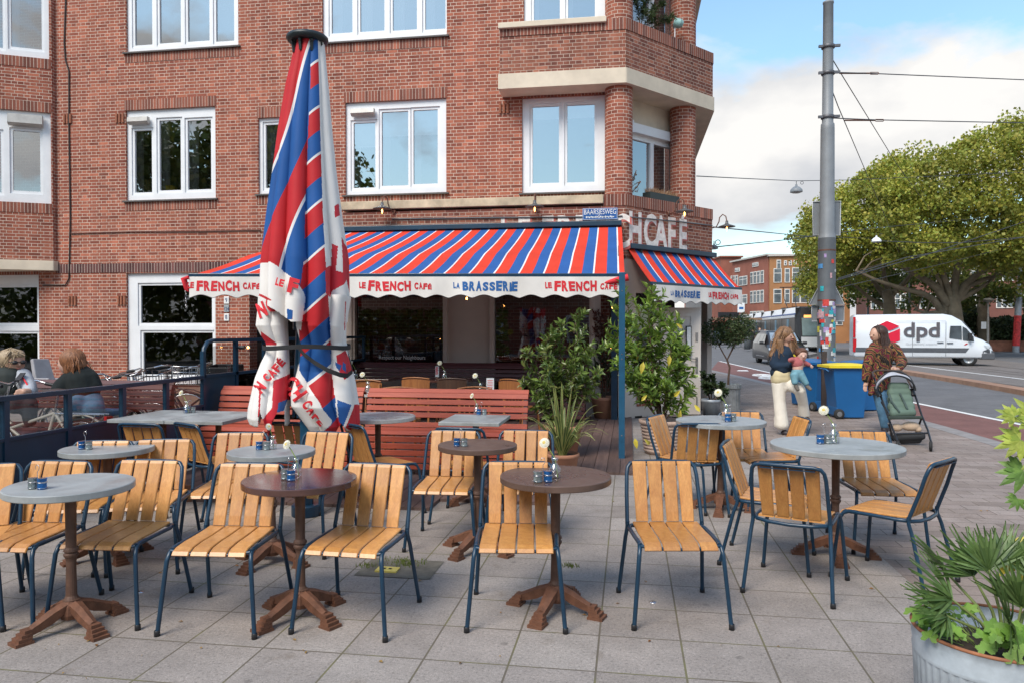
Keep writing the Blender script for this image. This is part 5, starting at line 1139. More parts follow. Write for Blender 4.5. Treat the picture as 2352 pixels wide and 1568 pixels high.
# ================================================================ PLANTS
def leaf(mb, p, d, n, L_, w, mi=0, droop=.15, fold=.25):
    d = d.normalized(); s = d.cross(n); s = s.normalized() if s.length > 1e-4 else Vector((1, 0, 0)); n = s.cross(d)
    a = p; m1 = p+d*L_*.35+n*w*0; m2 = p+d*L_*.7-n*L_*droop*.4; e = p+d*L_-n*L_*droop
    mb.add([a, m1+s*w*.5+n*w*fold, m1, m1-s*w*.5+n*w*fold, m2+s*w*.36+n*w*fold, m2, m2-s*w*.36+n*w*fold, e], [(0, 1, 2), (0, 2, 3), (1, 4, 5, 2), (2, 5, 6, 3), (4, 7, 5), (5, 7, 6)], mi)
def rv(r): return Vector((r.gauss(0, 1), r.gauss(0, 1), r.gauss(0, 1))).normalized()
def shrub(name, label, cat, base, stems, leafL, leafW, lm, sm, seed=1, dens=1.0, pot=None, group=None, top_up=.6, spread_tip=.3, extra=None):
    """stems = [(tip vector, n side twigs)] ; leaves in whorls along stems and twigs"""
    r = random.Random(seed); t = thing(name, label, cat, base, 0, group); ml = MB(); ms = MB()
    def run(a, b_, rad, nl, depth):
        pts = []; k = 7; off = rv(r)*(b_-a).length*.06
        for i in range(k+1): u = i/k; pts.append(a.lerp(b_, u)+off*sin(pi*u))
        ms.tube(pts, [rad*(1-.65*i/k) for i in range(k+1)], 5)
        for i in range(nl):
            u = (.25 if depth == 0 else .15)+(.85 if depth else .75)*(i+r.random())/nl; u = min(u, 1); q = pts[min(k, int(u*k))].lerp(pts[min(k, int(u*k)+1)], u*k-int(u*k)) if u < 1 else pts[-1]
            ax = (b_-a).normalized(); side = rv(r); side = (side-ax*side.dot(ax)).normalized(); d = side*(1-.45*u)+ax*(.25+.5*u)+ZV*.12
            s_ = .6+.5*r.random(); leaf(ml, q, d, (ax+rv(r)*.45).normalized(), leafL*s_, leafW*s_, 1 if r.random() < .0 else 0, .1+.25*r.random())
    for tip, nt_, nl in stems:
        b_ = Vector(tip); a = Vector((r.uniform(-.03, .03), r.uniform(-.03, .03), 0)); run(a, b_, .011, int(nl*dens), 0)
        for j in range(nt_):
            u = .3+.65*(j+r.random()*.6)/nt_; q = a.lerp(b_, u); ax = (b_-a).normalized(); sd = rv(r); sd = (sd-ax*sd.dot(ax)).normalized(); L2 = (b_-a).length*(.34-.18*u)
            run(q, q+(sd*(.75)+ax*.75).normalized()*L2, .005, int(nl*.42*dens), 1)
    obj('foliage', ml, lm, t); obj('stems', ms, sm, t)
    return t
stemb = M('brown woody stem', (.10, .06, .04), .85, var=.3, scale=12); terra = M('terracotta pot clay', (.34, .155, .09), .8, var=.18, scale=5); clay = M('pale clay pot', (.42, .30, .235), .85, var=.2, scale=6)
g1 = M_leaf('evergreen leaves', [(.07, .12, .025), (.14, .21, .04), (.19, .27, .055), (.09, .14, .03), (.24, .26, .07)], .32, 3, .25, .6)
g2 = M_leaf('laurel leaves', [(.09, .16, .03), (.17, .28, .045), (.27, .38, .06), (.12, .21, .035), (.34, .42, .08)], .3, 3, .3, .6)
g3 = M_leaf('dark small leaves', [(.02, .04, .015), (.045, .07, .02), (.03, .05, .02)], .45, 3, .2)
g4 = M_leaf('olive leaves', [(.03, .055, .018), (.06, .095, .03), (.10, .13, .05)], .5, 3, .2)
yl = M_leaf('yellow leaves', [(.60, .48, .05), (.65, .55, .10)], .4, 3, .3)
dead = M_leaf('dead red brown leaves', [(.10, .03, .025), (.16, .06, .04)], .8, 3, .2)
def pot(name, label, px, r0, r1, h, mat, prof=None, fl=0, nfl=0, z=0.0, soilz=None, D=None, soilm=None):
    p = Vector((px[0], px[1], 0)) if isinstance(px, Vector) else G(*px); t = thing(name, label, 'plant pot', (p.x, p.y, z))
    mb = MB(); mb.lathe(prof or [(0, 0), (r0, 0), (r1*.96, h*.82), (r1, h*.84), (r1*1.04, h*.86), (r1*1.04, h), (r1*.96, h), (r1*.9, h*.86), (0, h*.86)], (0, 0, 0), 96 if fl else 40, smooth=not fl, flute=-fl, nfl=nfl); obj('pot_body', mb, mat, t)
    mb = MB(); mb.lathe([(0, 0), (r1*.93, 0)], (0, 0, h*.90), 24); obj('soil', mb, soil, t); return t, Vector((p.x, p.y, z+h*.88))
D0 = .028
# big evergreen by the bench end
_, b1 = pot('terracotta_pot', 'terracotta pot half hidden behind the sword leaved plant', (1292, 1052), .17, .23, .38, terra, z=D0)
shrub('evergreen_shrub', 'large glossy dark green shrub between the red bench and the entrance', 'shrub', b1,
      [((-.40, .0, .95), 7, 60), ((-.22, -.1, 1.10), 8, 70), ((.02, .05, 1.25), 8, 70), ((.16, 0, 1.38), 8, 74), ((.34, .05, 1.0), 7, 64), ((.42, -.1, .72), 6, 54), ((-.48, .1, .55), 6, 50), ((-.1, -.25, .8), 7, 56), ((.15, -.22, .75), 7, 54), ((-.3, -.15, .35), 5, 44)], .105, .038, g1, stemb, 3, .8)
# phormium
pp = G(1288, 1092); tph, bph = pot('terracotta_pot', 'pale brown pot under the yellow striped sword leaved plant', (1292, 1096), .13, .17, .26, terra)
ph = thing('sword_leaf_plant', 'sword leaved plant with yellow edged blades beside the entrance boards', 'plant', bph); mb = MB(); r = random.Random(5)
for i in range(64):
    a = r.random()*2*pi; L_ = r.uniform(.42, .82); out = r.uniform(.12, 1.0); d = Vector((cos(a), sin(a), 0)); w = .017; pts = []
    for k in range(9):
        u = k/8; pts.append(d*(.03+L_*.72*out*u**1.15)+ZV*(L_*(u*(1.15-.3*out)-.55*out*u*u*u)))
    s = d.cross(ZV); vs = []
    for k, q in enumerate(pts):
        u = k/8; ww = w*(1-.15*u)*(1-u**4)+.0008; vs += [q-s*ww, q-s*ww*.55+ZV*.001, q+s*ww*.55+ZV*.001, q+s*ww]
    for k in range(8):
        for j in range(3): mb.add([vs[k*4+j], vs[k*4+j+1], vs[k*4+j+5], vs[k*4+j+4]], [(0, 1, 2, 3)], 1 if j != 1 else 0)
obj('blades', mb, [M_leaf('sword leaf green', [(.09, .15, .04), (.13, .19, .06)], .45, 3, .25), M_leaf('sword leaf edge', [(.42, .42, .13), (.5, .48, .18)], .45, 3, .3)], ph)
# narrow plant in terracotta at the wall
_, b3 = pot('terracotta_pot', 'large terracotta pot on the boards beside the entrance, clearly visible', (1386, 962), .155, .215, .37, terra, z=D0)
b3 = b3; shrub('narrow_shrub', 'narrow dark small leaved shrub in the large terracotta pot by the doorway', 'shrub', b3, [((-.12, 0, .95), 7, 60), ((.05, .05, 1.05), 7, 60), ((.15, -.05, .85), 7, 50), ((-.2, -.05, .6), 6, 46), ((.22, 0, .6), 6, 46)], .045, .02, g3, stemb, 8, 1.5)
shrub('dead_foliage', 'dry red brown foliage standing above the narrow dark shrub', 'plant', b3+Vector((.0, .06, .75)), [((-.1, 0, .78), 7, 60), ((.02, .02, .72), 6, 50), ((-.16, 0, .55), 5, 40)], .06, .025, dead, stemb, 9, 1.0)
# laurel in ribbed clay pot
pr_ = [(0, 0), (.20, 0)]
for k in range(8): z = .03+k*.042; rr = .215+.045*(k/8); pr_ += [(rr, z), (rr+.012, z+.012), (rr+.012, z+.028), (rr, z+.036)]
pr_ += [(.265, .37), (.285, .385), (.285, .425), (.25, .425), (.24, .39), (0, .39)]
_, b4 = pot('ribbed_clay_pot', 'pale ribbed clay pot behind the chair backs right of the blue post', (1520, 1040), .2, .27, .42, clay, prof=pr_)
lau = [((-.62, .0, 1.5), 5, 50), ((-.70, .05, 1.15), 5, 46), ((-.6, -.05, .8), 5, 40), ((-.5, .05, 1.75), 5, 46), ((-.35, 0, 1.55), 6, 60), ((-.18, .1, 1.75), 6, 66), ((.0, 0, 1.5), 6, 60), ((.1, -.1, 1.35), 7, 60), ((.2, .05, 1.05), 6, 56), ((.33, -.05, .95), 6, 54), ((-.42, -.1, .95), 6, 54), ((-.3, -.2, .6), 5, 44), ((.34, -.15, .45), 5, 36), ((.05, -.25, .5), 5, 40), ((-.45, 0, 1.35), 5, 50)]
l4 = shrub('laurel_shrub', 'tall bright green laurel with a few yellow leaves beside the open door', 'shrub', b4, lau, .125, .046, g2, stemb, 12, .9)
mb = MB(); r = random.Random(4)
for (x, y, L_) in ((1437-0+33, 0, 0),): pass
for px in ((1470-.0, 870, .15), (1530, 855, .13), (1560, 795, .10), (1505, 1010, .14), (1450, 1045, .13), (1552, 1000, .12), (1485, 1060, .11), (1600, 985, .11), (1465, 960, .1), (1540, 950, .12), (1590, 1010, .1)):
    q = DD(px[0]+8, px[1]-40, 8.75)-b4; leaf(mb, q, Vector((r.uniform(-.4, .4), r.uniform(-.3, .1), -1 if px[2] > .12 else .3)), Vector((0, -1, .2)), px[2], px[2]*.42)
obj('yellow_leaves', mb, yl, l4)
# small tree in zinc bin, plant in zinc pot beyond the door
zincp = M('galvanised metal', (.27, .285, .29), .45, .6, var=.3, scale=6); zincp2 = M('weathered zinc pot', (.30, .33, .36), .5, .3, var=.3, scale=5)
_, b5 = pot('zinc_bin', 'ribbed galvanised bin holding the small round topped tree', (1672, 943), .22, .24, .52, zincp, fl=.05, nfl=36)
t5 = thing('standard_tree', 'small round topped evergreen tree with a forked bare stem beside the door', 'tree', b5); r = random.Random(6); mb = MB(); ml = MB()
fork = Vector((-.02, 0, .52)); mb.tube([(0, 0, 0), (.01, 0, .2), (.03, 0, .38), fork], [.022, .02, .018, .018], 8)
for e in ((-.24, 0, .95), (.14, 0, .92), (-.34, .05, 1.15), (.25, 0, 1.1)): mb.tube([fork, fork.lerp(Vector(e), .5)+Vector((0, 0, -.02)), e], [.014, .012, .006], 6)
for cx, cz, rx, rz_, n in ((-.27, 1.05, .24, .27, 800), (.10, 1.05, .27, .26, 900), (.28, 1.13, .23, .27, 800), (-.02, 1.13, .24, .25, 600), (.05, .88, .2, .12, 250)):
    for i in range(n):
        d = rv(r)*(.55+.5*r.random()); q = Vector((cx+d.x*rx, d.y*rx, cz+d.z*rz_)); leaf(ml, q, rv(r)+Vector((0, 0, .3)), rv(r), .055, .02)
obj('crown', ml, g4, t5); obj('trunk', mb, stemb, t5)
_, b6 = pot('zinc_pot', 'smaller plain zinc pot between the open door and the ribbed bin', (1634, 958), .14, .17, .33, zincp2)
shrub('leafy_plant', 'bushy dark green plant in the smaller zinc pot behind the door', 'plant', b6, [((-.12, 0, .5), 5, 34), ((.05, 0, .45), 5, 34), ((.2, 0, .3), 5, 30), ((-.1, -.1, .3), 5, 30), ((.26, -.1, .2), 4, 24)], .09, .045, g3, stemb, 13, 1.4)
# palm pot in the right foreground
zr = M('zinc with rust stains', (.36, .40, .43), .5, .25, var=.3, scale=7); rustrim = M('rusty rim', (.28, .11, .05), .8, var=.4, scale=12)
pc = G(2290, 1446, .46); tp = thing('palm_pot', 'fluted zinc tub with a rusty rim in the right foreground', 'plant pot', (pc.x, pc.y, 0))
mb = MB(); mb.lathe([(0, .0), (.245, .0), (.262, .36)], (0, 0, 0), 200, smooth=True, flute=.022, nfl=50); mb.lathe([(.268, .36), (.27, .375), (.266, .38), (.272, .42), (.268, .425), (.274, .455)], (0, 0, 0), 64); mb.lathe([(.262, .455), (.255, .40), (0, .39)], (0, 0, 0), 48); obj('pot_body', mb, zr, tp)
mb = MB(); mb.tube([(.270*cos(a*pi/32), .270*sin(a*pi/32), .457) for a in range(64)], .0065, 8, closed=True); obj('rim', mb, rustrim, tp)
mb = MB(); mb.lathe([(0, .0), (.25, -.01)], (0, 0, .405), 30); obj('soil', mb, soil, tp)
r = random.Random(11); palm = thing('fan_palm', 'small fan palm with stiff green fans in the zinc tub', 'palm', (pc.x, pc.y, .40)); mf = MB(); msx = MB()
def fan(base, c, nrm, R_, n=21, sp=2.5):
    ax = (c-base).normalized(); s = ax.cross(nrm).normalized(); nn_ = s.cross(ax)
    m_ = base.lerp(c, .5)+nn_*.02; msx.tube([base, m_, c], [.008, .006, .004], 5)
    for i in range(n):
        a = (i/(n-1)-.5)*sp; d = ax*cos(a)+s*sin(a); d = (d+nn_*r.uniform(-.12, .12)).normalized(); L_ = R_*(.82+.18*cos(a))*r.uniform(.9, 1.05); sd = d.cross(nn_).normalized(); w = .0088
        vs = []
        for k in range(5):
            u = k/4; q = c+d*L_*u-nn_*(L_*.10*u*u)-ZV*(L_*.06*u*u); ww = w*(.5+1.3*u if u < .4 else 1.02-(u-.4)*1.55)+.0006; vs += [q-sd*ww+nn_*.004, q, q+sd*ww+nn_*.004]
        for k in range(4):
            for j in (0, 1): mf.add([vs[k*3+j], vs[k*3+j+1], vs[k*3+j+4], vs[k*3+j+3]], [(0, 1, 2, 3)])
for (x, y, z, R_, nx, ny, nz_) in ((-.16, -.02, .17, .20, .3, -.6, .8), (-.06, .05, .24, .20, .1, -.5, .9), (.05, -.06, .17, .2, -.1, -.8, .6), (.15, .03, .22, .2, -.4, -.5, .8), (-.02, -.12, .13, .2, .1, -.7, .8), (.22, -.05, .17, .19, -.6, -.3, .7), (-.12, .12, .22, .18, .4, .1, .9), (.1, .14, .26, .18, 0, .3, .9), (-.02, .02, .27, .17, .0, -.8, .3), (.12, -.10, .14, .19, -.2, -.8, .5), (-.2, -.08, .13, .17, .5, -.4, .8)):
    fan(Vector((x*.15+.03, y*.15, 0)), Vector((x, y, z)), Vector((nx, ny, nz_)).normalized(), R_)
obj('fans', mf, M_leaf('palm fans', [(.06, .11, .03), (.10, .17, .045), (.15, .23, .07)], .42, 6, .25, .5), palm); obj('leaf_stalks', msx, M('palm stalk', (.18, .22, .07), .5), palm)
def lobed(mb, c, n, up, R_, nl=5, depth=.35, mi=0, tooth=0):
    n = n.normalized(); s = up.cross(n).normalized(); u_ = n.cross(s); pts = []; K_ = nl*8
    for i in range(K_+1):
        a = -2.5+5.0*i/K_; rr = R_*(1-depth*(.5+.5*cos(nl*a*2*pi/5.0+pi)))*(1+tooth*(i % 2)) ; rr *= (.75+.25*cos(a*.6)); pts.append(c+u_*cos(a)*rr+s*sin(a)*rr-n*rr*.18*(rr/R_))
    o = [c]+pts; mb.add(o, [(0, i, i+1) for i in range(1, len(pts))], mi)
ger = thing('geranium', 'low fresh green lobed leaves trailing over the left rim of the zinc tub', 'plant', (pc.x, pc.y, .42)); mb = MB(); ms_ = MB()
for i in range(58):
    a = radians(r.uniform(115, 300)); rad_ = r.uniform(.08, .30); h = r.uniform(.02, .10)*(1.2-rad_*2)+.02; c = Vector((rad_*cos(a), rad_*sin(a), h)); lobed(mb, c, Vector((cos(a)*.5+r.uniform(-.4, .4), sin(a)*.5-.5, .8)), ZV+rv(r)*.5, r.uniform(.022, .042), 5, .28, 0, .10); ms_.tube([Vector((rad_*.5*cos(a), rad_*.5*sin(a), 0)), c*.8, c], .0015, 4)
obj('leaves', mb, M_leaf('fresh green leaves', [(.12, .25, .03), (.18, .34, .05), (.26, .42, .08)], .5, 9, .4), ger); obj('stems', ms_, stemm, ger)
# fatsia at the right edge, its tub outside the picture
fp = G(2560, 1380); ft, fb_ = pot('zinc_tub', 'zinc tub just outside the right edge holding the yellow green lobed plant', (2600, 1370), .2, .24, .42, zr)
fat = thing('lobed_leaf_plant', 'plant with large yellow green hand shaped leaves at the right edge', 'plant', fb_); mb = MB(); mb2 = MB(); ms_ = MB(); Df = (fb_-EYE).dot(FW)
def fleaf(x, y, R_, rot, m_, Dl=None, tilt=.5):
    c = DD(x, y, Dl or Df)-fb_; n = Vector((-.1, -1, tilt)).normalized(); s = Vector((1, 0, 0)); u_ = n.cross(s).normalized()
    base_a = radians(rot)
    for k in range(7):
        a = base_a+(k-3)*.55; d = (s*cos(a)+u_*-sin(a)) if False else (s*cos(a)+ZV*sin(a)-n*(ZV*sin(a)).dot(n)); L_ = R_*(1-.09*abs(k-3)); leaf(m_, c+d*R_*.02, d, n, L_, R_*.30, 0, .18, -.05)
        leaf(m_, c+d*R_*.3, (d+s*.0+Vector((cos(a+.8), 0, sin(a+.8)))*.6), n, L_*.42, R_*.16, 0, .1, 0); leaf(m_, c+d*R_*.3, (d+Vector((cos(a-.8), 0, sin(a-.8)))*.6), n, L_*.42, R_*.16, 0, .1, 0)
    ms_.tube([Vector((0, 0, 0)), c*.5+Vector((.05, 0, .05)), c], .004, 5)
for a in ((2345, 1010, .15, 200, mb), (2330, 955, .10, 150, mb), (2352, 1080, .16, 215, mb2), (2380, 960, .16, 120, mb), (2400, 1040, .18, 250, mb), (2440, 1000, .18, 60, mb2), (2450, 1120, .16, 300, mb2), (2338, 1145, .08, 230, mb2)): fleaf(*a)
obj('leaves', mb, M_leaf('yellow green leaves', [(.34, .42, .05), (.48, .54, .10), (.26, .36, .05)], .45, 9, .45), fat); obj('leaves', mb2, M_leaf('mid green leaves', [(.10, .20, .03), (.16, .28, .05)], .45, 9, .35), fat); obj('stems', ms_, stemm, fat)
yb_ = thing('yellow_leaf_cluster', 'bright yellow leaves poking out behind the fan palm at the right edge', 'plant', DD(2338, 1290, 2.85)); mb = MB()
for i in range(16): leaf(mb, rv(r)*.03, rv(r)+Vector((0, -.3, .3)), rv(r), .10, .06)
obj('leaves', mb, yl, yb_)
# planting and box on the first floor balconies
for k, (zz_, lb) in enumerate(((ZF1, 'black window box with dry grass on the lower balcony edge'),)):
    a = diag.P(diag.uz(1500, 450)[0], ZF1+.08, .15); bxo = thing('window_box', lb, 'planter', a, atan2(dg_.y, dg_.x)); mb = MB(); mb.bx(0, .85, -.09, .09, -.08, .06); obj('box', mb, M('black planter plastic', (.02, .03, .03), .5), bxo)
    mb = MB(); r = random.Random(2)
    for i in range(420): q = Vector((r.uniform(.02, .83), r.uniform(-.08, .08), .05)); leaf(mb, q, Vector((r.uniform(-.6, .6), r.uniform(-.6, .6), .6)), rv(r), r.uniform(.06, .15), .008)
    obj('dry_grass', mb, M_leaf('dry grass', [(.40, .24, .14), (.5, .33, .2), (.3, .17, .1)], .9, 3, .3), bxo)
a = diag.P(diag.uz(1465, 430)[0], ZF1+.02, .2); shrub('withered_plant', 'thin withered brown plant in front of the lower balcony doors', 'plant', a, [((-.05, 0, .55), 3, 12), ((.12, 0, .45), 3, 12), ((.2, 0, .25), 3, 12)], .05, .03, M_leaf('withered leaves', [(.3, .15, .06), (.22, .10, .05)], .9), stemb, 3)
a = diag.P(diag.uz(1500, 80)[0]-.1, ZPT, .25); shrub('balcony_shrub', 'dark spiky green shrub on the upper balcony behind the brick parapet', 'shrub', a, [((-.35, 0, .75), 7, 80), ((-.1, 0, .8), 7, 80), ((.15, 0, .6), 7, 80), ((.4, 0, .5), 7, 80), ((.6, .2, .35), 6, 80)], .10, .018, g4, stemb, 14, 1.3)
bl = thing('balcony_lamp', 'pale green metal lamp head on a stick on the upper balcony', 'lamp', diag.P(diag.uz(1562, 80)[0], ZPT, .12)); mb = MB(); mb.tube([(0, 0, -.2), (0, 0, .38)], .012, 6); obj('stick', mb, white, bl); mb = MB(); mb.tube([(-.02, 0, .36), (.10, 0, .33)], .09, 14); mb.tube([(.10, 0, .33), (.15, 0, .31)], [.09, .05], 14); obj('head', mb, M('pale green enamel', (.25, .42, .40), .35), bl)
# objects on the window sill of the open first floor window
r0 = HM[1]; a = main.P(main.uz(378, 438)[0], r0[2]+.13, .17); t = thing('book_stack', 'yellow and blue books standing behind the first floor window pane', 'books', a); mb = MB(); mb.bx(-.1, .12, 0, .1, 0, .07); obj('blue_book', mb, M('blue book', (.05, .12, .4), .5), t); mb = MB(); mb.bx(-.1, .13, 0, .1, .071, .10); mb.bx(-.09, .1, 0, .1, .101, .16); mb.bx(-.1, .06, 0, .1, .161, .19); obj('yellow_book', mb, M('yellow book', (.7, .5, .03), .5), t)
a = main.P(main.uz(328, 440)[0], r0[2]+.13, .2); t = thing('dried_reeds', 'white vase of dried reeds behind the first floor window pane', 'vase', a); mb = MB(); mb.lathe([(0, 0), (.05, 0), (.06, .05), (.03, .09), (.035, .1)], (0, 0, 0), 14); obj('vase', mb, white, t); mb = MB()
for i in range(9): mb.tube([(0, 0, .08), (r.uniform(-.32, .15), 0, r.uniform(.25, .36))], .006, 4)
obj('reeds', mb, M('dry reed', (.4, .25, .12), .9), t)
# ================================================================ STREET
def CWv(Xc, D, z=0): v = RT*Xc+Vector((-sin(YAW), cos(YAW), 0))*D; return Vector((v.x, v.y, z))
carw = M('white van paint', (.62, .65, .68), .25, var=.04, scale=2, coat=.5); tyre = M('tyre rubber', (.02, .02, .02), .8, var=.3); rim_ = M('grey wheel rim', (.30, .31, .32), .35, .7)
autog = M_glass('vehicle glass', refl=.12, trans=.35); autod = M('dark vehicle interior', (.02, .022, .025), .6)
bumperm = M('grey bumper plastic', (.07, .075, .085), .55); tailr = M('tail light red', (.45, .01, .015), .25); headl = M('headlight lens', (.55, .58, .6), .1, .3)
suvp = M('dark grey car paint', (.022, .019, .020), .35, 0, var=.1, coat=.25)
def loft_body(mb, st, mi=0, smooth=True, ends=True):
    """st = (x, half width, z bottom, z belt, half roof width, z roof)"""
    rings = []
    for x, w, z0, z1, wr, z2 in st:
        zm = (z0+z1)/2; rings.append([(x, -w*.96, z0), (x, -w, z0+.08), (x, -w*1.0, zm), (x, -w*.975, z1), (x, -wr, z2-.05), (x, -wr*.9, z2), (x, 0, z2+.02), (x, wr*.9, z2), (x, wr, z2-.05), (x, w*.975, z1), (x, w, zm), (x, w, z0+.08), (x, w*.96, z0)])
    n = 13; vs = [p for r in rings for p in r]
    mb.add(vs, [(i*n+k, i*n+(k+1) % n, (i+1)*n+(k+1) % n, (i+1)*n+k) for i in range(len(st)-1) for k in range(n)], mi, None, smooth)
    if ends: mb.add(rings[0], [tuple(range(n))], mi); mb.add(rings[-1], [tuple(range(n-1, -1, -1))], mi)
def wheel(par, x, y, r, w=.22, z=None, steer=0):
    s = 1 if y > 0 else -1; o = bpy.data.objects.new('wheel', None); R = Matrix.Rotation(radians(steer), 3, 'Z')
    mb = MB(); prof = [(r*.6, -w/2), (r*.96, -w/2), (r, -w/2+.03), (r, w/2-.03), (r*.96, w/2), (r*.6, w/2)]; vs = []; seg = 28
    def lath(pr, mb_, mi=0):
        st = len(mb_.v); mb_.lathe(pr, (0, 0, 0), seg, mi); M4 = Matrix.Rotation(pi/2, 4, 'X'); M4 = Matrix.Translation((x, y-s*w/2, r)) @ Matrix.Rotation(radians(steer), 4, 'Z') @ M4; mb_.xf(M4, st)
    lath(prof, mb); t = obj('wheel', mb, tyre, par); mb = MB(); q = -s*(w/2-.02)*-1
    q = (w/2-.02)*(-s)*-1; q = -s*(w/2-.015)
    lath([(0, q), (r*.14, q), (r*.16, q+s*.015), (r*.42, q+s*.03), (r*.52, q+s*.0), (r*.62, q)], mb); 
    for k in range(10):
        a = 2*pi*k/10; st = len(mb.v); mb.box((r*.46*cos(a), r*.46*sin(a), q-s*.0), (r*.09, r*.13, .012), a, 0); mb.xf(Matrix.Translation((x, y-s*w/2, r)) @ Matrix.Rotation(radians(steer), 4, 'Z') @ Matrix.Rotation(pi/2, 4, 'X'), st)
    obj('rim', mb, rim_, t); return t
def sidepoly(mb, pts, y, mi=0, t=.006):
    s = 1 if y > 0 else -1; n = len(pts); vs = [(x, y, z) for x, z in pts]; mb.add(vs, [tuple(range(n)) if s < 0 else tuple(range(n-1, -1, -1))], mi)
# ---- delivery van
c = CWv(19.75, 36.0, RZ); van = thing('delivery_van', 'white delivery van with a red cube emblem and grey lettering turning across the road', 'van', c, radians(-9))
mb = MB(); H = 2.42; hw = .98
st = [(-2.95, .93, .42, 1.25, .86, H-.1), (-2.88, hw, .38, 1.25, .90, H-.02), (-1, hw, .38, 1.25, .90, H), (.9, hw, .38, 1.25, .90, H), (1.25, hw, .38, 1.25, .88, H-.07), (1.65, hw, .38, 1.25, .82, H-.30), (2.05, hw, .38, 1.22, .78, 1.66), (2.22, .975, .38, 1.15, .80, 1.36), (2.55, .95, .38, 1.02, .80, 1.22), (2.85, .88, .36, .88, .72, 1.02), (2.97, .74, .34, .7, .62, .82)]
loft_body(mb, st); obj('body', mb, carw, van)
mb = MB(); y = -hw-.008
sidepoly(mb, [(1.12, 1.30), (1.16, 1.86), (1.62, 1.86), (1.64, 1.22)], y); sidepoly(mb, [(1.68, 1.20), (1.66, 1.84), (1.82, 1.74), (2.12, 1.36), (2.14, 1.14)], y); obj('side_window', mb, autog if False else M('tinted vehicle glass', (.07, .085, .095), .08, var=.5, scale=1.2, coat=.4), van)
for (w_, nm) in ((1, 0),):
    mb = MB(); mb.add([(1.70, -.72, 2.05), (1.70, .72, 2.05), (2.19, .72, 1.42), (2.19, -.72, 1.42)], [(0, 1, 2, 3)]); mb.xf(Matrix.Translation((.05, 0, .04))); obj('windscreen', mb, autog, van)
mb = MB(); sidepoly(mb, [(-2.9, .62), (-2.9, .84), (1.95, .84), (1.80, .62)], y-.004); mb.bx(2.45, 3.0, -.97, .97, .32, .62); mb.add([(2.52, -.965, .32), (2.99, -.80, .32), (2.99, -.76, .70), (2.70, -.955, .80), (2.50, -.965, .70)], [(0, 1, 2, 3, 4)]); mb.xf(Matrix.Identity(4)); obj('bumper_trim', mb, bumperm, van, bevel=.04)
mb = MB(); 
for a, b_ in (((-.42), 0), ((.98), 0)): mb.bx(a-.008, a+.008, y-.002, y+.004, .45, H-.35)
mb.bx(1.02, 1.28, y-.03, y, 1.05, 1.09); mb.bx(.62, .88, y-.03, y, 1.07, 1.11); mb.bx(-2.9, .98, y-.002, y+.002, H-.34, H-.328); obj('door_seams', mb, bumperm, van)
mb = MB(); mb.box((1.95, -1.12, 1.36), (.14, .2, .34)); mb.bar((1.95, -1.0, 1.25), (1.95, -1.1, 1.3), .05, .05); obj('wing_mirror', mb, black, van, bevel=.03)
mb = MB(); mb.add([(2.52, -.955, .92), (2.86, -.86, .86), (2.93, -.70, .80), (2.93, -.70, .68), (2.70, -.93, .74)], [(0, 1, 2, 3, 4)]); mb.xf(Matrix.Translation((.012, -.012, .06))); obj('headlight', mb, headl, van)
mb = MB(); mb.bx(-3.0, -2.86, -.99, -.80, .62, 1.25); mb.bx(-3.0, -2.9, -.985, -.9, 1.3, 2.3); obj('tail_light', mb, tailr, van)
for x in (-1.95, 1.98):
    for s in (-1, 1): wheel(van, x, s*.86, .35, steer=-14 if x > 0 else 0)
mb = MB(); cx, cz, R_ = -1.52, 1.52, .60; pt = lambda a, k=1.0: (cx+R_*k*.92*cos(radians(a)), cz+R_*k*sin(radians(a)))
g_ = .03
def lp(pts): sidepoly(mb, pts, y-.006)
lp([(cx-.03, cz+.57), (cx+.03, cz+.57), (cx+.55, cz+.33), (cx+.12, cz+.12), (cx-.5, cz+.34), (cx-.55, cz+.31)][::1])
lp([(cx-.56, cz+.22), (cx-.03, cz-.03), (cx-.03, cz-.60), (cx-.56, cz-.34)][::-1]); lp([(cx+.56, cz+.22), (cx+.03, cz-.03), (cx+.03, cz-.60), (cx+.56, cz-.34)])
obj('red_emblem', mb, M('red decal', (.62, .01, .04), .35, var=.03), van)
mb = MB(); add_text(mb, 'dpd', Matrix(((1, 0, 0, -.03), (0, 0, -1, y-.007), (0, 1, 0, 1.36), (0, 0, 0, 1))), .95, .001, .022, 1.1); obj('lettering', mb, M('grey decal', (.10, .09, .10), .4, var=.03), van)
mb = MB(); add_text(mb, 'Our delivery experts', Matrix(((1, 0, 0, -.05), (0, 0, -1, y-.007), (0, 1, 0, .98), (0, 0, 0, 1))), .14, .001, .0, 1.1); obj('small_lettering', mb, M('pale grey decal', (.42, .44, .46), .4), van)
mb = MB(); sidepoly(mb, [(1.72, .98), (1.82, 1.06), (1.90, 1.06), (1.82, .98)], y-.004); obj('small_red_mark', mb, tailr, van)
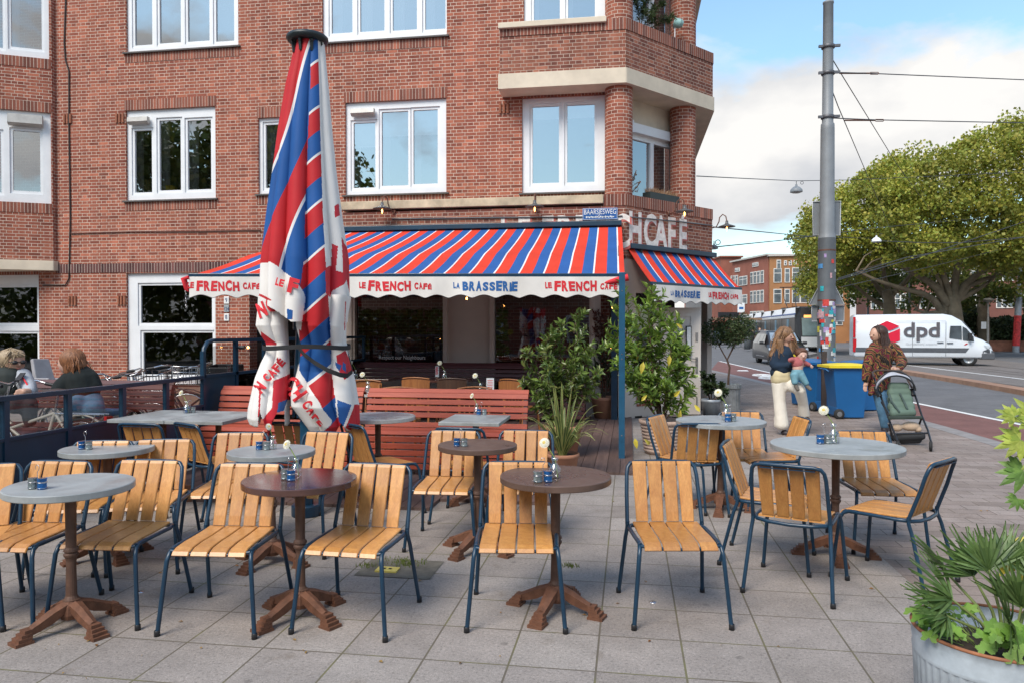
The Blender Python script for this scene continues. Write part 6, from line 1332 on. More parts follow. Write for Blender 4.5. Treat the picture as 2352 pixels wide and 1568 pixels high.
# ---- dark car coming towards the viewer
def car(name, label, c, rz, paint, L_=4.5, hw=.92, H=1.62, g=None):
    t = thing(name, label, 'car', c, rz, g); mb = MB(); a = L_/2
    st = [(-a, .70, .45, .75, .62, .95), (-a+.12, .86, .30, .95, .70, 1.25), (-a+.35, hw, .25, .98, .62, H-.08), (-a+1.0, hw, .25, .98, .66, H), (.1, hw, .25, .98, .66, H), (.45, hw, .25, .97, .64, H-.08), (1.15, hw, .25, .95, .66, 1.06), (a-.55, hw*.98, .25, .85, .68, .98), (a-.12, .86, .27, .70, .66, .84), (a, .68, .32, .55, .56, .62)]
    loft_body(mb, st); obj('body', mb, paint, t)
    mb = MB(); mb.add([(.56, -.60, H-.11), (.56, .60, H-.11), (1.17, .66, 1.10), (1.17, -.66, 1.10)], [(0, 1, 2, 3)]); mb.xf(Matrix.Translation((.03, 0, .03))); obj('windscreen', mb, M('pale reflecting glass', (.22, .27, .32), .08, var=.4, scale=1.5, coat=.5), t)
    gl = M('tinted vehicle glass', (.07, .085, .095), .08)
    for s in (-1, 1):
        mb = MB()
        for (x0, x1) in ((-a+.45, -.75), (-.70, .15), (.2, .95)):
            q = [(x0, s*.915, 1.02), (x1, s*.915, 1.02), (min(x1, .42) if x1 > .5 else x1, s*.70, H-.14), (x0+.15 if x0 < -1 else x0, s*.70, H-.14)]; mb.add(q, [(0, 1, 2, 3)])
        obj('side_window', mb, gl, t)
        mb = MB(); mb.box((.85, s*1.02, 1.05), (.12, .2, .14)); obj('wing_mirror', mb, black, t, bevel=.03)
        mb = MB(); mb.add([(a-.35, s*.90, .72), (a-.02, s*.68, .62), (a-.02, s*.48, .66), (a-.10, s*.52, .76), (a-.40, s*.88, .82)], [(0, 1, 2, 3, 4)]); mb.xf(Matrix.Translation((.03, s*.01, .02))); obj('headlight', mb, headl, t)
        mb = MB(); mb.bar((-a+.4, s*.6, H+.03), (.3, s*.6, H+.02), .03, .03); obj('roof_rail', mb, chrome, t)
        for x in (-a+.85, a-.85): wheel(t, x, s*(hw-.13), .35)
    mb = MB(); mb.bx(a-.08, a+.02, -.45, .45, .42, .66); mb.bx(a-.2, a+.01, -.8, .8, .27, .38); obj('grille', mb, black, t, bevel=.02)
    mb = MB(); mb.bx(a+.015, a+.03, -.26, .26, .44, .54); obj('number_plate', mb, M('yellow plate', (.6, .45, .02), .5), t)
    mb = MB(); [mb.bx(-.9, .95, s*(hw+.002), s*(hw+.006), .40, .43) for s in (-1, 1)]; obj('sill_trim', mb, chrome, t); return t
car('parked_car', 'dark grey sport utility car facing the viewer behind the mother with the baby', CWv(13.35, 37, RZ), radians(-88), suvp)
car('parked_car', 'small dark blue car far down the side street under the corner awning', CWv(24.5, 88, RZ), radians(-80), M('dark blue car paint', (.02, .03, .05), .2, .4))
# ---- white minibus seen from behind
mbn = thing('white_minibus', 'white minibus seen from behind between the tall pole and the delivery van', 'van', CWv(32.6, 60, RZ), radians(85)); mb = MB()
st = [(-2.6, .92, .4, 1.3, .84, 2.45), (-2.5, .98, .35, 1.3, .88, 2.6), (1.2, .98, .35, 1.3, .88, 2.6), (2.0, .98, .35, 1.2, .8, 1.6), (2.7, .85, .35, .8, .75, 1.0)]; loft_body(mb, st); obj('body', mb, carw, mbn)
mb = MB(); mb.add([(-2.64, -.75, 1.4), (-2.64, .75, 1.4), (-2.62, .7, 2.15), (-2.62, -.7, 2.15)], [(3, 2, 1, 0)]); obj('rear_window', mb, MATS['tinted vehicle glass'], mbn)
mb = MB(); [sidepoly(mb, [(x, 1.4), (x+1.1, 1.4), (x+1.1, 2.2), (x, 2.2)], s*.99) for x in (-2.3, -1.1, .1) for s in (-1, 1)]; obj('side_window', mb, MATS['tinted vehicle glass'], mbn)
mb = MB(); [mb.box((-2.62, s*.88, 1.2), (.08, .14, .6)) for s in (-1, 1)]; obj('tail_light', mb, tailr, mbn); mb = MB(); mb.bx(-2.66, -2.6, -.3, .3, .62, .76); obj('number_plate', mb, MATS['yellow plate'], mbn)
for x in (-1.8, 1.8):
    for s in (-1, 1): wheel(mbn, x, s*.85, .35)
mb = MB(); mb.bx(-2.68, -2.5, -.95, .95, .35, .6); obj('rear_bumper', mb, bumperm, mbn)
# ---- tram
tram = thing('tram', 'long white and blue tram with a black front standing in the street', 'tram', CWv(22.55, 55, RZ+.1), radians(-90.5)); tw = 1.22; n_ = 5
tg = M('tram side glass', (.06, .055, .05), .3, var=.7, scale=.9)
tw_ = M('tram white', (.66, .66, .66), .35, var=.05); 
for k in range(n_):
    x1 = -1.3-k*5.2; x0 = x1-5.0; mb = MB(); mb.bx(x0, x1, -tw, tw, .25, 1.0); mb.bx(x0, x1, -tw, tw, 2.55, 2.72)
    mb.add([(x0, -tw, 2.72), (x1, -tw, 2.72), (x1, -tw+.35, 3.35), (x0, -tw+.35, 3.35), (x0, tw-.35, 3.35), (x1, tw-.35, 3.35), (x1, tw, 2.72), (x0, tw, 2.72)], [(0, 1, 2, 3), (3, 2, 5, 4), (4, 5, 6, 7), (0, 3, 4, 7), (1, 6, 5, 2)]); b_ = obj('car_body', mb, tw_, tram)
    mb = MB(); mb.bx(x0+.01, x1-.01, -tw+.02, tw-.02, 1.0, 2.55); obj('window_band', mb, tg, b_)
    mb = MB(); mb.bx(x0, x1, -tw-.01, tw+.01, 2.78-.02, 2.86); obj('blue_band', mb, M('tram blue', (.05, .10, .28), .4), b_); mb = MB(); mb.bx(x0+2.0, x0+2.6, -tw-.006, tw+.006, .5, 2.45); obj('door', mb, M('pale blue door glass', (.10, .20, .27), .3, var=.4, scale=2), b_)
    mb = MB(); mb.bx(x1+.0, x1+.2, -tw+.05, tw-.05, .3, 3.3); obj('bellows', mb, black, tram)
mb = MB(); mb.add([(-1.3, -tw, .25), (-1.3, tw, .25), (-1.3, tw, 2.72), (-1.3, tw-.35, 3.35), (-1.3, -tw+.35, 3.35), (-1.3, -tw, 2.72), (-.15, -.95, .35), (-.15, .95, .35), (-.1, .98, 1.1), (-.75, .95, 2.75), (-.75, -.95, 2.75), (-.1, -.98, 1.1), (-1.0, .8, 3.3), (-1.0, -.8, 3.3)],
 [(0, 6, 11, 10, 5), (1, 2, 9, 8, 7), (5, 10, 13, 4), (2, 3, 12, 9), (4, 13, 12, 3), (10, 9, 12, 13), (6, 7, 8, 11), (11, 8, 9, 10)]); f = obj('cab', mb, black, tram)
mb = MB(); mb.add([(-.11, -.9, 1.15), (-.11, .9, 1.15), (-.66, .86, 2.5), (-.66, -.86, 2.5)], [(0, 1, 2, 3)]); mb.xf(Matrix.Translation((.03, 0, .01))); obj('windscreen', mb, M('pale tram windscreen', (.20, .26, .26), .1, var=.3, scale=1.2, coat=.5), f)
mb = MB(); mb.add([(-.16, -.96, .36), (-.16, .96, .36), (-.11, .99, 1.08), (-.11, -.99, 1.08)], [(0, 1, 2, 3)]); mb.xf(Matrix.Translation((.03, 0, 0))); obj('white_nose', mb, tw_, f)
mb = MB(); mb.add([(-.68, -.7, 2.52), (-.68, .7, 2.52), (-.74, .68, 2.72), (-.74, -.68, 2.72)], [(0, 1, 2, 3)]); mb.xf(Matrix.Translation((.05, 0, 0))); obj('destination_display', mb, M_emit('amber display', (1, .45, .12), .9), f)
mb = MB(); x = -9; mb.bx(x-.6, x+.6, -.7, .7, 3.38, 3.5)
for s in (-.6, .6): mb.tube([(x+.5, s*.6, 3.5), (x-.5, s*.75, 4.35), (x+.2, s*1.1, 5.25)], .035, 5)
mb.tube([(x+.2, -.95, 5.25), (x+.2, .95, 5.25)], .04, 5); mb.tube([(x+.35, -.95, 5.25), (x+.35, .95, 5.25)], .04, 5); obj('pantograph', mb, black, tram)
for k in range(7): mb = MB(); mb.bx(-2.6-k*4, -1.8-k*4, -1.0, 1.0, 0, .3); obj('bogie', mb, black, tram)
# ---- wheelie bins
binb = M('blue bin plastic', (.008, .10, .28), .42, var=.08, scale=2); ylid = M('yellow bin lid', (.72, .56, .02), .45, var=.06)
def wbin(name, label, p, rz, lid, g='wheeled bins by the tall pole'):
    t = thing(name, label, 'wheeled bin', p, rz, g); t.scale = (.88, .88, .90); mb = MB(); w0, w1 = .23, .29
    sec = [(.0, -.24, .27, w0), (.5, -.30, .31, w0+.03), (.93, -.35, .34, w1), (.95, -.41, .38, w1+.03), (1.0, -.41, .38, w1+.03)]
    vs = []; 
    for z, xa, xb, w in sec: vs += [(xa, -w, z+.02), (xb, -w, z+.02), (xb, w, z+.02), (xa, w, z+.02)]
    mb.add(vs, [(i*4+k, i*4+(k+1) % 4, (i+1)*4+(k+1) % 4, (i+1)*4+k) for i in range(4) for k in range(4)]+[(3, 2, 1, 0)]); mb.bx(-.02-.25, .1-.25, -w0-.01, w0+.01, .05, .22); obj('body', mb, binb, t, bevel=.02)
    mb = MB(); mb.grid(lambda u, v: Vector((-.44+.86*u, (v-.5)*.68, 1.03+.05*sin(pi*u)**.6*sin(pi*v)**.35)), 14, 8); mb.grid(lambda u, v: Vector((-.44+.86*u, (.5-v)*.68, 1.01)), 4, 2)
    for (a, b_) in (((-.44, -.34), (.42, -.34)), ((.42, -.34), (.42, .34)), ((.42, .34), (-.44, .34)), ((-.44, .34), (-.44, -.34))): mb.bar((a[0], a[1], 1.015), (b_[0], b_[1], 1.015), .02, .045)
    obj('lid', mb, lid, t)
    mb = MB(); mb.tube([(-.42, -.22, .92), (-.47, -.2, .96), (-.47, .2, .96), (-.42, .22, .92)], .014, 8); obj('handle', mb, binb, t)
    for s in (-1, 1):
        mb = MB(); mb.lathe([(0, -.03), (.085, -.03), (.10, -.02), (.10, .02), (.085, .03), (0, .03)], (0, 0, 0), 20); mb.xf(Matrix.Translation((-.24, s*.29, .10)) @ Matrix.Rotation(pi/2, 4, 'X')); w = obj('wheel', mb, tyre, t)
        mb = MB(); mb.lathe([(0, 0), (.05, 0)], (0, 0, 0), 14); mb.xf(Matrix.Translation((-.24, s*.322, .10)) @ Matrix.Rotation(s*-pi/2, 4, 'X')); obj('hub', mb, rim_, w)
    mb = MB(); mb.tube([(-.24, -.29, .1), (-.24, .29, .1)], .012, 6); obj('axle', mb, black, t)
pb1 = G(1941, 960); b1_ = wbin('wheeled_bin', 'blue wheeled bin with a bright yellow lid beside the woman with the pushchair', (pb1.x+.05, pb1.y+.15, 0), YAW-.05, ylid)
for (x, y, rz, lb) in ((1874, 940, 1.9, 'blue wheeled bin with a blue lid right behind the baby'), (1853, 930, 1.7, 'blue wheeled bin with a blue lid, farthest left behind the mother'), (1982, 941, .1, 'blue wheeled bin half hidden behind the yellow lidded bin and the woman')):
    p = G(x, y); wbin('wheeled_bin', lb, (p.x, p.y, 0), YAW+rz, binb)
# ---- tall pole with stickers and signs
tp0 = CWv((1898-1176)/1700*15.6, 15.6); pole = thing('tram_pole', 'tall grey steel pole with collars, covered in stickers at its foot', 'pole', tp0)
kk = 15.6/1700; z_ = lambda y: 1.53-(y-760)*kk
mb = MB(); mb.lathe([(.19, 0), (.19, .3), (.178, .32), (.176, z_(548))], (0, 0, 0), 24); obj('lower_shaft', mb, greyd, pole)
mb = MB(); mb.lathe([(.176, z_(548)), (.165, z_(543)), (.148, z_(535)), (.138, z_(300)), (.134, z_(288)), (.112, z_(285)), (.100, z_(15)), (.11, z_(14)), (.11, z_(10)), (0, z_(9))], (0, 0, 0), 24); obj('upper_shaft', mb, greys, pole)
for y in (112, 172, 272):
    mb = MB(); mb.lathe([(.115, z_(y)-.04), (.135, z_(y)-.03), (.135, z_(y)+.03), (.115, z_(y)+.04)], (0, 0, 0), 20); mb.box((.15, -.05, z_(y)), (.16, .05, .05)); mb.box((-.15, -.05, z_(y)), (.10, .05, .05)); obj('collar', mb, M('dark galvanised', (.12, .12, .13), .5, .5), pole)
mb = MB(); [mb.lathe([(.18, z_(y)), (.181, z_(y)+.015), (.18, z_(y)+.03)], (0, 0, 0), 20) for y in (578, 692)]; obj('band', mb, rust, pole)
r = random.Random(21); scols = [(.6, .6, .58), (.03, .35, .4), (.55, .05, .04), (.02, .02, .02), (.08, .25, .5), (.5, .45, .05), (.35, .25, .45), (.55, .55, .5), (.5, .3, .32)]
for i in range(84):
    z = r.uniform(.85, 2.15) if i < 76 else r.uniform(2.3, 3.2); a = radians(r.uniform(185, 355)); w, h = r.uniform(.04, .13), r.uniform(.02, .07); rr = .181+r.random()*.004; mb = MB(); da = w/rr/2; k = i % 9
    mb.grid(lambda u, v: Vector((rr*cos(a-da+2*da*u), rr*sin(a-da+2*da*u), z+h*(v-.5)*2)), 4, 1, 0)
    obj('sticker', mb, M('sticker colour '+'abcdefghi'[k], scols[k], .5, var=.35, scale=30), pole)
for (x0, x1, y0, y1, k) in ((1882, 1896, 849, 884, 1), (1880, 1897, 866, 873, 8)):
    mb = MB(); zz0, zz1 = z_(y1), z_(y0); a0, a1 = radians(205), radians(262); mb.grid(lambda u, v: Vector(((.19+k*.0005)*cos(a0+(a1-a0)*u), (.19+k*.0005)*sin(a0+(a1-a0)*u), zz0+(zz1-zz0)*v)), 5, 1); obj('poster', mb, M('poster '+'ab'[k == 8], (.30, .45, .48) if k == 1 else (.6, .25, .3), .6, var=.25, scale=14), pole)
def backsign(name, label, pts, D, th=.02):
    q = [DD(x, y, D) for x, y in pts]; c = sum(q, Vector())/len(q); t = thing(name, label, 'road sign', c); fwd = Vector((-sin(YAW), cos(YAW), 0)); n = len(q)
    mb = MB(); vs = [p-c for p in q]+[p-c+fwd*th for p in q]; mb.add(vs, [tuple(range(n)), tuple(range(2*n-1, n-1, -1))]+[(i, n+i, n+(i+1) % n, (i+1) % n) for i in range(n)]); obj('panel', mb, greys, t)
    mb = MB(); mb.tube([p-c-fwd*.01 for p in q], .014, 5, closed=True); obj('rim', mb, M('pale sign edge', (.45, .47, .48), .4), t)
backsign('road_sign', 'grey back of a rectangular road sign fixed high on the tall pole', [(1867, 541), (1929, 541), (1930, 463), (1866, 464)], 15.75)
backsign('road_sign', 'grey back of a triangular road sign on the tall pole', [(1858, 700), (1939, 700), (1900, 622)], 15.80)
backsign('road_sign', 'small grey sign back directly below the triangular one', [(1864, 738), (1938, 738), (1938, 703), (1864, 703)], 15.84)
sp_ = CWv((1893-1176)/1700*13.9, 13.9); t = thing('sign_post', 'slim brown metal post standing just in front of the blue bins', 'post', sp_); mb = MB(); mb.bx(-.042, .042, -.042, .042, 0, 1.15); mb.bx(-.06, .06, -.06, .06, 0, .02); obj('shaft', mb, M('brown black metal', (.05, .035, .03), .6), t)
# ---- overhead wires
wirem = M('overhead wire', (.07, .07, .075), .5, .5)
def wire(label, pts, r=.012, name='overhead_wire'):
    mb = MB(); mb.tube([DD(x, y, D) for x, y, D in pts], r, 5); return tag(obj(name, mb, wirem), label, 'wire', 'overhead wires')
wire('upper level cable running right from the tall pole with a turnbuckle', [(1912, 167, 15.6), (1990, 169, 16), (2352, 184, 18), (2600, 195, 20)])
wire('lower level cable running right from the tall pole with a turnbuckle', [(1912, 272, 15.6), (2010, 276, 16), (2352, 283, 18), (2600, 288, 20)])
wire('steep stay wire falling to the right from the top of the tall pole', [(1908, 130, 15.6), (1935, 175, 18), (2060, 378, 28), (2150, 500, 40)])
wire('shorter steep stay wire falling from below the upper collar of the pole', [(1908, 200, 15.6), (1925, 245, 18), (1995, 410, 28), (2060, 560, 40)])
wire('long thin wire crossing behind the pole with a street lamp hung on it', [(1600, 405, 20), (1700, 410, 24), (1828, 416, 30), (1950, 414, 34), (2352, 396, 40), (2500, 388, 42)], .014)
wire('thin wire running right from the brick corner below the lamp', [(1638, 522, 16), (1850, 543, 28), (2000, 548, 40)], .014)
wire('lowest thin wire from the brick corner rising to the right', [(1640, 568, 16), (1790, 553, 24), (2000, 525, 34), (2352, 492, 44)], .014)
wire('tram contact wire crossing in front of the trees, upper', [(1900, 650, 26), (2130, 585, 32), (2352, 510, 38), (2500, 462, 42)], .02)
wire('tram contact wire crossing in front of the trees, lower', [(1925, 640, 26), (2080, 592, 30), (2352, 545, 38), (2500, 515, 42)], .018)
wire('fine wire crossing the tree trunks low down', [(1930, 660, 30), (2150, 610, 36), (2352, 560, 44)], .014)
wire('wire carrying the white street lamp in front of the trees', [(2000, 553, 38), (2120, 558, 38), (2210, 558, 38), (2352, 545, 38)], .022)
for x in (2008, 2020):
    y = 169 if x == 2008 else 277; mb = MB(); c = DD(x, y, 16); mb.tube([c+RT*(-.10), c+RT*(-.08)+UP*.022, c+RT*.08+UP*.022, c+RT*.10, c+RT*.08-UP*.022, c+RT*(-.08)-UP*.022], .009, 5, closed=True); mb.tube([c-RT*.75, c-RT*.1], .017, 6)
    tag(obj('turnbuckle', mb, rust), 'steel turnbuckle on the %s level cable right of the pole' % ('upper' if x == 2008 else 'lower'), 'turnbuckle', 'turnbuckles')
def hlamp(x, y, D, r_, label, m_):
    t = thing('hanging_street_lamp', label, 'street lamp', DD(x, y, D), 0, 'hanging street lamps'); mb = MB(); mb.lathe([(r_*1.0, 0), (r_*1.02, .02), (r_*.95, r_*.45), (r_*.55, r_*.85), (r_*.2, r_), (r_*.18, r_*1.3), (0, r_*1.35)], (0, 0, 0), 20); obj('hood', mb, m_, t)
    mb = MB(); mb.lathe([(r_*.95, 0), (r_*.6, -r_*.15), (0, -r_*.2)], (0, 0, 0), 18); obj('diffuser', mb, M('lamp diffuser', (.35, .35, .33), .3), t); mb = MB(); mb.tube([(0, 0, r_*1.3), (0, 0, r_*1.9)], .012, 5); mb.tube([(r_*.9+.06*cos(a*pi/5), 0, r_*1.55+.06*sin(a*pi/5)) for a in range(10)], .01, 4, closed=True); obj('hanger', mb, wirem, t)
hlamp(1829, 442, 30, .24, 'grey domed lamp hanging on a wire left of the tall pole', greys); hlamp(2013, 556, 38, .24, 'white domed lamp hanging on a wire in front of the trees', white); hlamp(1640, 572, 18, .10, 'tiny domed lamp hanging right at the edge of the brick corner', greys)
# ---- far buildings
winw = M('far window white', (.62, .60, .56), .6); wing = M('far window glass', (.10, .12, .13), .15, var=.6, scale=.6)
def block(name, label, A, B, H, mat, depth, wins, extra=None, z0=RZ, roof=None):
    """A, B = (cam x, depth) of the facade's left and right end; wins = [(u0, u1, z0, z1, nmull)] in metres along it"""
    a, b_ = CWv(*A), CWv(*B); e = (b_-a).normalized(); n = Vector((e.y, -e.x, 0)); L_ = (b_-a).length; t = thing(name, label, 'building', (a.x, a.y, 0), atan2(e.y, e.x))
    mb = MB(); mb.bx(0, L_, 0, depth, z0-.3, H); obj('wall', mb, mat, t); mb = MB(); mb.bx(-.25, L_+.25, -.35, depth+.2, H, H+.22); obj('roof', mb, roof or M('far cornice', (.45, .42, .38), .7), t)
    for (u0, u1, za, zb_, nm) in wins:
        mb = MB(); w = (u1-u0)/nm; mb.bx(u0, u1, -.10, -.02, za, zb_, 0)
        for k in range(nm): mb.bx(u0+k*w+.10, u0+(k+1)*w-.10, -.13, -.10, za+.12, zb_-.12-(zb_-za)*.3, 1); mb.bx(u0+k*w+.10, u0+(k+1)*w-.10, -.13, -.10, zb_-(zb_-za)*.3, zb_-.12, 1)
        obj('window', mb, [winw, wing], t)
    return t
ws = []
for z in (2.6, 5.6, 8.4):
    ws += [(.4, 1.1, z, z+1.7, 1), (1.3, 2.0, z, z+1.7, 1), (2.4, 5.0, z, z+1.4, 2)]+[(6.0+i*1.05, 6.85+i*1.05, z, z+1.8, 1) for i in range(4)]
ws += [(1.0, 2.6, 10.6, 11.2, 3), (6.6, 8.4, 10.9, 11.5, 3)]
block('brick_apartment_block', 'red brick apartment block with paired white windows beyond the tram', (34.5, 116), (36.3, 105), 12.2, farbrick, 9, ws)
ws = []
for z in (2.3, 5.4, 8.3): ws += [(.5, 1.6, z, z+2.0, 1), (2.0, 2.7, z, z+2.0, 1), (3.0, 6.3, z, z+2.1, 3), (8.2, 9.8, z, z+1.8, 2)]
ws += [(.9, 1.5, 10.2, 11.5, 1)]+[(1.9+i*.65, 2.3+i*.65, 10.7, 11.4, 1) for i in range(3)]
ob = block('ochre_brick_block', 'ochre brick corner block with a rounded white bay beyond the tram', (36.35, 104.5), (47, 103), 12.0, ochre, 9, ws)
for z in (2.3, 5.4, 8.3): mb = MB(); mb.bx(3.0, 6.2, -.9, 0, z-.5, z-.1); obj('bay', mb, ochre, ob)
block('brick_tower_house', 'dark red brick tower rising behind the apartment block', (34.1, 121), (37.4, 121), 13.5, farbrick, 6, [(1.6, 2.2, 9.6, 10.5, 1)], roof=farbrick)
ws = [(i*1.5+.3, i*1.5+1.0, z, z+1.9, 1) for i in range(10) for z in (4.6, 7.4)]
sh = block('shop_row', 'red brick row with tall white windows over pale shopfronts at the street end', (30.5, 131), (38.6, 124), 10.5, farbrick, 8, ws)
mb = MB(); mb.bx(.1, 10, -.15, 0, .0, 3.6); obj('shopfront', mb, winw, sh); mb = MB(); [mb.bx(.6+k*2.3, 2.3+k*2.3, -.2, -.12, .2, 2.6) for k in range(4)]; obj('shop_window', mb, wing, sh)
mb = MB(); [mb.bar((x, -1.0, 2.6), (x+1.6, -1.0, 2.6), .9, .08) for x in (1.2, 6)]; obj('shop_awning', mb, M('dark shop awning', (.05, .05, .07), .8), sh)
ws = []
for z in (.9, 4.2, 7.4): ws += [(i*2.7+.5, i*2.7+2.3, z, z+1.9, 3) for i in range(18)]
block('brick_block_behind_trees', 'long red brick block with white windows seen between the tree trunks', (44, 92), (88, 78), 10.5, M('dark red far brick', (.16, .065, .05), .9, var=.2, scale=.4), 9, ws)
# ---- plane trees
bark = M('plane tree bark', (.17, .13, .085), .85, var=.45, scale=1.6, bmp=.3, bscale=8)
lf1 = M_leaf('autumn plane leaves', [(.23, .26, .035), (.30, .32, .05), (.38, .35, .05), (.18, .24, .035), (.43, .35, .06), (.20, .27, .04), (.32, .27, .04)], .55, .35, .3)
lf2 = M_leaf('green plane leaves', [(.08, .12, .022), (.13, .17, .03), (.17, .19, .03), (.07, .10, .02), (.20, .19, .03)], .6, .4, .25)
z6 = lambda v, w: ((1660+v/2.613)*.91875, (550+w/2.613)*.91875)
def bigtree(label, trunk, limbs, poly, D, dd, ncl, lm, seed, leafs=.30, per=46, base_r=.5, cat='tree', hollow=.5):
    r = random.Random(seed); base = G(trunk[0][0], 900, RZ); p0 = DD(trunk[0][0], trunk[0][1], D); p0.z = RZ; t = thing('plane_tree', label, 'tree', p0, 0, 'plane trees across the road'); mb = MB()
    pts = [Vector((0, 0, 0)), Vector((0, 0, .35))]+[DD(x, y, D)-p0 for x, y in trunk[1:]]; n = len(pts); mb.tube(pts, [base_r*1.5, base_r*1.1]+[base_r*(1-.45*i/(n-2)) for i in range(n-2)], 10)
    for L_, rad in limbs:
        k = len(L_); ps = [DD(x, y, D+o)-p0 for x, y, o in L_]; mb.tube(ps, [rad*(1-.7*i/(k-1)) for i in range(k)], 7)
        for q in range(3):
            a = ps[-2].lerp(ps[-1], r.random()); mb.tube([a, a+rv(r)*.7+ZV*.5, a+rv(r)*1.6+ZV*1.6], [rad*.3, rad*.2, .02], 5)
    obj('trunk', mb, bark, t)
    xs = [p[0] for p in poly]; ys = [p[1] for p in poly]; cx, cy = sum(xs)/len(xs), sum(ys)/len(ys); V = []; F = []; c_ = 0
    while c_ < ncl:
        x, y = r.uniform(min(xs), max(xs)), r.uniform(min(ys), max(ys))
        if not inside((x, y), poly): continue
        e = 1.0                                            # distance to the outline sets how deep the crown is here
        for s in (.25, .5, .75, 1.0):
            if not all(inside((x+s*60*cos(a), y+s*60*sin(a)), poly) for a in (0, 1.57, 3.14, 4.71)): e = s; break
        dep = dd*(.25+.75*e); c_ += 1; side = r.random(); off = dep*(-1 if side < .62 else 1)*(r.uniform(hollow, 1.0)) if side < .85 else r.uniform(-dep, dep)
        c = DD(x, y, D+off)-p0; cr = r.uniform(.45, .95); nl = int(per*r.uniform(.6, 1.2))
        for i in range(nl):
            q = c+rv(r)*cr*(r.random()**.4)*1.0; q.z = c.z+(q.z-c.z)*.75; d = rv(r); s = d.cross(rv(r)).normalized(); L_ = leafs*r.uniform(.5, 1.0); o = len(V); V += [q, q+(d*.5+s*.45)*L_, q+d*L_, q+(d*.5-s*.45)*L_]; F.append((o, o+1, o+2, o+3))
    mb = MB(); mb.v = [tuple(v) for v in V]; mb.f = F; mb.m = [0]*len(F); mb.sm = [False]*len(F); mb.uv = [None]*len(F); obj('crown', mb, lm, t); return t
A_ = [(2015, 400), (2060, 345), (2110, 345), (2140, 355), (2200, 335), (2235, 310), (2270, 300), (2300, 290), (2325, 262), (2345, 275), (2420, 262), (2500, 300), (2520, 600), (2352, 655), (2300, 630), (2230, 600), (2170, 625), (2100, 620), (2040, 600), (2000, 480)]
B_ = [(1822, 545), (1845, 515), (1858, 480), (1885, 470), (1900, 445), (1930, 428), (1960, 432), (1975, 400), (2010, 385), (2060, 400), (2110, 450), (2110, 600), (2060, 590), (2010, 600), (1985, 650), (1950, 610), (1925, 650), (1905, 695), (1872, 705), (1845, 660), (1835, 610)]
C_ = [(1900, 560), (1980, 540), (2352, 520), (2500, 520), (2500, 690), (2400, 735), (2330, 715), (2280, 690), (2200, 715), (2110, 700), (2040, 715), (1990, 700), (1930, 700)]
zl = lambda L_, o=0: [(*z6(*p), o) for p in L_]
bigtree('biggest plane tree with a broad trunk and spreading limbs right of the van emblem', [z6(1890, 860), z6(1895, 690), z6(1890, 580), z6(1880, 500)],
 [(zl([(1850, 560), (1790, 450), (1720, 400), (1600, 330), (1500, 280)]), .30), (zl([(1830, 620), (1760, 520), (1690, 480), (1560, 450), (1400, 400), (1250, 330)]), .24), (zl([(1900, 540), (1990, 430), (2120, 380), (2280, 340)]), .26), (zl([(1900, 520), (1960, 430), (2080, 330), (2250, 270), (2340, 220)]), .28), (zl([(1890, 520), (1900, 400), (1930, 250), (1940, 100)]), .30), (zl([(1870, 500), (1830, 380), (1800, 250), (1790, 100)]), .24), (zl([(1880, 620), (1810, 600), (1720, 610), (1640, 590)]), .2), (zl([(1840, 600), (1800, 400), (1770, 350)]), .2), (zl([(1930, 520), (2060, 450), (2180, 360)]), .18)],
 A_, 46, 5.0, 850, lf1, 31, .235, 84, .55)
bigtree('plane tree left of the big one, its crown reaching towards the tall pole', [z6(1475, 800), z6(1475, 620), z6(1470, 520), z6(1450, 460)],
 [(zl([(1460, 520), (1380, 420), (1300, 380), (1210, 370)], 1), .22), (zl([(1450, 570), (1340, 510), (1260, 440), (1190, 390)], 1), .18), (zl([(1470, 480), (1440, 380), (1420, 250), (1400, 100)], 1), .22), (zl([(1480, 500), (1560, 420), (1640, 330), (1680, 200)], 1), .22), (zl([(1470, 500), (1350, 400), (1330, 300)], 1), .18)],
 B_, 51, 4.8, 500, lf1, 32, .235, 80, .42)
bigtree('dark plane tree behind the other two, near the street lamp', [z6(2085, 830), z6(2085, 650), z6(2080, 500), z6(2075, 420)],
 [(zl([(2080, 480), (2000, 360), (1900, 300)], 3), .22), (zl([(2080, 480), (2160, 360), (2260, 300)], 3), .22), (zl([(2080, 440), (2090, 300), (2100, 150)], 3), .24), (zl([(1640, 700), (1700, 610), (1760, 540), (1830, 480)], 2), .25), (zl([(1960, 700), (2000, 560), (1950, 450)], 4), .25)],
 C_, 60, 5.0, 480, lf2, 33, .34, 50, .45)
# hedge, low wall, bushes
r = random.Random(41); mb = MB(); V = []; F = []
hp = [z6(*p) for p in ((1900, 860), (1905, 640), (1960, 590), (2020, 560), (2080, 600), (2140, 650), (2230, 630), (2300, 640), (2352, 630), (2600, 620), (2600, 800), (2100, 800))]
for i in range(15000):
    while True:
        x, y = r.uniform(2220, 2600), r.uniform(740, 800)
        x, y = r.uniform(min(p[0] for p in hp), max(p[0] for p in hp)), r.uniform(min(p[1] for p in hp), max(p[1] for p in hp))
        if inside((x, y), hp): break
    q = DD(x, y, 61.5+r.uniform(-1.5, 1.5)); d = rv(r); s = d.cross(rv(r)).normalized(); L_ = r.uniform(.12, .28); o = len(V); V += [q, q+(d*.5+s*.45)*L_, q+d*L_, q+(d*.5-s*.45)*L_]; F.append((o, o+1, o+2, o+3))
mb.v = [tuple(v) for v in V]; mb.f = F; mb.m = [0]*len(F); mb.sm = [False]*len(F); mb.uv = [None]*len(F); tag(obj('hedge', mb, M_leaf('hedge leaves', [(.02, .035, .015), (.045, .065, .02), (.03, .05, .02)], .6, .6, .2)), 'dark green hedge behind the low brick wall on the right', 'hedge')
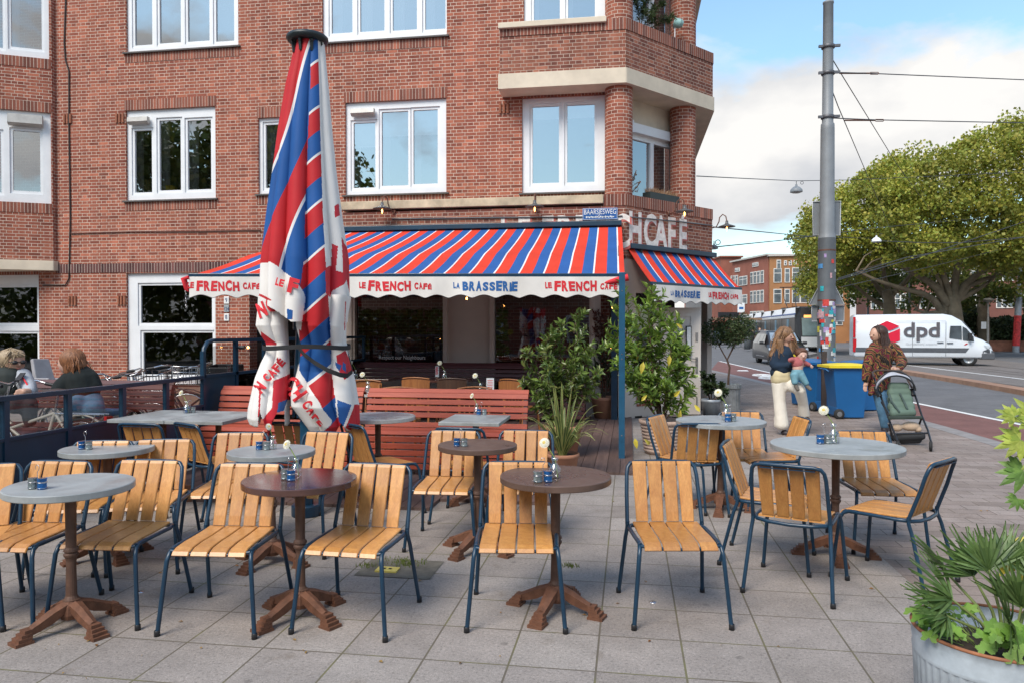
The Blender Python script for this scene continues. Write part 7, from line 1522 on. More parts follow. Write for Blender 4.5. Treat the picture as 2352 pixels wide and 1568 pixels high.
a, b_ = CWv((2200-1176)/1700*58, 58), CWv((2700-1176)/1700*53, 53); mb = MB(); mb.bar(a+ZV*.35, b_+ZV*.35, .3, .75); mb.bar(a+ZV*.75, b_+ZV*.75, .38, .06); tag(obj('low_brick_wall', mb, M('low wall brick', (.20, .085, .055), .9, var=.3, scale=3)), 'low red brick garden wall in front of the hedge on the right', 'wall')
# street lamp and poles on the right
p = CWv((2269-1176)/1700*57, 57, RZ); t = thing('street_lamp', 'slim street lamp with a wide flat hood in front of the hedge', 'street lamp', p); mb = MB(); mb.tube([(0, 0, 0), (0, 0, 3.9)], [.09, .05], 10); obj('lamp_post', mb, M('pale post', (.38, .37, .35), .5), t)
mb = MB(); mb.lathe([(.05, 3.75), (.18, 3.85), (.42, 3.98), (.44, 4.04), (.15, 4.14), (0, 4.16)], (0, 0, 0), 20); obj('hood', mb, M('pale lamp hood', (.42, .38, .32), .5), t); mb = MB(); mb.box((-.32, -.05, 2.05), (.36, .02, .55)); obj('notice', mb, white, t)
q0 = DD(2333, 807, 56); q1 = DD(2362, 300, 56); t = thing('catenary_pole', 'leaning grey overhead line pole with a red printed wrap at the right edge', 'pole', (q0.x, q0.y, RZ)); dv_ = q1-Vector((q0.x, q0.y, RZ)); mb = MB(); mb.tube([dv_*0, dv_*.25, dv_*.26, dv_*1.0], [.24, .22, .17, .13], 12); obj('shaft', mb, M('galvanised pole', (.30, .32, .35), .5, .3), t)
mb = MB(); mb.tube([dv_*.03, dv_*.165], [.25, .24], 14, cap=False); obj('red_wrap', mb, M('red printed wrap', (.5, .03, .03), .6, var=.6, scale=5), t)
q = DD(1716, 600, 15) ; p = CWv((1328/2.613+1660)*.91875/1700*0, 0)
for (v, D, lb, rz_) in ((1332, 62, 'dark slim lamp post among the trees left of the van emblem', 9), (1602, 60, 'dark slim pole among the trees above the van lettering', 9.5)):
    x = z6(v, 0)[0]; p = CWv((x-1176)/1700*D, D, RZ); mb = MB(); mb.tube([(0, 0, 0), (0, 0, rz_)], [.11, .07], 8); o = obj('lamp_post', mb, greyd); o.location = p; tag(o, lb, 'pole', 'dark poles among the trees')
# tram stop shelter, stop sign, litter bin
p = CWv((1700-1176)/1700*72, 72, .06); t = thing('tram_shelter', 'tram stop shelter with a brown roof behind the small round tree', 'shelter', p, YAW); mb = MB(); mb.bx(-2.8, 2.6, -.9, .9, 2.5, 2.72); obj('roof', mb, M('brown shelter roof', (.25, .15, .09), .7), t); [obj('post', MB().bx(x-.05, x+.05, .7, .8, 0, 2.5), greyd, t) for x in (-2.6, -.9, .9, 2.4)]; mb = MB(); mb.bx(-2.6, 2.4, .75, .77, .3, 2.3); obj('glass', mb, screenm, t); mb = MB(); mb.bx(-2.4, -.4, -.95, -.85, 2.75, 3.25); obj('departure_display', mb, black, t)
p = CWv((z6(503, 0)[0]-1176)/1700*70, 70, .06); t = thing('stop_sign', 'white tram stop sign with a blue stripe above the shelter', 'sign', p, YAW); mb = MB(); mb.tube([(0, 0, 0), (0, 0, 3.2)], .05, 8); obj('post', mb, greyd, t); mb = MB(); mb.bx(-.32, .32, -.04, .04, 3.2, 4.1); obj('panel', mb, white, t); mb = MB(); mb.bx(-.2, .2, -.05, -.04, 3.5, 3.72); obj('stripe', mb, M('sign blue', (.02, .12, .35), .5), t)
p = CWv((z6(545, 0)[0]-1176)/1700*60, 60, .06); mb = MB(); mb.lathe([(0, 0), (.25, 0), (.27, 1.1), (.2, 1.2), (0, 1.22)], (0, 0, 0), 14); o = obj('litter_bin', mb, greyd); o.location = p; tag(o, 'dark litter bin on the tram platform beside the waiting woman', 'litter bin')
mb = MB(); V = []; F = []; r = random.Random(77)  # unseen leaf mass, added so the ground floor panes mirror dark greenery
for i in range(14000):
    q = Vector((r.uniform(-46, -6), r.uniform(-11, -9.4), r.uniform(0, 4.6+.7*sin(i)))); d = rv(r); s = d.cross(rv(r)).normalized(); L_ = r.uniform(.2, .42); o = len(V); V += [q, q+(d*.5+s*.45)*L_, q+d*L_, q+(d*.5-s*.45)*L_]; F.append((o, o+1, o+2, o+3))
mb.v = [tuple(v) for v in V]; mb.f = F; mb.m = [0]*len(F); mb.sm = [False]*len(F); mb.uv = [None]*len(F); tag(obj('hedge', mb, lf2), 'unseen leaf mass added across the street, mirrored in the dark ground floor windows', 'hedge')
# ---- behind the camera, seen only mirrored in the panes: a street front and two trees
ws = []
for z in (.8, 4, 7.0): ws += [(i*3.0+.6, i*3.0+2.2, z, z+1.7, 2) for i in range(18)]
ho = thing('opposite_house_row', 'brick house row across the street, mirrored faintly in the dark cafe windows', 'building', (28, -24, 0), pi); mb = MB(); mb.bx(0, 60, 0, 8, -.1, 9.5); obj('wall', mb, farbrick, ho)
for (u0, u1, za, zb_, nm) in ws: mb = MB(); mb.bx(u0, u1, -.06, -.02, za, zb_, 0); mb.bx(u0+.15, u1-.15, -.08, -.06, za+.15, zb_-.15, 1); obj('window', mb, [winw, wing], ho)
mb = MB(); mb.bx(-.3, 60.3, -.4, 8, 9.5, 9.8); obj('roof', mb, M('slate', (.06, .055, .055), .7), ho)
for (x, y, h, lb) in ((-17.5, -8, 13, 'tree across the street, mirrored in the upper left windows'), (-24, -5, 12, 'second tree across the street, mirrored in the far left windows')):
    r = random.Random(int(-x)); t = thing('street_tree', lb, 'tree', (x, y, 0), 0, 'trees behind the viewer'); mb = MB(); mb.tube([(0, 0, 0), (0, 0, 4), (.3, 0, 8)], [.3, .22, .1], 8); obj('trunk', mb, bark, t); V = []; F = []
    for i in range(420):
        d = rv(r)*(.5+.5*r.random()); c = Vector((d.x*4.6, d.y*4.6, h*.62+d.z*5.0))
        for j in range(30):
            q = c+rv(r)*.9*r.random()**.4; d2 = rv(r); s = d2.cross(rv(r)).normalized(); L_ = .32; o = len(V); V += [q, q+(d2*.5+s*.45)*L_, q+d2*L_, q+(d2*.5-s*.45)*L_]; F.append((o, o+1, o+2, o+3))
    mb = MB(); mb.v = [tuple(v) for v in V]; mb.f = F; mb.m = [0]*len(F); mb.sm = [False]*len(F); mb.uv = [None]*len(F); obj('crown', mb, lf2, t)
# ================================================================ PEOPLE
skin = M('skin', (.52, .30, .21), .5, var=.05, scale=20); skin2 = M('fair skin', (.58, .36, .28), .5, var=.05, scale=20)
def M_hair(name, a, b_):
    m, N, L, b = nmat(name); v = coord(N, L, 'Object', (34, 34, 5)); n = noise(N, L, v, 2.4, 5, .6, .8)
    L.new(ramp(N, L, n, [(.3, a), (.68, b_)]), b.inputs['Base Color']); b.inputs['Roughness'].default_value = .5; bump(N, L, b, n, .7, .012); return m
hairb = M_hair('wavy light brown hair', (.07, .032, .016), (.34, .18, .08)); haird = M_hair('long dark brown hair', (.022, .010, .007), (.07, .03, .018)); hairg = M_hair('grey blond hair', (.22, .15, .09), (.52, .40, .25)); hairr = M_hair('red brown hair', (.10, .035, .015), (.36, .15, .06)); hairk = M_hair('baby brown hair', (.07, .028, .015), (.15, .06, .03))
navys = M('navy sweater wool', (.008, .022, .045), .9, var=.2, scale=9, bmp=.4, bscale=50); creamt = M('cream trouser cloth', (.74, .68, .58), .85, var=.10, scale=7, bmp=.6, bscale=16); shirt = M('pale yellow shirt', (.60, .50, .30), .85, var=.05)
jeans = M('blue jeans cloth', (.07, .16, .25), .85, var=.35, scale=9, bmp=.3, bscale=30); bjean = M('light teal baby jeans', (.13, .27, .32), .85, var=.2, scale=12, bmp=.3, bscale=20); pinkc = M('dusty pink knit', (.36, .10, .10), .9, var=.15, scale=15); boot = M('dark boot leather', (.03, .022, .025), .5); bbrown = M('brown shoe', (.06, .03, .015), .6); sock = M('grey sock', (.14, .12, .10), .9)
def M_coat():
    m, N, L, b = nmat('patterned wool coat'); v = coord(N, L, 'Object', (1, 1, 1)); w = N.new('ShaderNodeTexWave'); w.wave_type = 'BANDS'; w.bands_direction = 'DIAGONAL'; w.inputs['Scale'].default_value = 4.5; w.inputs['Distortion'].default_value = 7; w.inputs['Detail'].default_value = 1; w.inputs['Detail Scale'].default_value = 2.2
    L.new(v, w.inputs['Vector']); c = ramp(N, L, w.outputs[0], [(0, (.012, .012, .01)), (.22, (.32, .15, .035)), (.42, (.02, .05, .03)), (.60, (.36, .14, .04)), (.74, (.012, .01, .01)), (.88, (.15, .012, .03))], 'CONSTANT')
    L.new(c, b.inputs['Base Color']); b.inputs['Roughness'].default_value = .95; bump(N, L, b, noise(N, L, v, 90, 2), .4, .004); return m
coat = M_coat()
eyem = M('dark eye', (.03, .02, .015), .3); lipm = M('lips', (.40, .13, .10), .5)
class Fig:
    """maps points measured in a zoom of the photograph to the figure's own metres; dd = extra depth"""
    def __init__(s, name, label, gx, gy, D, conv, rz=0): s.b = CWv((gx-1176)/FPX*D, D); s.D = D; s.conv = conv; s.t = thing(name, label, 'person', s.b)
    def p(s, v, w, dd=0): x, y = s.conv(v, w); return DD(x, y, s.D+dd)-s.b
    def c(s, a, b_, r0, r1): return ('c', s.p(*a), s.p(*b_), r0, r1)
    def e(s, a, r): return ('e', s.p(*a), r, Matrix.Rotation(YAW, 3, 'Z'))
    def fingers(s, base, tip, n=4, L_=.07, sp=.017, droop=(0, 0, 0)):
        P0, P1 = s.p(*base), s.p(*tip); d = (P1-P0).normalized(); sd = d.cross(Vector((-sin(YAW), cos(YAW), 0))).normalized(); out = []
        for i in range(n):
            o = P1+sd*(i-(n-1)/2)*sp; l = L_*(.85, 1, .95, .75)[i]; m_ = o+d*l*.55; out += [('c', o, m_, .0095, .009), ('c', m_, m_+(d*.45*l+Vector(droop)*l), .0088, .0075)]
        th = P0.lerp(P1, .3)-sd*sp*2.0; out.append(('c', P0.lerp(P1, .1)-sd*sp, th+d*.02, .011, .009)); return out
def face(F, c, r, look, sk, name='face'):
    """eyes, brows, nose and mouth on the side of the head at c facing along look"""
    look = Vector(look).normalized(); up = ZV; sd = up.cross(look).normalized()
    mb = MB()
    for s in (-1, 1): mb.ball(c+look*r*.84+sd*s*r*.36+up*r*.05, (r*.10, r*.10, r*.07), 0, 8, 6)
    obj('eyes', mb, eyem, F.t); mb = MB(); mb.ball(c+look*r*.88-up*r*.52, (r*.2, r*.2, r*.07), 0, 8, 6); obj('mouth', mb, lipm, F.t)
def headprims(F, v, w, dd, r, look): 
    c = F.p(v, w, dd); l = Vector(look).normalized(); return [('e', c, (r*.86, r*.95, r*1.12), Matrix.Rotation(atan2(l.y, l.x)-pi/2, 3, 'Z')), ('e', c+l*r*.2-ZV*r*.55, (r*.55, r*.6, r*.5)), ('c', c+l*r*.9+ZV*r*.05, c+l*r*1.05-ZV*r*.18, r*.10, r*.15), ('c', c-ZV*r*.7-l*r*.1, c-ZV*r*1.7-l*r*.15, r*.5, r*.52)]
z2c = lambda v, w: ((1860+v/4.48)*.91875, (780+w/4.48)*.91875)
z5c = lambda v, w: (v/5.88*.91875, (860+w/5.88)*.91875)
def strands(F, mat, paths, n, r0, amp, seed, freq=9):
    """loose locks over the hair mass: each follows one of the guide paths with its own offset and wave"""
    r = random.Random(seed); mb = MB()
    for i in range(n):
        P = [F.p(*a) for a in r.choice(paths)]; off = rv(r)*r.uniform(.0, 1); ph_ = r.random()*6; pts = []; K_ = 12; cut = r.uniform(.75, 1.0)
        for k in range(K_+1):
            u = k/K_*cut*(len(P)-1); j = min(int(u), len(P)-2); q = P[j].lerp(P[j+1], u-j); s_ = k/K_
            pts.append(q+off*(.055+.03*s_)+Vector((sin(freq*s_+ph_), cos(freq*s_+ph_), 0))*amp*s_)
        mb.tube(pts, [r0*(1-.75*k/K_) for k in range(K_+1)], 4)
    obj('loose_locks', mb, mat, F.t)
# mother with the baby
F = Fig('person', 'woman with long wavy hair in navy sweater and cream trousers holding a baby', 1803, 997, 10.95, z2c)
lk = (.75, -.55, -.12)
blob('body', headprims(F, 478, 268, 0, .098, lk)+[F.c((430, 440), (440, 640), .10, .10), F.c((420, 760), (440, 700), .10, .10), F.c((530, 585), (575, 560, -.12), .034, .03)]+F.fingers((560, 565, -.13), (588, 553, -.14), 4, .075)+[F.c((600, 600, -.05), (650, 590, -.12), .032, .028)]+F.fingers((640, 592, -.12), (662, 585, -.13), 4, .06), .009, skin, F.t)
face(F, F.p(478, 268), .098, lk, skin)
blob('hair', [F.e((455, 245, .03), (.125, .125, .115)), F.c((405, 250, .02), (350, 400, 0), .075, .06), F.c((350, 400, 0), (310, 490, -.02), .06, .04), F.c((440, 300, .06), (400, 470, .03), .08, .05), F.c((400, 330, -.07), (425, 470, -.10), .05, .035), F.c((530, 290, .03), (560, 400, .02), .045, .04), F.c((560, 400, .02), (590, 440, 0), .04, .02), F.c((520, 330, -.02), (530, 460, -.06), .03, .028)], .012, hairb, F.t, 3)
strands(F, hairb, [[(440, 190, .03), (360, 280, .02), (330, 400, -.02), (300, 500, -.03)], [(450, 190, -.02), (400, 290, -.05), (380, 400, -.08), (400, 480, -.12)], [(500, 200, .0), (545, 300, -.01), (570, 400, -.03), (585, 450, -.04)], [(440, 190, .06), (400, 300, .08), (350, 420, .05), (330, 500, .04)]], 90, .008, .014, 5)
blob('sweater', [F.c((385, 455), (480, 450), .115, .10), F.c((435, 465), (420, 650), .15, .135), F.c((440, 440), (470, 445, -.03), .10, .09), F.c((350, 465), (335, 590, -.04), .078, .068), F.c((335, 600, -.04), (520, 592, -.14), .066, .045), F.c((495, 470, .03), (560, 590, 0), .062, .05), F.c((560, 590, 0), (620, 600, -.04), .05, .042), F.c((330, 672), (510, 672), .07, .07)], .013, navys, F.t, 5)
blob('shirt_hem', [F.c((370, 700), (460, 700), .125, .125), F.c((365, 740), (460, 740), .122, .125)], .014, shirt, F.t, 3)
blob('trousers', [F.c((390, 760), (450, 770), .115, .115), F.c((390, 790), (398, 1000), .108, .088), F.c((398, 1000), (426, 1265), .088, .098), F.c((372, 1180, .03), (374, 1270, .04), .05, .05), F.c((430, 790), (470, 850, -.03), .09, .07), F.c((470, 790), (620, 855, -.16), .105, .088), F.c((622, 862, -.16), (662, 1020, -.04), .086, .074), F.c((660, 1020, -.04), (674, 1150, .05), .074, .084)], .014, creamt, F.t, 3)
blob('shoe', [F.c((455, 1345, 0), (505, 1362, -.05), .045, .04), F.c((440, 1340, .03), (460, 1355), .04, .04)], .01, boot, F.t, 2)
blob('shoe', [F.c((600, 1195, .12), (690, 1180, .0), .035, .045), F.c((690, 1180, 0), (735, 1225, -.02), .045, .03)], .01, bbrown, F.t, 2)
B = Fig('person', 'baby in pink top and blue jeans held against the hip of the woman', 1803, 997, 10.72, z2c); B.t['label'] = 'brown haired baby in a pink top and pale blue jeans, held by the woman'
lk = (.1, -1, -.15)
blob('body', headprims(B, 648, 478, 0, .085, lk)+[B.c((610, 560), (600, 640), .075, .072), B.c((740, 590, -.02), (755, 605, -.03), .02, .018), B.c((515, 555), (505, 540), .018, .017)]+B.fingers((750, 600, -.03), (758, 608, -.03), 4, .025, .009), .008, skin2, B.t)
face(B, B.p(648, 478), .085, lk, skin2)
blob('hair', [B.e((640, 455, .02), (.092, .092, .078)), B.e((655, 430, -.01), (.06, .07, .045))], .01, hairk, B.t, 2)
blob('top', [B.c((575, 545), (640, 550), .065, .06), B.c((600, 560), (600, 590), .082, .08), B.c((545, 530, -.02), (510, 535, -.05), .04, .03), B.c((665, 560), (735, 588, -.02), .04, .028)], .009, pinkc, B.t, 3)
blob('jeans', [B.c((590, 665), (605, 690), .088, .09), B.c((565, 700, -.03), (570, 790, -.06), .066, .045), B.c((630, 700, -.03), (700, 800, -.06), .066, .042)], .009, bjean, B.t, 3)
blob('sock', [B.c((580, 820, -.06), (605, 868, -.09), .03, .026)], .008, sock, B.t, 2); blob('sock', [B.c((705, 825, -.06), (745, 862, -.09), .03, .026)], .008, sock, B.t, 2)
# woman with pushchair
F = Fig('person', 'woman with very long dark hair in a patterned wool coat pushing a green pushchair', 2037, 991, 11.25, z2c); lk = (-.85, -.5, -.1)
blob('body', headprims(F, 1478, 255, 0, .10, lk)+[F.c((1560, 430), (1540, 640), .12, .11), F.c((1370, 770, -.05), (1362, 815, -.06), .034, .032)]+F.fingers((1362, 800, -.06), (1358, 835, -.07), 4, .07, .016, (.2, 0, -.1))+[F.c((1720, 640, -.35), (1685, 640, -.42), .034, .036)]+F.fingers((1700, 630, -.42), (1675, 632, -.43), 4, .05, .017, (0, 0, -.6)), .009, skin, F.t)
face(F, F.p(1478, 255), .10, lk, skin)
blob('hair', [F.e((1515, 225, .02), (.125, .125, .11)), F.c((1545, 240, 0), (1570, 400, -.03), .09, .085), F.c((1570, 400, -.05), (1545, 560, -.12), .075, .03), F.c((1590, 400, 0), (1640, 520, -.08), .06, .02), F.c((1500, 300, .05), (1530, 400, .02), .06, .05), F.c((1600, 430, -.02), (1740, 500, -.1), .035, .008)], .012, haird, F.t, 3)
strands(F, haird, [[(1500, 170, .0), (1570, 260, -.02), (1590, 420, -.08), (1540, 600, -.14)], [(1500, 170, -.03), (1540, 280, -.08), (1560, 430, -.13), (1520, 590, -.17)], [(1530, 180, .03), (1600, 300, .0), (1640, 430, -.06), (1720, 520, -.12)]], 70, .007, .005, 6, 4)
blob('coat', [F.c((1455, 400), (1660, 410), .10, .11), F.c((1540, 430), (1520, 640), .165, .165), F.c((1520, 640), (1470, 870, .02), .16, .11), F.c((1440, 860, -.05), (1410, 920, -.06), .05, .035), F.c((1430, 430, -.03), (1385, 600, -.06), .085, .075), F.c((1385, 600, -.06), (1365, 755, -.06), .078, .062), F.c((1680, 400, 0), (1770, 560, -.12), .085, .085), F.c((1770, 560, -.12), (1740, 625, -.30), .08, .052), F.c((1530, 680), (1560, 820, .04), .15, .10)], .014, coat, F.t, 4)
blob('jeans', [F.c((1510, 900, .03), (1540, 1080, 0), .092, .072), F.c((1540, 1080, 0), (1575, 1275, .02), .072, .058), F.c((1560, 900, .08), (1590, 1080, .16), .09, .07), F.c((1590, 1080, .16), (1585, 1280, .22), .07, .058)], .013, jeans, F.t, 3)
blob('boot', [F.c((1575, 1290, .02), (1575, 1330, .02), .05, .048), F.c((1575, 1335, .02), (1545, 1345, -.06), .042, .036)], .01, boot, F.t, 2); blob('boot', [F.c((1590, 1290, .22), (1590, 1325, .22), .05, .048), F.c((1590, 1330, .22), (1625, 1340, .14), .042, .036)], .01, boot, F.t, 2)
# pushchair
S = Fig('pushchair', 'green seated black framed pushchair pushed by the woman in the patterned coat', 2080, 1020, 10.2, z2c); S.t['category'] = 'pushchair'; q = S.p
fr = M('black anodised frame', (.03, .032, .036), .35, .4); gs = M('sage green padding', (.10, .15, .115), .8, var=.08, bmp=.3, bscale=40); gh = M('light grey hood lining', (.42, .42, .45), .8, var=.1)
mb = MB(); mb.tube([q(1455, 720, .2), q(1440, 670, .5), q(1480, 650, .55), q(1620, 648, .58), q(1760, 655, .55), q(1800, 690, .5), q(1880, 840, .15)], .014, 8); obj('handlebar', mb, M('brown grip leather', (.06, .04, .03), .6), S.t)
mb = MB()
for pts in ([(1445, 700, .3), (1540, 960, .05), (1640, 1240, -.3), (1720, 1440, -.65)], [(1895, 860, .1), (1990, 1150, -.2), (2060, 1320, -.5), (2092, 1440, -.75)], [(1620, 1240, -.2), (1670, 1430, .15)], [(1990, 1180, -.25), (1900, 1420, .1)], [(1700, 1360, -.5), (2060, 1350, -.55)], [(1540, 1000, .05), (1640, 1180, -.15)]): mb.tube([q(*a) for a in pts], .014, 8)
obj('frame', mb, fr, S.t)
for (v, w, dd, r) in ((2092, 1498, -.76, .068), (1722, 1478, -.62, .062), (1885, 1462, .1, .06), (1650, 1440, .2, .06)):
    mb = MB(); c = q(v, w, dd); c.z = r; R = Matrix.Rotation(YAW+radians(60), 4, 'Z'); mb.lathe([(0, -.02), (r*.7, -.02), (r, -.012), (r, .012), (r*.7, .02), (0, .02)], (0, 0, 0), 18); mb.xf(Matrix.Translation(c) @ R @ Matrix.Rotation(pi/2, 4, 'X')); w_ = obj('wheel', mb, tyre, S.t)
blob('seat', [S.c((1640, 830, .0), (1810, 830, 0), .06, .06), S.c((1640, 900, -.02), (1830, 900, -.02), .065, .065), S.c((1650, 980, -.06), (1850, 980, -.06), .07, .07), S.c((1650, 1060, -.12), (1870, 1060, -.12), .07, .07), S.c((1665, 1130, -.2), (1890, 1120, -.2), .06, .06)], .014, gs, S.t, 4)
mb = MB(); a, b_ = q(1615, 1180, -.34), q(1990, 1175, -.40); mb.bar(a, b_, .05, .04); obj('seat_edge', mb, M('dark green webbing', (.03, .045, .035), .8), S.t, bevel=.01)
mb = MB()
for pts in ([(1625, 910, -.1), (1650, 990, -.16), (1740, 1110, -.27)], [(1745, 905, -.1), (1790, 990, -.16), (1830, 1080, -.24)], [(1600, 960, -.1), (1880, 955, -.1)]): p_ = [q(*a) for a in pts]; [mb.bar(p_[i], p_[i+1], .028, .008) for i in range(len(p_)-1)]
obj('harness', mb, M('dark grey green strap', (.05, .075, .065), .8), S.t)
def hood(u, v): a = pi*(1-u); return q(1690+215*cos(a)+20*v, 860-190*sin(a)*(1-.15*v)+20*v, .10-.42*sin(v*1.3)*.8+.1*v)
mb = MB(); mb.grid(lambda u, v: hood(u, v*.8)+Vector((0, 0, .012*sin(u*18+v*5))), 30, 8, 0, True); obj('hood', mb, gh, S.t)
mb = MB(); mb.tube([hood(i/20, .8) for i in range(21)], .012, 6); mb.tube([hood(i/20, 0)+Vector((0, 0, .01)) for i in range(21)], .012, 6); obj('hood_rim', mb, fr, S.t)
mb = MB(); mb.tube([q(1470, 830, .1), q(1520, 940, .05)], [.03, .04], 8); mb.tube([q(1880, 860, .05), q(1895, 930, .0)], [.03, .035], 8); obj('hinge', mb, fr, S.t)
blob('basket', [S.c((1700, 1400, -.2), (2000, 1380, -.3), .055, .055), S.c((1760, 1430, -.2), (1960, 1425, -.25), .05, .05)], .014, M('black basket mesh', (.02, .022, .025), .8), S.t, 3)
bg_ = thing('beige_blanket', 'beige folded cloth and hat lying in the basket under the pushchair seat', 'blanket', q(1840, 1290, -.3)+S.b)
blob('cloth', [('e', Vector((-.14, 0, .0)), (.07, .05, .055)), ('e', Vector((.03, 0, .02)), (.12, .06, .065)), ('e', Vector((.12, 0, -.02)), (.05, .05, .04))], .01, M('beige cloth', (.45, .33, .23), .9, var=.1), bg_, 3)
# two seated people beyond the screen
F = Fig('person', 'blond person in sunglasses and a black and grey sport top behind the left screen', 40, 1000, 7.75, z5c); kf = .00456*.9187/5.88*1.0; lk = (.88, -.42, -.05)
blob('body', headprims(F, 215, 265, 0, .108, lk)+[F.c((170, 480), (170, 640), .13, .12), F.c((420, 690, -.25), (340, 695, -.32), .034, .034)]+F.fingers((345, 695, -.32), (310, 700, -.33), 4, .06, .018, (0, 0, -.3)), .01, skin, F.t)
face(F, F.p(215, 265), .108, lk, skin); mb = MB(); c = F.p(215, 265); l = Vector(lk).normalized(); sd = ZV.cross(l); [mb.ball(c+l*.103+sd*s*.04+ZV*.008, (.03, .03, .022), 0, 10, 6) for s in (-1, 1)]; mb.tube([c+sd*-.085+ZV*.012, c+l*.10+sd*-.07+ZV*.012, c+l*.115+ZV*.014, c+l*.10+sd*.07+ZV*.012, c+sd*.085+ZV*.012], .005, 5); obj('sunglasses', mb, black, F.t)
blob('hair', [F.e((165, 205, .02), (.125, .125, .105)), F.c((110, 240, 0), (80, 330, .02), .07, .045), F.e((230, 150, -.01), (.085, .09, .055)), F.c((60, 170, .02), (10, 260, .02), .045, .03)], .012, hairg, F.t, 3)
strands(F, hairg, [[(200, 110, -.02), (110, 170, -.03), (50, 250, -.02), (40, 330, 0)], [(210, 110, -.04), (250, 140, -.08), (290, 180, -.09)], [(190, 110, -.05), (140, 190, -.09), (110, 280, -.09), (90, 350, -.06)], [(200, 110, .03), (90, 160, .04), (0, 260, .04)]], 70, .008, .008, 8)
blob('top', [F.c((70, 440), (260, 440), .085, .08), F.c((160, 470), (160, 700, -.02), .165, .165)], .014, M('black sport cloth', (.014, .02, .018), .8, var=.2), F.t, 4)
blob('sleeve', [F.c((310, 470, .0), (420, 640, -.08), .10, .082), F.c((420, 650, -.08), (440, 690, -.22), .075, .055), F.c((470, 690, -.05), (430, 700, -.2), .06, .05)], .013, M('pale grey sleeve', (.38, .40, .43), .8, var=.06), F.t, 4); blob('sleeve', [F.c((20, 470), (-60, 650), .10, .08)], .014, MATS['pale grey sleeve'], F.t, 3)
mb = MB(); mb.tube([F.p(310, 455, -.08), F.p(370, 540, -.15), F.p(430, 640, -.2)], .009, 6); mb.tube([F.p(40, 420, -.08), F.p(-10, 480, -.12)], .009, 6); obj('red_piping', mb, redc, F.t)
mb = MB(); p_ = [F.p(*a) for a in ((340, 420, -.10), (250, 530, -.19), (150, 640, -.22), (90, 740, -.22))]; [mb.bar(p_[i], p_[i+1], .055, .01) for i in range(3)]; obj('bag_strap', mb, M('dark strap', (.03, .03, .035), .8), F.t)
blob('trousers', [F.c((150, 850, 0), (420, 880, -.28), .11, .09), F.c((425, 880, -.28), (440, 1150, -.3), .085, .06), F.c((60, 850, 0), (250, 890, -.35), .11, .09)], .016, M('dark trousers', (.03, .03, .035), .85), F.t, 3)
F = Fig('person', 'person with red brown hair in a black jacket, seated facing left behind the screen', 190, 1000, 7.85, z5c); lk = (-.9, -.1, -.05)
blob('body', headprims(F, 1010, 275, 0, .108, lk)+[F.c((1180, 470), (1180, 640), .13, .12), F.c((1095, 900, -.1), (1100, 1010, -.1), .05, .04)], .01, skin2, F.t); face(F, F.p(1010, 275), .108, lk, skin2)
blob('hair', [F.e((1070, 225, .0), (.13, .13, .125)), F.c((1050, 260, -.03), (1030, 430, -.05), .09, .06), F.c((1120, 240, 0), (1200, 330, 0), .09, .06), F.c((1100, 330, -.04), (1090, 440, -.05), .08, .03), F.c((1010, 380, -.05), (985, 470, -.05), .04, .02)], .012, hairr, F.t, 3)
strands(F, hairr, [[(1080, 150, -.02), (1010, 260, -.08), (1000, 380, -.1), (1000, 480, -.08)], [(1090, 150, -.02), (1130, 260, -.08), (1150, 360, -.08), (1130, 450, -.07)], [(1090, 150, .02), (1180, 250, .03), (1240, 330, .03), (1260, 380, .02)], [(1080, 150, -.05), (1070, 280, -.12), (1080, 400, -.12), (1060, 490, -.11)]], 80, .008, .008, 7)
blk = M('black fleece', (.008, .012, .012), .95, var=.3, scale=20, bmp=.6, bscale=60)
blob('jacket', [F.c((1080, 480), (1250, 430, .02), .09, .10), F.c((1180, 490), (1230, 700), .165, .17), F.c((1030, 500, -.05), (900, 600, -.1), .085, .075), F.c((900, 610, -.1), (840, 690, -.15), .08, .07), F.c((1310, 480), (1390, 640, .0), .09, .085)], .014, blk, F.t, 4)
blob('trousers', [F.c((1200, 850), (1120, 900, -.25), .12, .09), F.c((1330, 850), (1380, 980, -.2), .13, .11)], .016, MATS['blue jeans cloth'], F.t, 3); blob('boot', [F.c((1110, 1020, -.1), (1120, 1120, -.1), .055, .055), F.c((1110, 1140, -.1), (1060, 1160, -.14), .045, .04)], .012, M('brown boot', (.08, .05, .035), .7), F.t, 2)
bench('seat_bench', 'dark slatted bench behind the left screen on which two people sit', -7.9, -5.0, 7.55, .95, redwoodd)
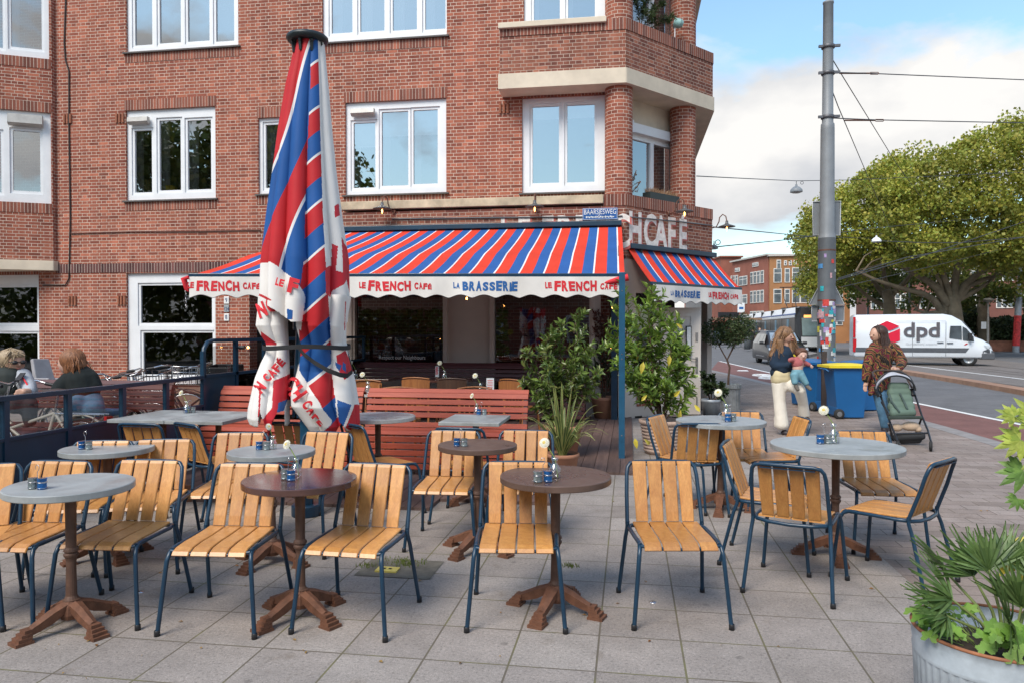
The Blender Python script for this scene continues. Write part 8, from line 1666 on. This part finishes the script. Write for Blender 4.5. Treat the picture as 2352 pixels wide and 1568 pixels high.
# far people
def simple(label, x, yf, D, z0, hgt, top, low, hair, bag=None, sit=False):
    p = CWv((x-1176)/1700*D, D, z0); t = thing('person', label, 'person', p, YAW); s = hgt/1.7; t.scale = (s, s, s); b = lambda n, pr, m_: blob(n, pr, .022, m_, t, 2, 10)
    if not sit:
        b('body', [('e', (0, 0, 1.58), (.09, .1, .12)), ('c', (0, 0, 1.48), (0, 0, 1.40), .05, .06), ('c', (.26, -.1, .98), (.27, -.15, .92), .03, .03), ('c', (-.26, -.05, .95), (-.26, -.08, .88), .03, .03)], skin); b('hair', [('e', (0, .03, 1.61), (.11, .11, .12)), ('c', (0, .06, 1.55), (0, .08, 1.38), .09, .06)], hair)
        b('top', [('c', (-.13, 0, 1.38), (.13, 0, 1.38), .08, .08), ('c', (0, 0, 1.35), (0, 0, .95), .16, .16), ('c', (-.19, 0, 1.36), (-.25, 0, 1.05), .06, .05), ('c', (.19, 0, 1.36), (.25, -.06, 1.05), .06, .05)], top); b('trousers', [('c', (-.08, 0, .9), (-.11, 0, .1), .11, .09), ('c', (.08, 0, .9), (.12, .05, .1), .11, .09)], low); b('shoes', [('c', (-.11, .03, .05), (-.11, -.12, .04), .045, .04), ('c', (.12, .05, .05), (.13, -.1, .04), .045, .04)], boot)
    else:
        b('body', [('e', (0, 0, 1.18), (.09, .1, .12)), ('c', (0, 0, 1.08), (0, 0, 1.0), .05, .06), ('c', (.1, -.35, .62), (.02, -.4, .6), .03, .03)], skin); b('hair', [('e', (0, .02, 1.22), (.10, .11, .10))], hair); b('top', [('c', (-.13, 0, .98), (.13, 0, .98), .09, .09), ('c', (0, 0, .95), (0, .03, .5), .17, .17), ('c', (.2, 0, .96), (.18, -.3, .66), .06, .05), ('c', (-.2, 0, .96), (-.14, -.3, .66), .06, .05)], top)
        b('trousers', [('c', (-.1, 0, .45), (-.15, -.42, .48), .09, .08), ('c', (.1, 0, .45), (.16, -.42, .48), .09, .08), ('c', (-.15, -.42, .45), (-.2, -.4, .08), .08, .06), ('c', (.16, -.42, .45), (.2, -.45, .08), .08, .06)], low); b('shoes', [('c', (-.2, -.4, .05), (-.2, -.52, .04), .045, .04), ('c', (.2, -.45, .05), (.2, -.57, .04), .045, .04)], boot)
    if bag: mb = MB(); mb.box((.30, -.02, .98), (.34, .14, .30)); mb.tube([(.2, 0, 1.1), (.15, 0, 1.4), (.38, 0, 1.1)], .012, 5); obj('bag', mb, M('brown shoulder bag', (.12, .08, .055), .7), t, bevel=.03)
simple('distant woman in black with a brown shoulder bag waiting by the tram', 1729, 800, 62, .06, 1.62, M('black coat', (.02, .02, .022), .9), M('black coat', (.02, .02, .022), .9), haird, True)
simple('distant person in a dark jacket and pale jeans beside the tram', 1745, 800, 64, .06, 1.72, M('dark jacket', (.03, .03, .035), .9), M('pale blue jeans', (.22, .30, .38), .85), hairr)
simple('distant person in grey standing close behind the dark car roof', 1757, 800, 66, .06, 1.6, M('grey check coat', (.15, .14, .14), .9), MATS['black coat'], hairk)
simple('man in black sitting on the low brick wall between lamp and pole', 2241, 800, 57.3, RZ-.05, 1.7, MATS['black coat'], M('khaki trousers', (.10, .08, .06), .9), hairk, None, True)
# ================================================================ BICYCLES
def bike(name, label, p, rz, paint, lean=0, basket=False, seatchild=False, crate=False, upright=True, s=1.0):
    t = thing(name, label, 'bicycle', p, rz, 'bicycles parked behind the screen'); t.scale = (s, s, s); t.rotation_euler = (lean, 0, rz); R_ = .34
    def circ(x, z, r, n=28): return [(x+r*cos(2*pi*k/n), 0, z+r*sin(2*pi*k/n)) for k in range(n)]
    for x in (-.53, .55):
        mb = MB(); mb.tube(circ(x, R_, R_-.015), .017, 6, closed=True); w = obj('wheel', mb, tyre, t); mb = MB(); mb.tube(circ(x, R_, R_-.04), .010, 5, closed=True)
        for k in range(14): a = 2*pi*k/14; mb.tube([(x, .02*(-1)**k, R_), (x+(R_-.04)*cos(a), 0, R_+(R_-.04)*sin(a))], .0018, 3, cap=False)
        mb.tube([(x, -.05, R_), (x, .05, R_)], .02, 6); obj('spokes', mb, chrome, w)
        mb = MB(); pts = [(x+(R_+.03)*cos(a), 0, R_+(R_+.03)*sin(a)) for a in [radians(q) for q in (range(20, 200, 15) if x < 0 else range(0, 150, 15))]]; mb.tube(pts, .02, 5, flat=.4); obj('mudguard', mb, paint, t)
    mb = MB(); bb = (-.08, 0, .29); st = (-.22, 0, .72); hd = (.36, 0, .82); hb = (.40, 0, .62)
    for a, b_ in ((bb, st), (bb, hb), (st, (.32, 0, .55) if upright else hd), (bb, (-.53, .03, R_)), (bb, (-.53, -.03, R_)), (st, (-.53, 0, R_)), (hd, hb)): mb.tube([a, b_], .016, 8)
    for y in (-.045, .045): mb.tube([hb, (.47, y, .5), (.55, y, R_)], .012, 6)
    obj('frame', mb, paint, t)
    mb = MB(); mb.tube([hd, (.34, 0, .98)], .012, 6); mb.tube([(.18, -.30, 1.0), (.28, -.28, 1.03), (.38, -.16, 1.04), (.35, 0, 1.0), (.38, .16, 1.04), (.28, .28, 1.03), (.18, .30, 1.0)], .011, 6); mb.tube([(.36, -.12, 1.02), (.5, -.12, .9)], .006, 4); obj('handlebar', mb, chrome, t)
    for y in (-.30, .30): mb = MB(); mb.tube([(.20, y, 1.0), (.10, y*1.02, .985)], .018, 8); obj('grip', mb, black, t)
    mb = MB(); mb.ball((-.25, 0, .93), (.13, .075, .035), 0, 12, 6); mb.ball((-.14, 0, .93), (.09, .03, .025), 0, 10, 6); obj('saddle', mb, M('brown saddle', (.05, .03, .025), .6), t); mb = MB(); mb.tube([st, (-.25, 0, .92)], .012, 6); obj('seat_post', mb, chrome, t)
    mb = MB(); [mb.tube([(-.28, y, .72), (-.80, y, .72)], .008, 5) for y in (-.06, 0, .06)]; [mb.tube([(-.75, y, .72), (-.55, y, R_)], .007, 5) for y in (-.06, .06)]; obj('rear_rack', mb, chrome, t)
    mb = MB(); mb.tube([(-.08, -.06, .29), (.02, -.1, .16)], .01, 5); mb.tube([(-.08, .06, .29), (-.18, .1, .42)], .01, 5); mb.lathe([(.09, 0), (.09, .005), (0, .005)], (0, 0, 0), 16); mb.box((.02, -.14, .16), (.09, .08, .02)); mb.box((-.18, .14, .42), (.09, .08, .02)); obj('crank', mb, black, t)
    mb = MB(); mb.box((.46, 0, .86), (.06, .06, .06)); obj('front_lamp', mb, chrome, t, bevel=.01); mb = MB(); mb.box((-.84, 0, .68), (.03, .08, .05)); obj('rear_lamp', mb, tailr, t)
    if basket:
        mb = MB(); x0, x1, y0, y1, z0, z1 = .40, .72, -.2, .2, .78, 1.02
        for k in range(4): z = z0+(z1-z0)*k/3; mb.tube([(x0, y0, z), (x1, y0, z), (x1, y1, z), (x0, y1, z)], .007, 4, closed=True)
        for k in range(7): y = y0+(y1-y0)*k/6; mb.tube([(x1, y, z0), (x1, y, z1)], .005, 4); mb.tube([(x0, y, z0), (x1, y, z0)], .005, 4); mb.tube([(x0, y, z0), (x0, y, z1)], .005, 4)
        for k in range(5): x = x0+(x1-x0)*k/4; mb.tube([(x, y0, z0), (x, y0, z1)], .005, 4); mb.tube([(x, y1, z0), (x, y1, z1)], .005, 4)
        obj('basket', mb, chrome, t)
    if crate: mb = MB(); mb.bx(.42, .85, -.22, .22, .72, .75); [mb.bx(*q) for q in ((.42, .44, -.22, .22, .75, 1.02), (.83, .85, -.22, .22, .75, 1.02), (.44, .83, -.22, -.2, .75, 1.02), (.44, .83, .2, .22, .75, 1.02))]; obj('crate', mb, black, t, bevel=.01)
    if seatchild: mb = MB(); mb.box((-.62, 0, .98), (.06, .30, .46), taper=.75, R=Matrix.Rotation(radians(-18), 3, 'Y')); mb.box((-.48, 0, .80), (.28, .26, .06)); mb.box((-.5, -.14, .90), (.22, .025, .16)); mb.box((-.5, .14, .90), (.22, .025, .16)); obj('child_seat', mb, M('grey child seat', (.30, .29, .30), .6), t, bevel=.03)
    return t
creamf = M('cream bicycle paint', (.45, .42, .36), .35, var=.2, scale=8); blkf = M('black bicycle paint', (.015, .015, .017), .3); marf = M('maroon bicycle paint', (.08, .02, .025), .35)
def gb(x, D): return CWv((x-1176)/1700*D, D)
bike('bicycle', 'cream bicycle with a thick front fork seen through the left screen', gb(75, 7.35), pi*.98, creamf, .05)
bike('bicycle', 'bicycle carrying a grey child seat between the two seated people', gb(190, 8.6), -.1, creamf, -.05, seatchild=True)
bike('bicycle', 'old maroon bicycle with a wire basket on its front, behind the screen', gb(255, 9.3), .15, marf, .12, basket=True)
bike('bicycle', 'second wire basket bicycle leaning by the shop window', gb(330, 10.4), .3, blkf, -.1, basket=True)
bike('bicycle', 'black bicycle with a dark crate beside the doorway', gb(425, 11.2), .1, blkf, .08, crate=True)
t = thing('shoulder_bag', 'pale green bag with a blue edge hanging behind the left screen', 'bag', gb(228, 8.2)+ZV*.42); mb = MB(); mb.box((0, 0, .05), (.42, .16, .30), taper=1.15); obj('bag_body', mb, M('pale green canvas', (.30, .36, .30), .9), t, bevel=.04); mb = MB(); mb.box((0, 0, .22), (.46, .19, .07)); obj('bag_edge', mb, M('blue cloth', (.10, .22, .38), .8), t, bevel=.02)
# ================================================================ CAFE CHAIRS UNDER THE AWNING
def cafe_chair(mat):
    t = thing('bentwood_chair', 'x', 'chair'); mb = MB(); mb.prism([(.2*cos(a*pi/12)*1.0, .2*sin(a*pi/12)) for a in range(24)], .43, .455); obj('seat', mb, mat, t, bevel=.006)
    for sx in (-1, 1):
        mb = MB(); mb.tube([(sx*.15, -.15, .44), (sx*.18, -.19, 0)], [.018, .013], 8); obj('leg', mb, mat, t); mb = MB(); mb.tube([(sx*.19, .25, 0), (sx*.165, .17, .44), (sx*.18, .23, .80)], [.014, .018, .015], 8); obj('leg', mb, mat, t)
    mb = MB(); mb.grid(lambda u, v: Vector(((u-.5)*.42, .235+.05*(1-(2*u-1)**2), .70+.13*v-.02*(2*u-1)**2*v)), 12, 2); mb.grid(lambda u, v: Vector(((.5-u)*.42, .255+.05*(1-(2*u-1)**2), .70+.13*v-.02*(2*u-1)**2*v)), 12, 2)
    for k in range(5): x = (k-2)*.055; mb.tube([(x, .18, .45), (x*1.1, .27, .71)], .008, 6)
    mb.tube([(-.20, .235, .83), (-.1, .27, .845), (0, .28, .85), (.1, .27, .845), (.20, .235, .83)], .012, 6); obj('backrest', mb, mat, t); return t
cw1 = M_wood('honey chair wood', (.42, .17, .05), (.26, .09, .03)); cw2 = M_wood('dark chair wood', (.09, .045, .025), (.05, .025, .015)); cc = {1: cafe_chair(cw1), 2: cafe_chair(cw2)}; uc = set()
for m_, x, y, rz, lb in ((1, 954, 866, 175, 'honey wood chair with its back to the red bench, left of the window table'), (2, 1037, 868, 180, 'very dark wood chair in front of the window table'), (1, 1090, 888, 10, 'pale wood chair behind the dark rectangular table'), (1, 917, 888, 185, 'honey wood chair right of the pale round table under the awning'), (1, 1172, 870, 150, 'honey wood chair by the evergreen shrub behind the red bench'), (1, 841, 872, 10, 'pale wood chair beside the parasol under the awning')):
    p = G(x, y, .85+.028); src = cc[m_]; th = radians(rz); q = Matrix.Rotation(th, 2) @ Vector((0, .26)); loc = (p.x-q.x, p.y-q.y, .028)
    if m_ not in uc: uc.add(m_); src.location = loc; src.rotation_euler = (0, 0, th); src['label'] = lb; src['group'] = 'wooden chairs under the awning'
    else: dup(src, loc, th, lb, 'wooden chairs under the awning')
